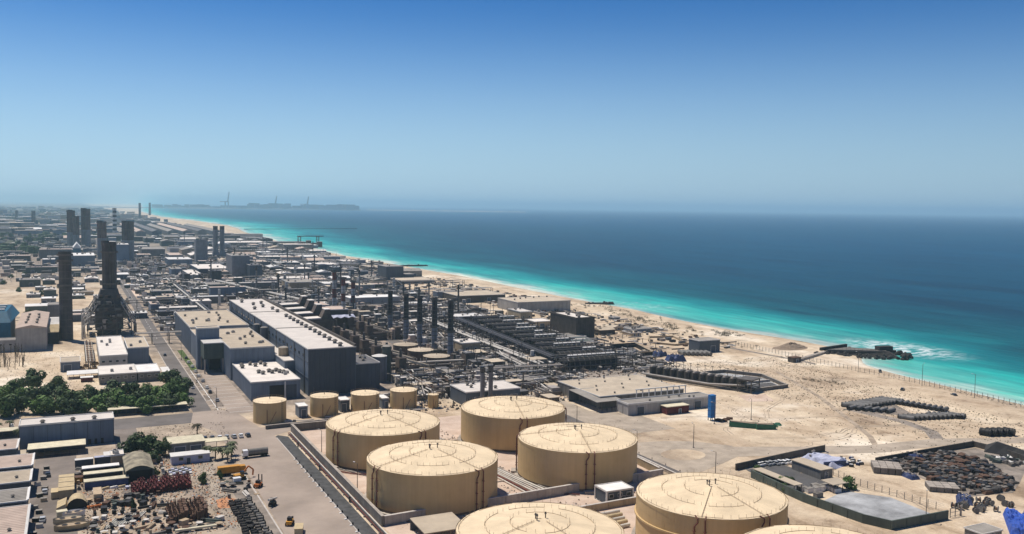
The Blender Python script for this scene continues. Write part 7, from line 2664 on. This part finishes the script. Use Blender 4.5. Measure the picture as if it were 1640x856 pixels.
# breakwater spits and low groynes
wall_line('breakwater', 'thin dark breakwater reaching far out beyond the shore sheds', [at(392, 367.5), at(480, 367), at(572, 366.5)], 1.3, 5, 'rock')
for (x, y, l_, lb) in ((500, 800, 34, 'dark rock groyne on the beach by the broken white water'), (497, 1412, 60, 'thin rock groyne running into the shallows near the slate block')):
    t = thing('groyne', lb, 'groyne', (x - 22, y, 0))
    b = MB()
    b.hexa([(0, -4, -2), (l_, -4, -2), (l_, 4, -2), (0, 4, -2), (0, -2, 1.6), (l_ - 2, -2, 1.0), (l_ - 2, 2, 1.0), (0, 2, 1.6)], 'rock')
    b.build('core', t)
    for i in range(16):
        link('rock', ROCKM[i % 4], t, (R.uniform(0, l_), R.uniform(-4, 4), R.uniform(-.5, .8)), R.uniform(0, 6), R.uniform(1, 2))

# uncountable small plant clutter: one object each


def clutter(name, x0, x1, y0, y1, count, smin, smax, hmax, seed, posts=.16, pipes=.36, tone=('steel', 'steel_brown', 'wall_brown', 'roof_dark', 'pipe_grey', 'wall_slate', 'roof_pale', 'black', 'wall_grey', 'pipe_pale', 'roof_rose')):
    rr = random.Random(seed)
    b = MB()
    n_ = 0
    for _ in range(count * 12):
        if n_ >= count:
            break
        x, y = rr.uniform(x0, x1), rr.uniform(y0, y1)
        if not free(x - .6, y - .6, x + .6, y + .6, .1):
            continue
        n_ += 1
        q = rr.random()
        k = rr.choice(tone)
        if q < posts:
            h = rr.uniform(hmax * .5, hmax * 1.6)
            b.box(x - .16, y - .16, 0, x + .16, y + .16, h, 'steel', False)
            if rr.random() < .5:
                b.box(x - .9, y - .12, h * .9, x + .9, y + .12, h * .9 + .25, 'steel')
        elif q < posts + pipes:
            l_, z, r_ = rr.uniform(3, 14), rr.uniform(.6, hmax * .8), rr.uniform(.18, .5)
            k = rr.choice(('pipe_grey', 'pipe_pale', 'pipe_dark', 'steel_brown', 'pipe_pale'))
            if rr.random() < .6:
                b.box(x - l_ / 2, y - r_, z, x + l_ / 2, y + r_, z + 2 * r_, k)
            else:
                b.box(x - r_, y - l_ / 2, z, x + r_, y + l_ / 2, z + 2 * r_, k)
            b.box(x - .14, y - .14, 0, x + .14, y + .14, z, 'steel', False)
        else:
            wx, wy, h = rr.uniform(smin, smax), rr.uniform(smin, smax), rr.uniform(.6, hmax) * rr.uniform(.4, 1)
            b.box(x - wx, y - wy, 0, x + wx, y + wy, h, k, False)
            if rr.random() < .4:
                b.box(x - wx * 1.05, y - wy * 1.05, h + .01, x + wx * 1.05, y + wy * 1.05, h + .3, rr.choice(('roof_pale', 'roof_grey', 'roof_tan', 'roof_dark', 'roof_white')))
    struct(b.build(name), 'stuff')


clutter('plant_clutter', 137, 262, 430, 700, 2400, .3, 1.6, 7, 81)
clutter('plant_blocks', 137, 222, 490, 790, 420, 1.2, 3.4, 13, 90, .06, .14, ('steel_brown', 'wall_brown', 'steel', 'steel_brown', 'roof_dark', 'wall_grey', 'roof_rose'))
clutter('plant_blocks', 137, 345, 700, 980, 420, 1.2, 4, 11, 91, .06, .14, ('steel_brown', 'wall_brown', 'steel', 'wall_slate', 'roof_dark', 'wall_grey', 'roof_rose'))
clutter('plant_blocks', 224, 262, 440, 700, 200, .8, 2.4, 8, 92, .06, .2, ('steel_brown', 'wall_brown', 'steel', 'black', 'pipe_grey'))
clutter('plant_clutter', 137, 345, 700, 980, 2600, .4, 2.2, 8, 82)
clutter('desalination_clutter', 262, 334, 462, 690, 1300, .25, .9, 6.5, 83, .35, .4, ('black', 'steel', 'roof_white', 'pipe_dark'))
clutter('beach_debris', 342, 440, 510, 760, 330, .3, 1.6, 2.2, 93, .03, .25, ('steel', 'rust', 'concrete', 'wall_brown', 'concrete_dark', 'wall_grey', 'rock'))
clutter('beach_debris', 300, 345, 455, 545, 160, .3, 1.3, 2.5, 94, .05, .3, ('steel', 'rust', 'concrete', 'black', 'wall_grey'))
clutter('beach_debris', 380, 450, 800, 1150, 260, .4, 2.2, 3, 95, .06, .25, ('steel', 'rust', 'concrete', 'wall_brown', 'wall_grey'))
fill(356, 436, 560, 760, 10, (5, 16), (6, 20), (2, 4.5), 58, group='low sheds behind the beach', pal=['roof_tan', 'roof_grey', 'roof_dark'])
for i in range(80):
    t_ = SR.random()
    x, y = 400 + 62 * SR.random(), 500 + 330 * t_ + SR.gauss(0, 4)
    if not free(x, y, x, y, 2) or x > 452:
        continue
    o = link('beach_shrub', SHM[i % 3], None, (x, y, -.2), SR.uniform(0, 6), (SR.uniform(1.6, 4.2), SR.uniform(1.6, 3.6), SR.uniform(1, 1.9)))
    tag(o, 'scattered dry shrub on the rough ground behind the beach scrub belt', 'shrub', 'scattered shrubs behind the beach')
clutter('works_clutter', 62, 350, 980, 1700, 3200, .8, 4.5, 9, 84)
clutter('works_clutter', 62, 104, 730, 980, 500, .5, 2.5, 5, 87)
clutter('works_clutter', -700, 48, 1250, 2900, 3600, 1.2, 7, 10, 85, .1, .25)
clutter('works_clutter', 200, 440, 1180, 2700, 2600, 1, 6, 9, 86, .15, .3)

# ------------------------------------------------------------------ far land: town, plantations, smelter sheds
for i in range(7):
    x0 = 120 + i * 44
    building('potline_shed', 'very long low smelter shed running away along the coast', 'shed', x0, x0 + 26, 2750 + i * 20, 3650 + (i % 3) * 120, 14, ('wall_slate', 'wall_grey')[i % 2], ('roof_grey', 'roof_rose', 'roof_dark')[i % 3], gable='y', rise=5, par=0, group='long smelter sheds', auto=True)
fill(-1100, 100, 2100, 3200, 36, (20, 60), (20, 90), (6, 16), 57, detail=False, group='sheds on the far inland plain')
rr = random.Random(77)
b = MB()
for i in range(2600):
    y = 3000 + 11000 * rr.random() ** 1.6
    x = rr.uniform(-0.62 * y, 400)
    if not (x < 90 or y > 3800):
        continue
    wx, wy, h = rr.uniform(12, 70), rr.uniform(12, 60), rr.uniform(5, 22) * (1.8 if rr.random() < .06 else 1)
    wk = rr.choice(['wall_grey', 'wall_slate', 'wall_pale', 'wall_blue', 'wall_tan'])
    b.box(x, y, 0, x + wx, y + wy, h, wk, False)
    b.box(x - .5, y - .5, h + .01, x + wx + .5, y + wy + .5, h + 1, rr.choice(['roof_white', 'roof_pale', 'roof_grey', 'roof_tan', 'roof_dark', 'roof_rose']), False)
struct(b.build('distant_town'), 'stuff')
b = MB()
for i in range(2400):
    y = 1900 + 9000 * rr.random() ** 1.5
    x = rr.uniform(-0.62 * y, 60)
    if -60 < x and y < 2500:
        continue
    r_ = rr.uniform(6, 16)
    h = rr.uniform(6, 13)
    P = [(x + r_ * rr.uniform(.6, 1.2) * math.cos(a * PI / 3), y + r_ * rr.uniform(.6, 1.2) * math.sin(a * PI / 3)) for a in range(6)]
    for a in range(6):
        p, q = P[a], P[(a + 1) % 6]
        b.face([(p[0], p[1], 0), (q[0], q[1], 0), (q[0] * .6 + x * .4, q[1] * .6 + y * .4, h * rr.uniform(.8, 1)), (p[0] * .6 + x * .4, p[1] * .6 + y * .4, h)], 'leaf_dark')
    b.face([(p[0] * .6 + x * .4, p[1] * .6 + y * .4, h) for p in P], 'leaf')
struct(b.build('distant_trees'), 'stuff')


def port_pos(px, D):
    d = CR @ Vector(((px - CX) / FPX, 0, -1.0))
    d.z = 0
    d.normalize()
    return d.x * D, d.y * D


def island(name, pl, pr, D, width, h, k):
    b = MB()
    p, q = Vector(port_pos(pl, D)), Vector(port_pos(pr, D))
    n_ = 24
    nn = Vector((-(q - p).y, (q - p).x)).normalized() * width / 2
    rr2 = random.Random(int(pl))
    prof = [h * rr2.uniform(.4, 1.2) for _ in range(n_ + 1)]
    for i in range(n_):
        a, c = p.lerp(q, i / n_), p.lerp(q, (i + 1) / n_)
        b.hexa([(a.x - nn.x, a.y - nn.y, -2), (c.x - nn.x, c.y - nn.y, -2), (c.x + nn.x, c.y + nn.y, -2), (a.x + nn.x, a.y + nn.y, -2), (a.x - nn.x * .7, a.y - nn.y * .7, prof[i]), (c.x - nn.x * .7, c.y - nn.y * .7, prof[i + 1]), (c.x + nn.x * .7, c.y + nn.y * .7, prof[i + 1]), (a.x + nn.x * .7, a.y + nn.y * .7, prof[i])], k)
    return struct(b.build(name))


PD = 15500.0
island('port_quay', 150, 575, PD, 500, 20, 'wall_slate')
island('sand_spit', 585, 840, PD + 1500, 300, 13, 'wall_pale')
for i, px in enumerate((364, 440, 491)):
    x, y = port_pos(px, PD)
    t = thing('quay_crane', ('tallest raised quay crane on the hazy port, inland of the others', 'middle raised quay crane on the hazy port', 'seaward raised quay crane on the hazy port')[i], 'crane', (x, y, 0), 0.5, 'port cranes')
    s_ = (1.0, .8, .8)[i]
    b = MB()
    for dx in (-30, 30):
        b.box(dx - 7, -8, 0, dx + 7, 8, 120 * s_, 'steel')
    b.box(-36, -9, 110 * s_, 36, 9, 128 * s_, 'steel')
    b.build('portal', t)
    b = MB()
    b.hexa([(10, -8, 128 * s_), (30, -8, 128 * s_), (30, 8, 128 * s_), (10, 8, 128 * s_), (44, -6, 285 * s_), (54, -6, 285 * s_), (54, 6, 285 * s_), (44, 6, 285 * s_)], 'steel')
    b.build('raised_boom', t)
    b = MB()
    b.box(-130, -8, 112 * s_, -36, 8, 124 * s_, 'band_red')
    b.build('back_boom', t)
rr = random.Random(8)
b = MB()
for i in range(110):
    px = rr.uniform(250, 572)
    x, y = port_pos(px, PD + rr.uniform(-200, 300))
    w_, h = rr.uniform(40, 160), rr.uniform(25, 70) * (1.5 if 400 < px < 570 else 1)
    b.box(x - w_ / 2, y - 20, 0, x + w_ / 2, y + 20, h, rr.choice(['wall_slate', 'wall_blue', 'wall_grey', 'steel']))
struct(b.build('port_buildings'), 'stuff')

# ------------------------------------------------------------------ air
m = bpy.data.materials.new('haze')
m.use_nodes = True
n = m.node_tree.nodes
n.clear()
vp = n.new('ShaderNodeVolumePrincipled')
vp.inputs['Color'].default_value = (0.54, 0.84, 1.0, 1)
vp.inputs['Density'].default_value = 7.0e-5
vp.inputs['Anisotropy'].default_value = 0.2
mo = n.new('ShaderNodeOutputMaterial')
m.node_tree.links.new(vp.outputs[0], mo.inputs['Volume'])
MATS['haze'] = m
b = MB()
b.box(-75000, -2000, -6, 100000, 75000, 300, 'haze')
o = struct(b.build('haze'), 'stuff')

for o in COL.objects:
    if o.name.split('.')[0] in ('handrail', 'walkway', 'twigs', 'wire', 'fronds', 'crown') and o.parent:
        if o.name.split('.')[0] in ('handrail', 'walkway'):
            o['kind'] = 'stuff'
# ------------------------------------------------------------------ labels of repeats: say where each one stands
bykey = {}
for o in AUTO:
    x, y = o.location.x, o.location.y
    nm, mx_, my_ = min(MARKS, key=lambda q: (q[1] - x) ** 2 + ((q[2] - y) * .8) ** 2)
    dx, dy = x - mx_, y - my_
    if abs(dx) > abs(dy):
        rel = 'seaward of' if dx > 0 else 'inland of'
    else:
        rel = 'beyond' if dy > 0 else 'in front of'
    bykey.setdefault((o['label'], rel, nm), []).append((dx * dx + dy * dy, o))
ORD = ['', 'second ', 'third ', 'fourth ', 'fifth ', 'sixth ', 'seventh ', 'eighth ', 'ninth ', 'tenth ', 'eleventh ', 'twelfth ', 'thirteenth ', 'fourteenth ', 'fifteenth ', 'sixteenth ', 'seventeenth ', 'eighteenth ', 'nineteenth ', 'twentieth ']
ORD[0] = 'first '
for (lb, rel, nm), L_ in bykey.items():
    L_.sort(key=lambda q: q[0])
    for i, (_, o) in enumerate(L_):
        words = lb.split()
        tail = (rel + ' ' + nm).split()
        keep = words[:16 - len(tail) - (1 if len(L_) > 1 else 0)]
        while keep and keep[-1] in ('the', 'a', 'in', 'of', 'by', 'along', 'with', 'and', 'on', 'at', 'beside', 'around', 'behind', 'between', 'below', 'small', 'long'):
            keep.pop()
        o['label'] = ((ORD[min(i, 19)] if len(L_) > 1 else '') + ' '.join(keep + tail)).strip()
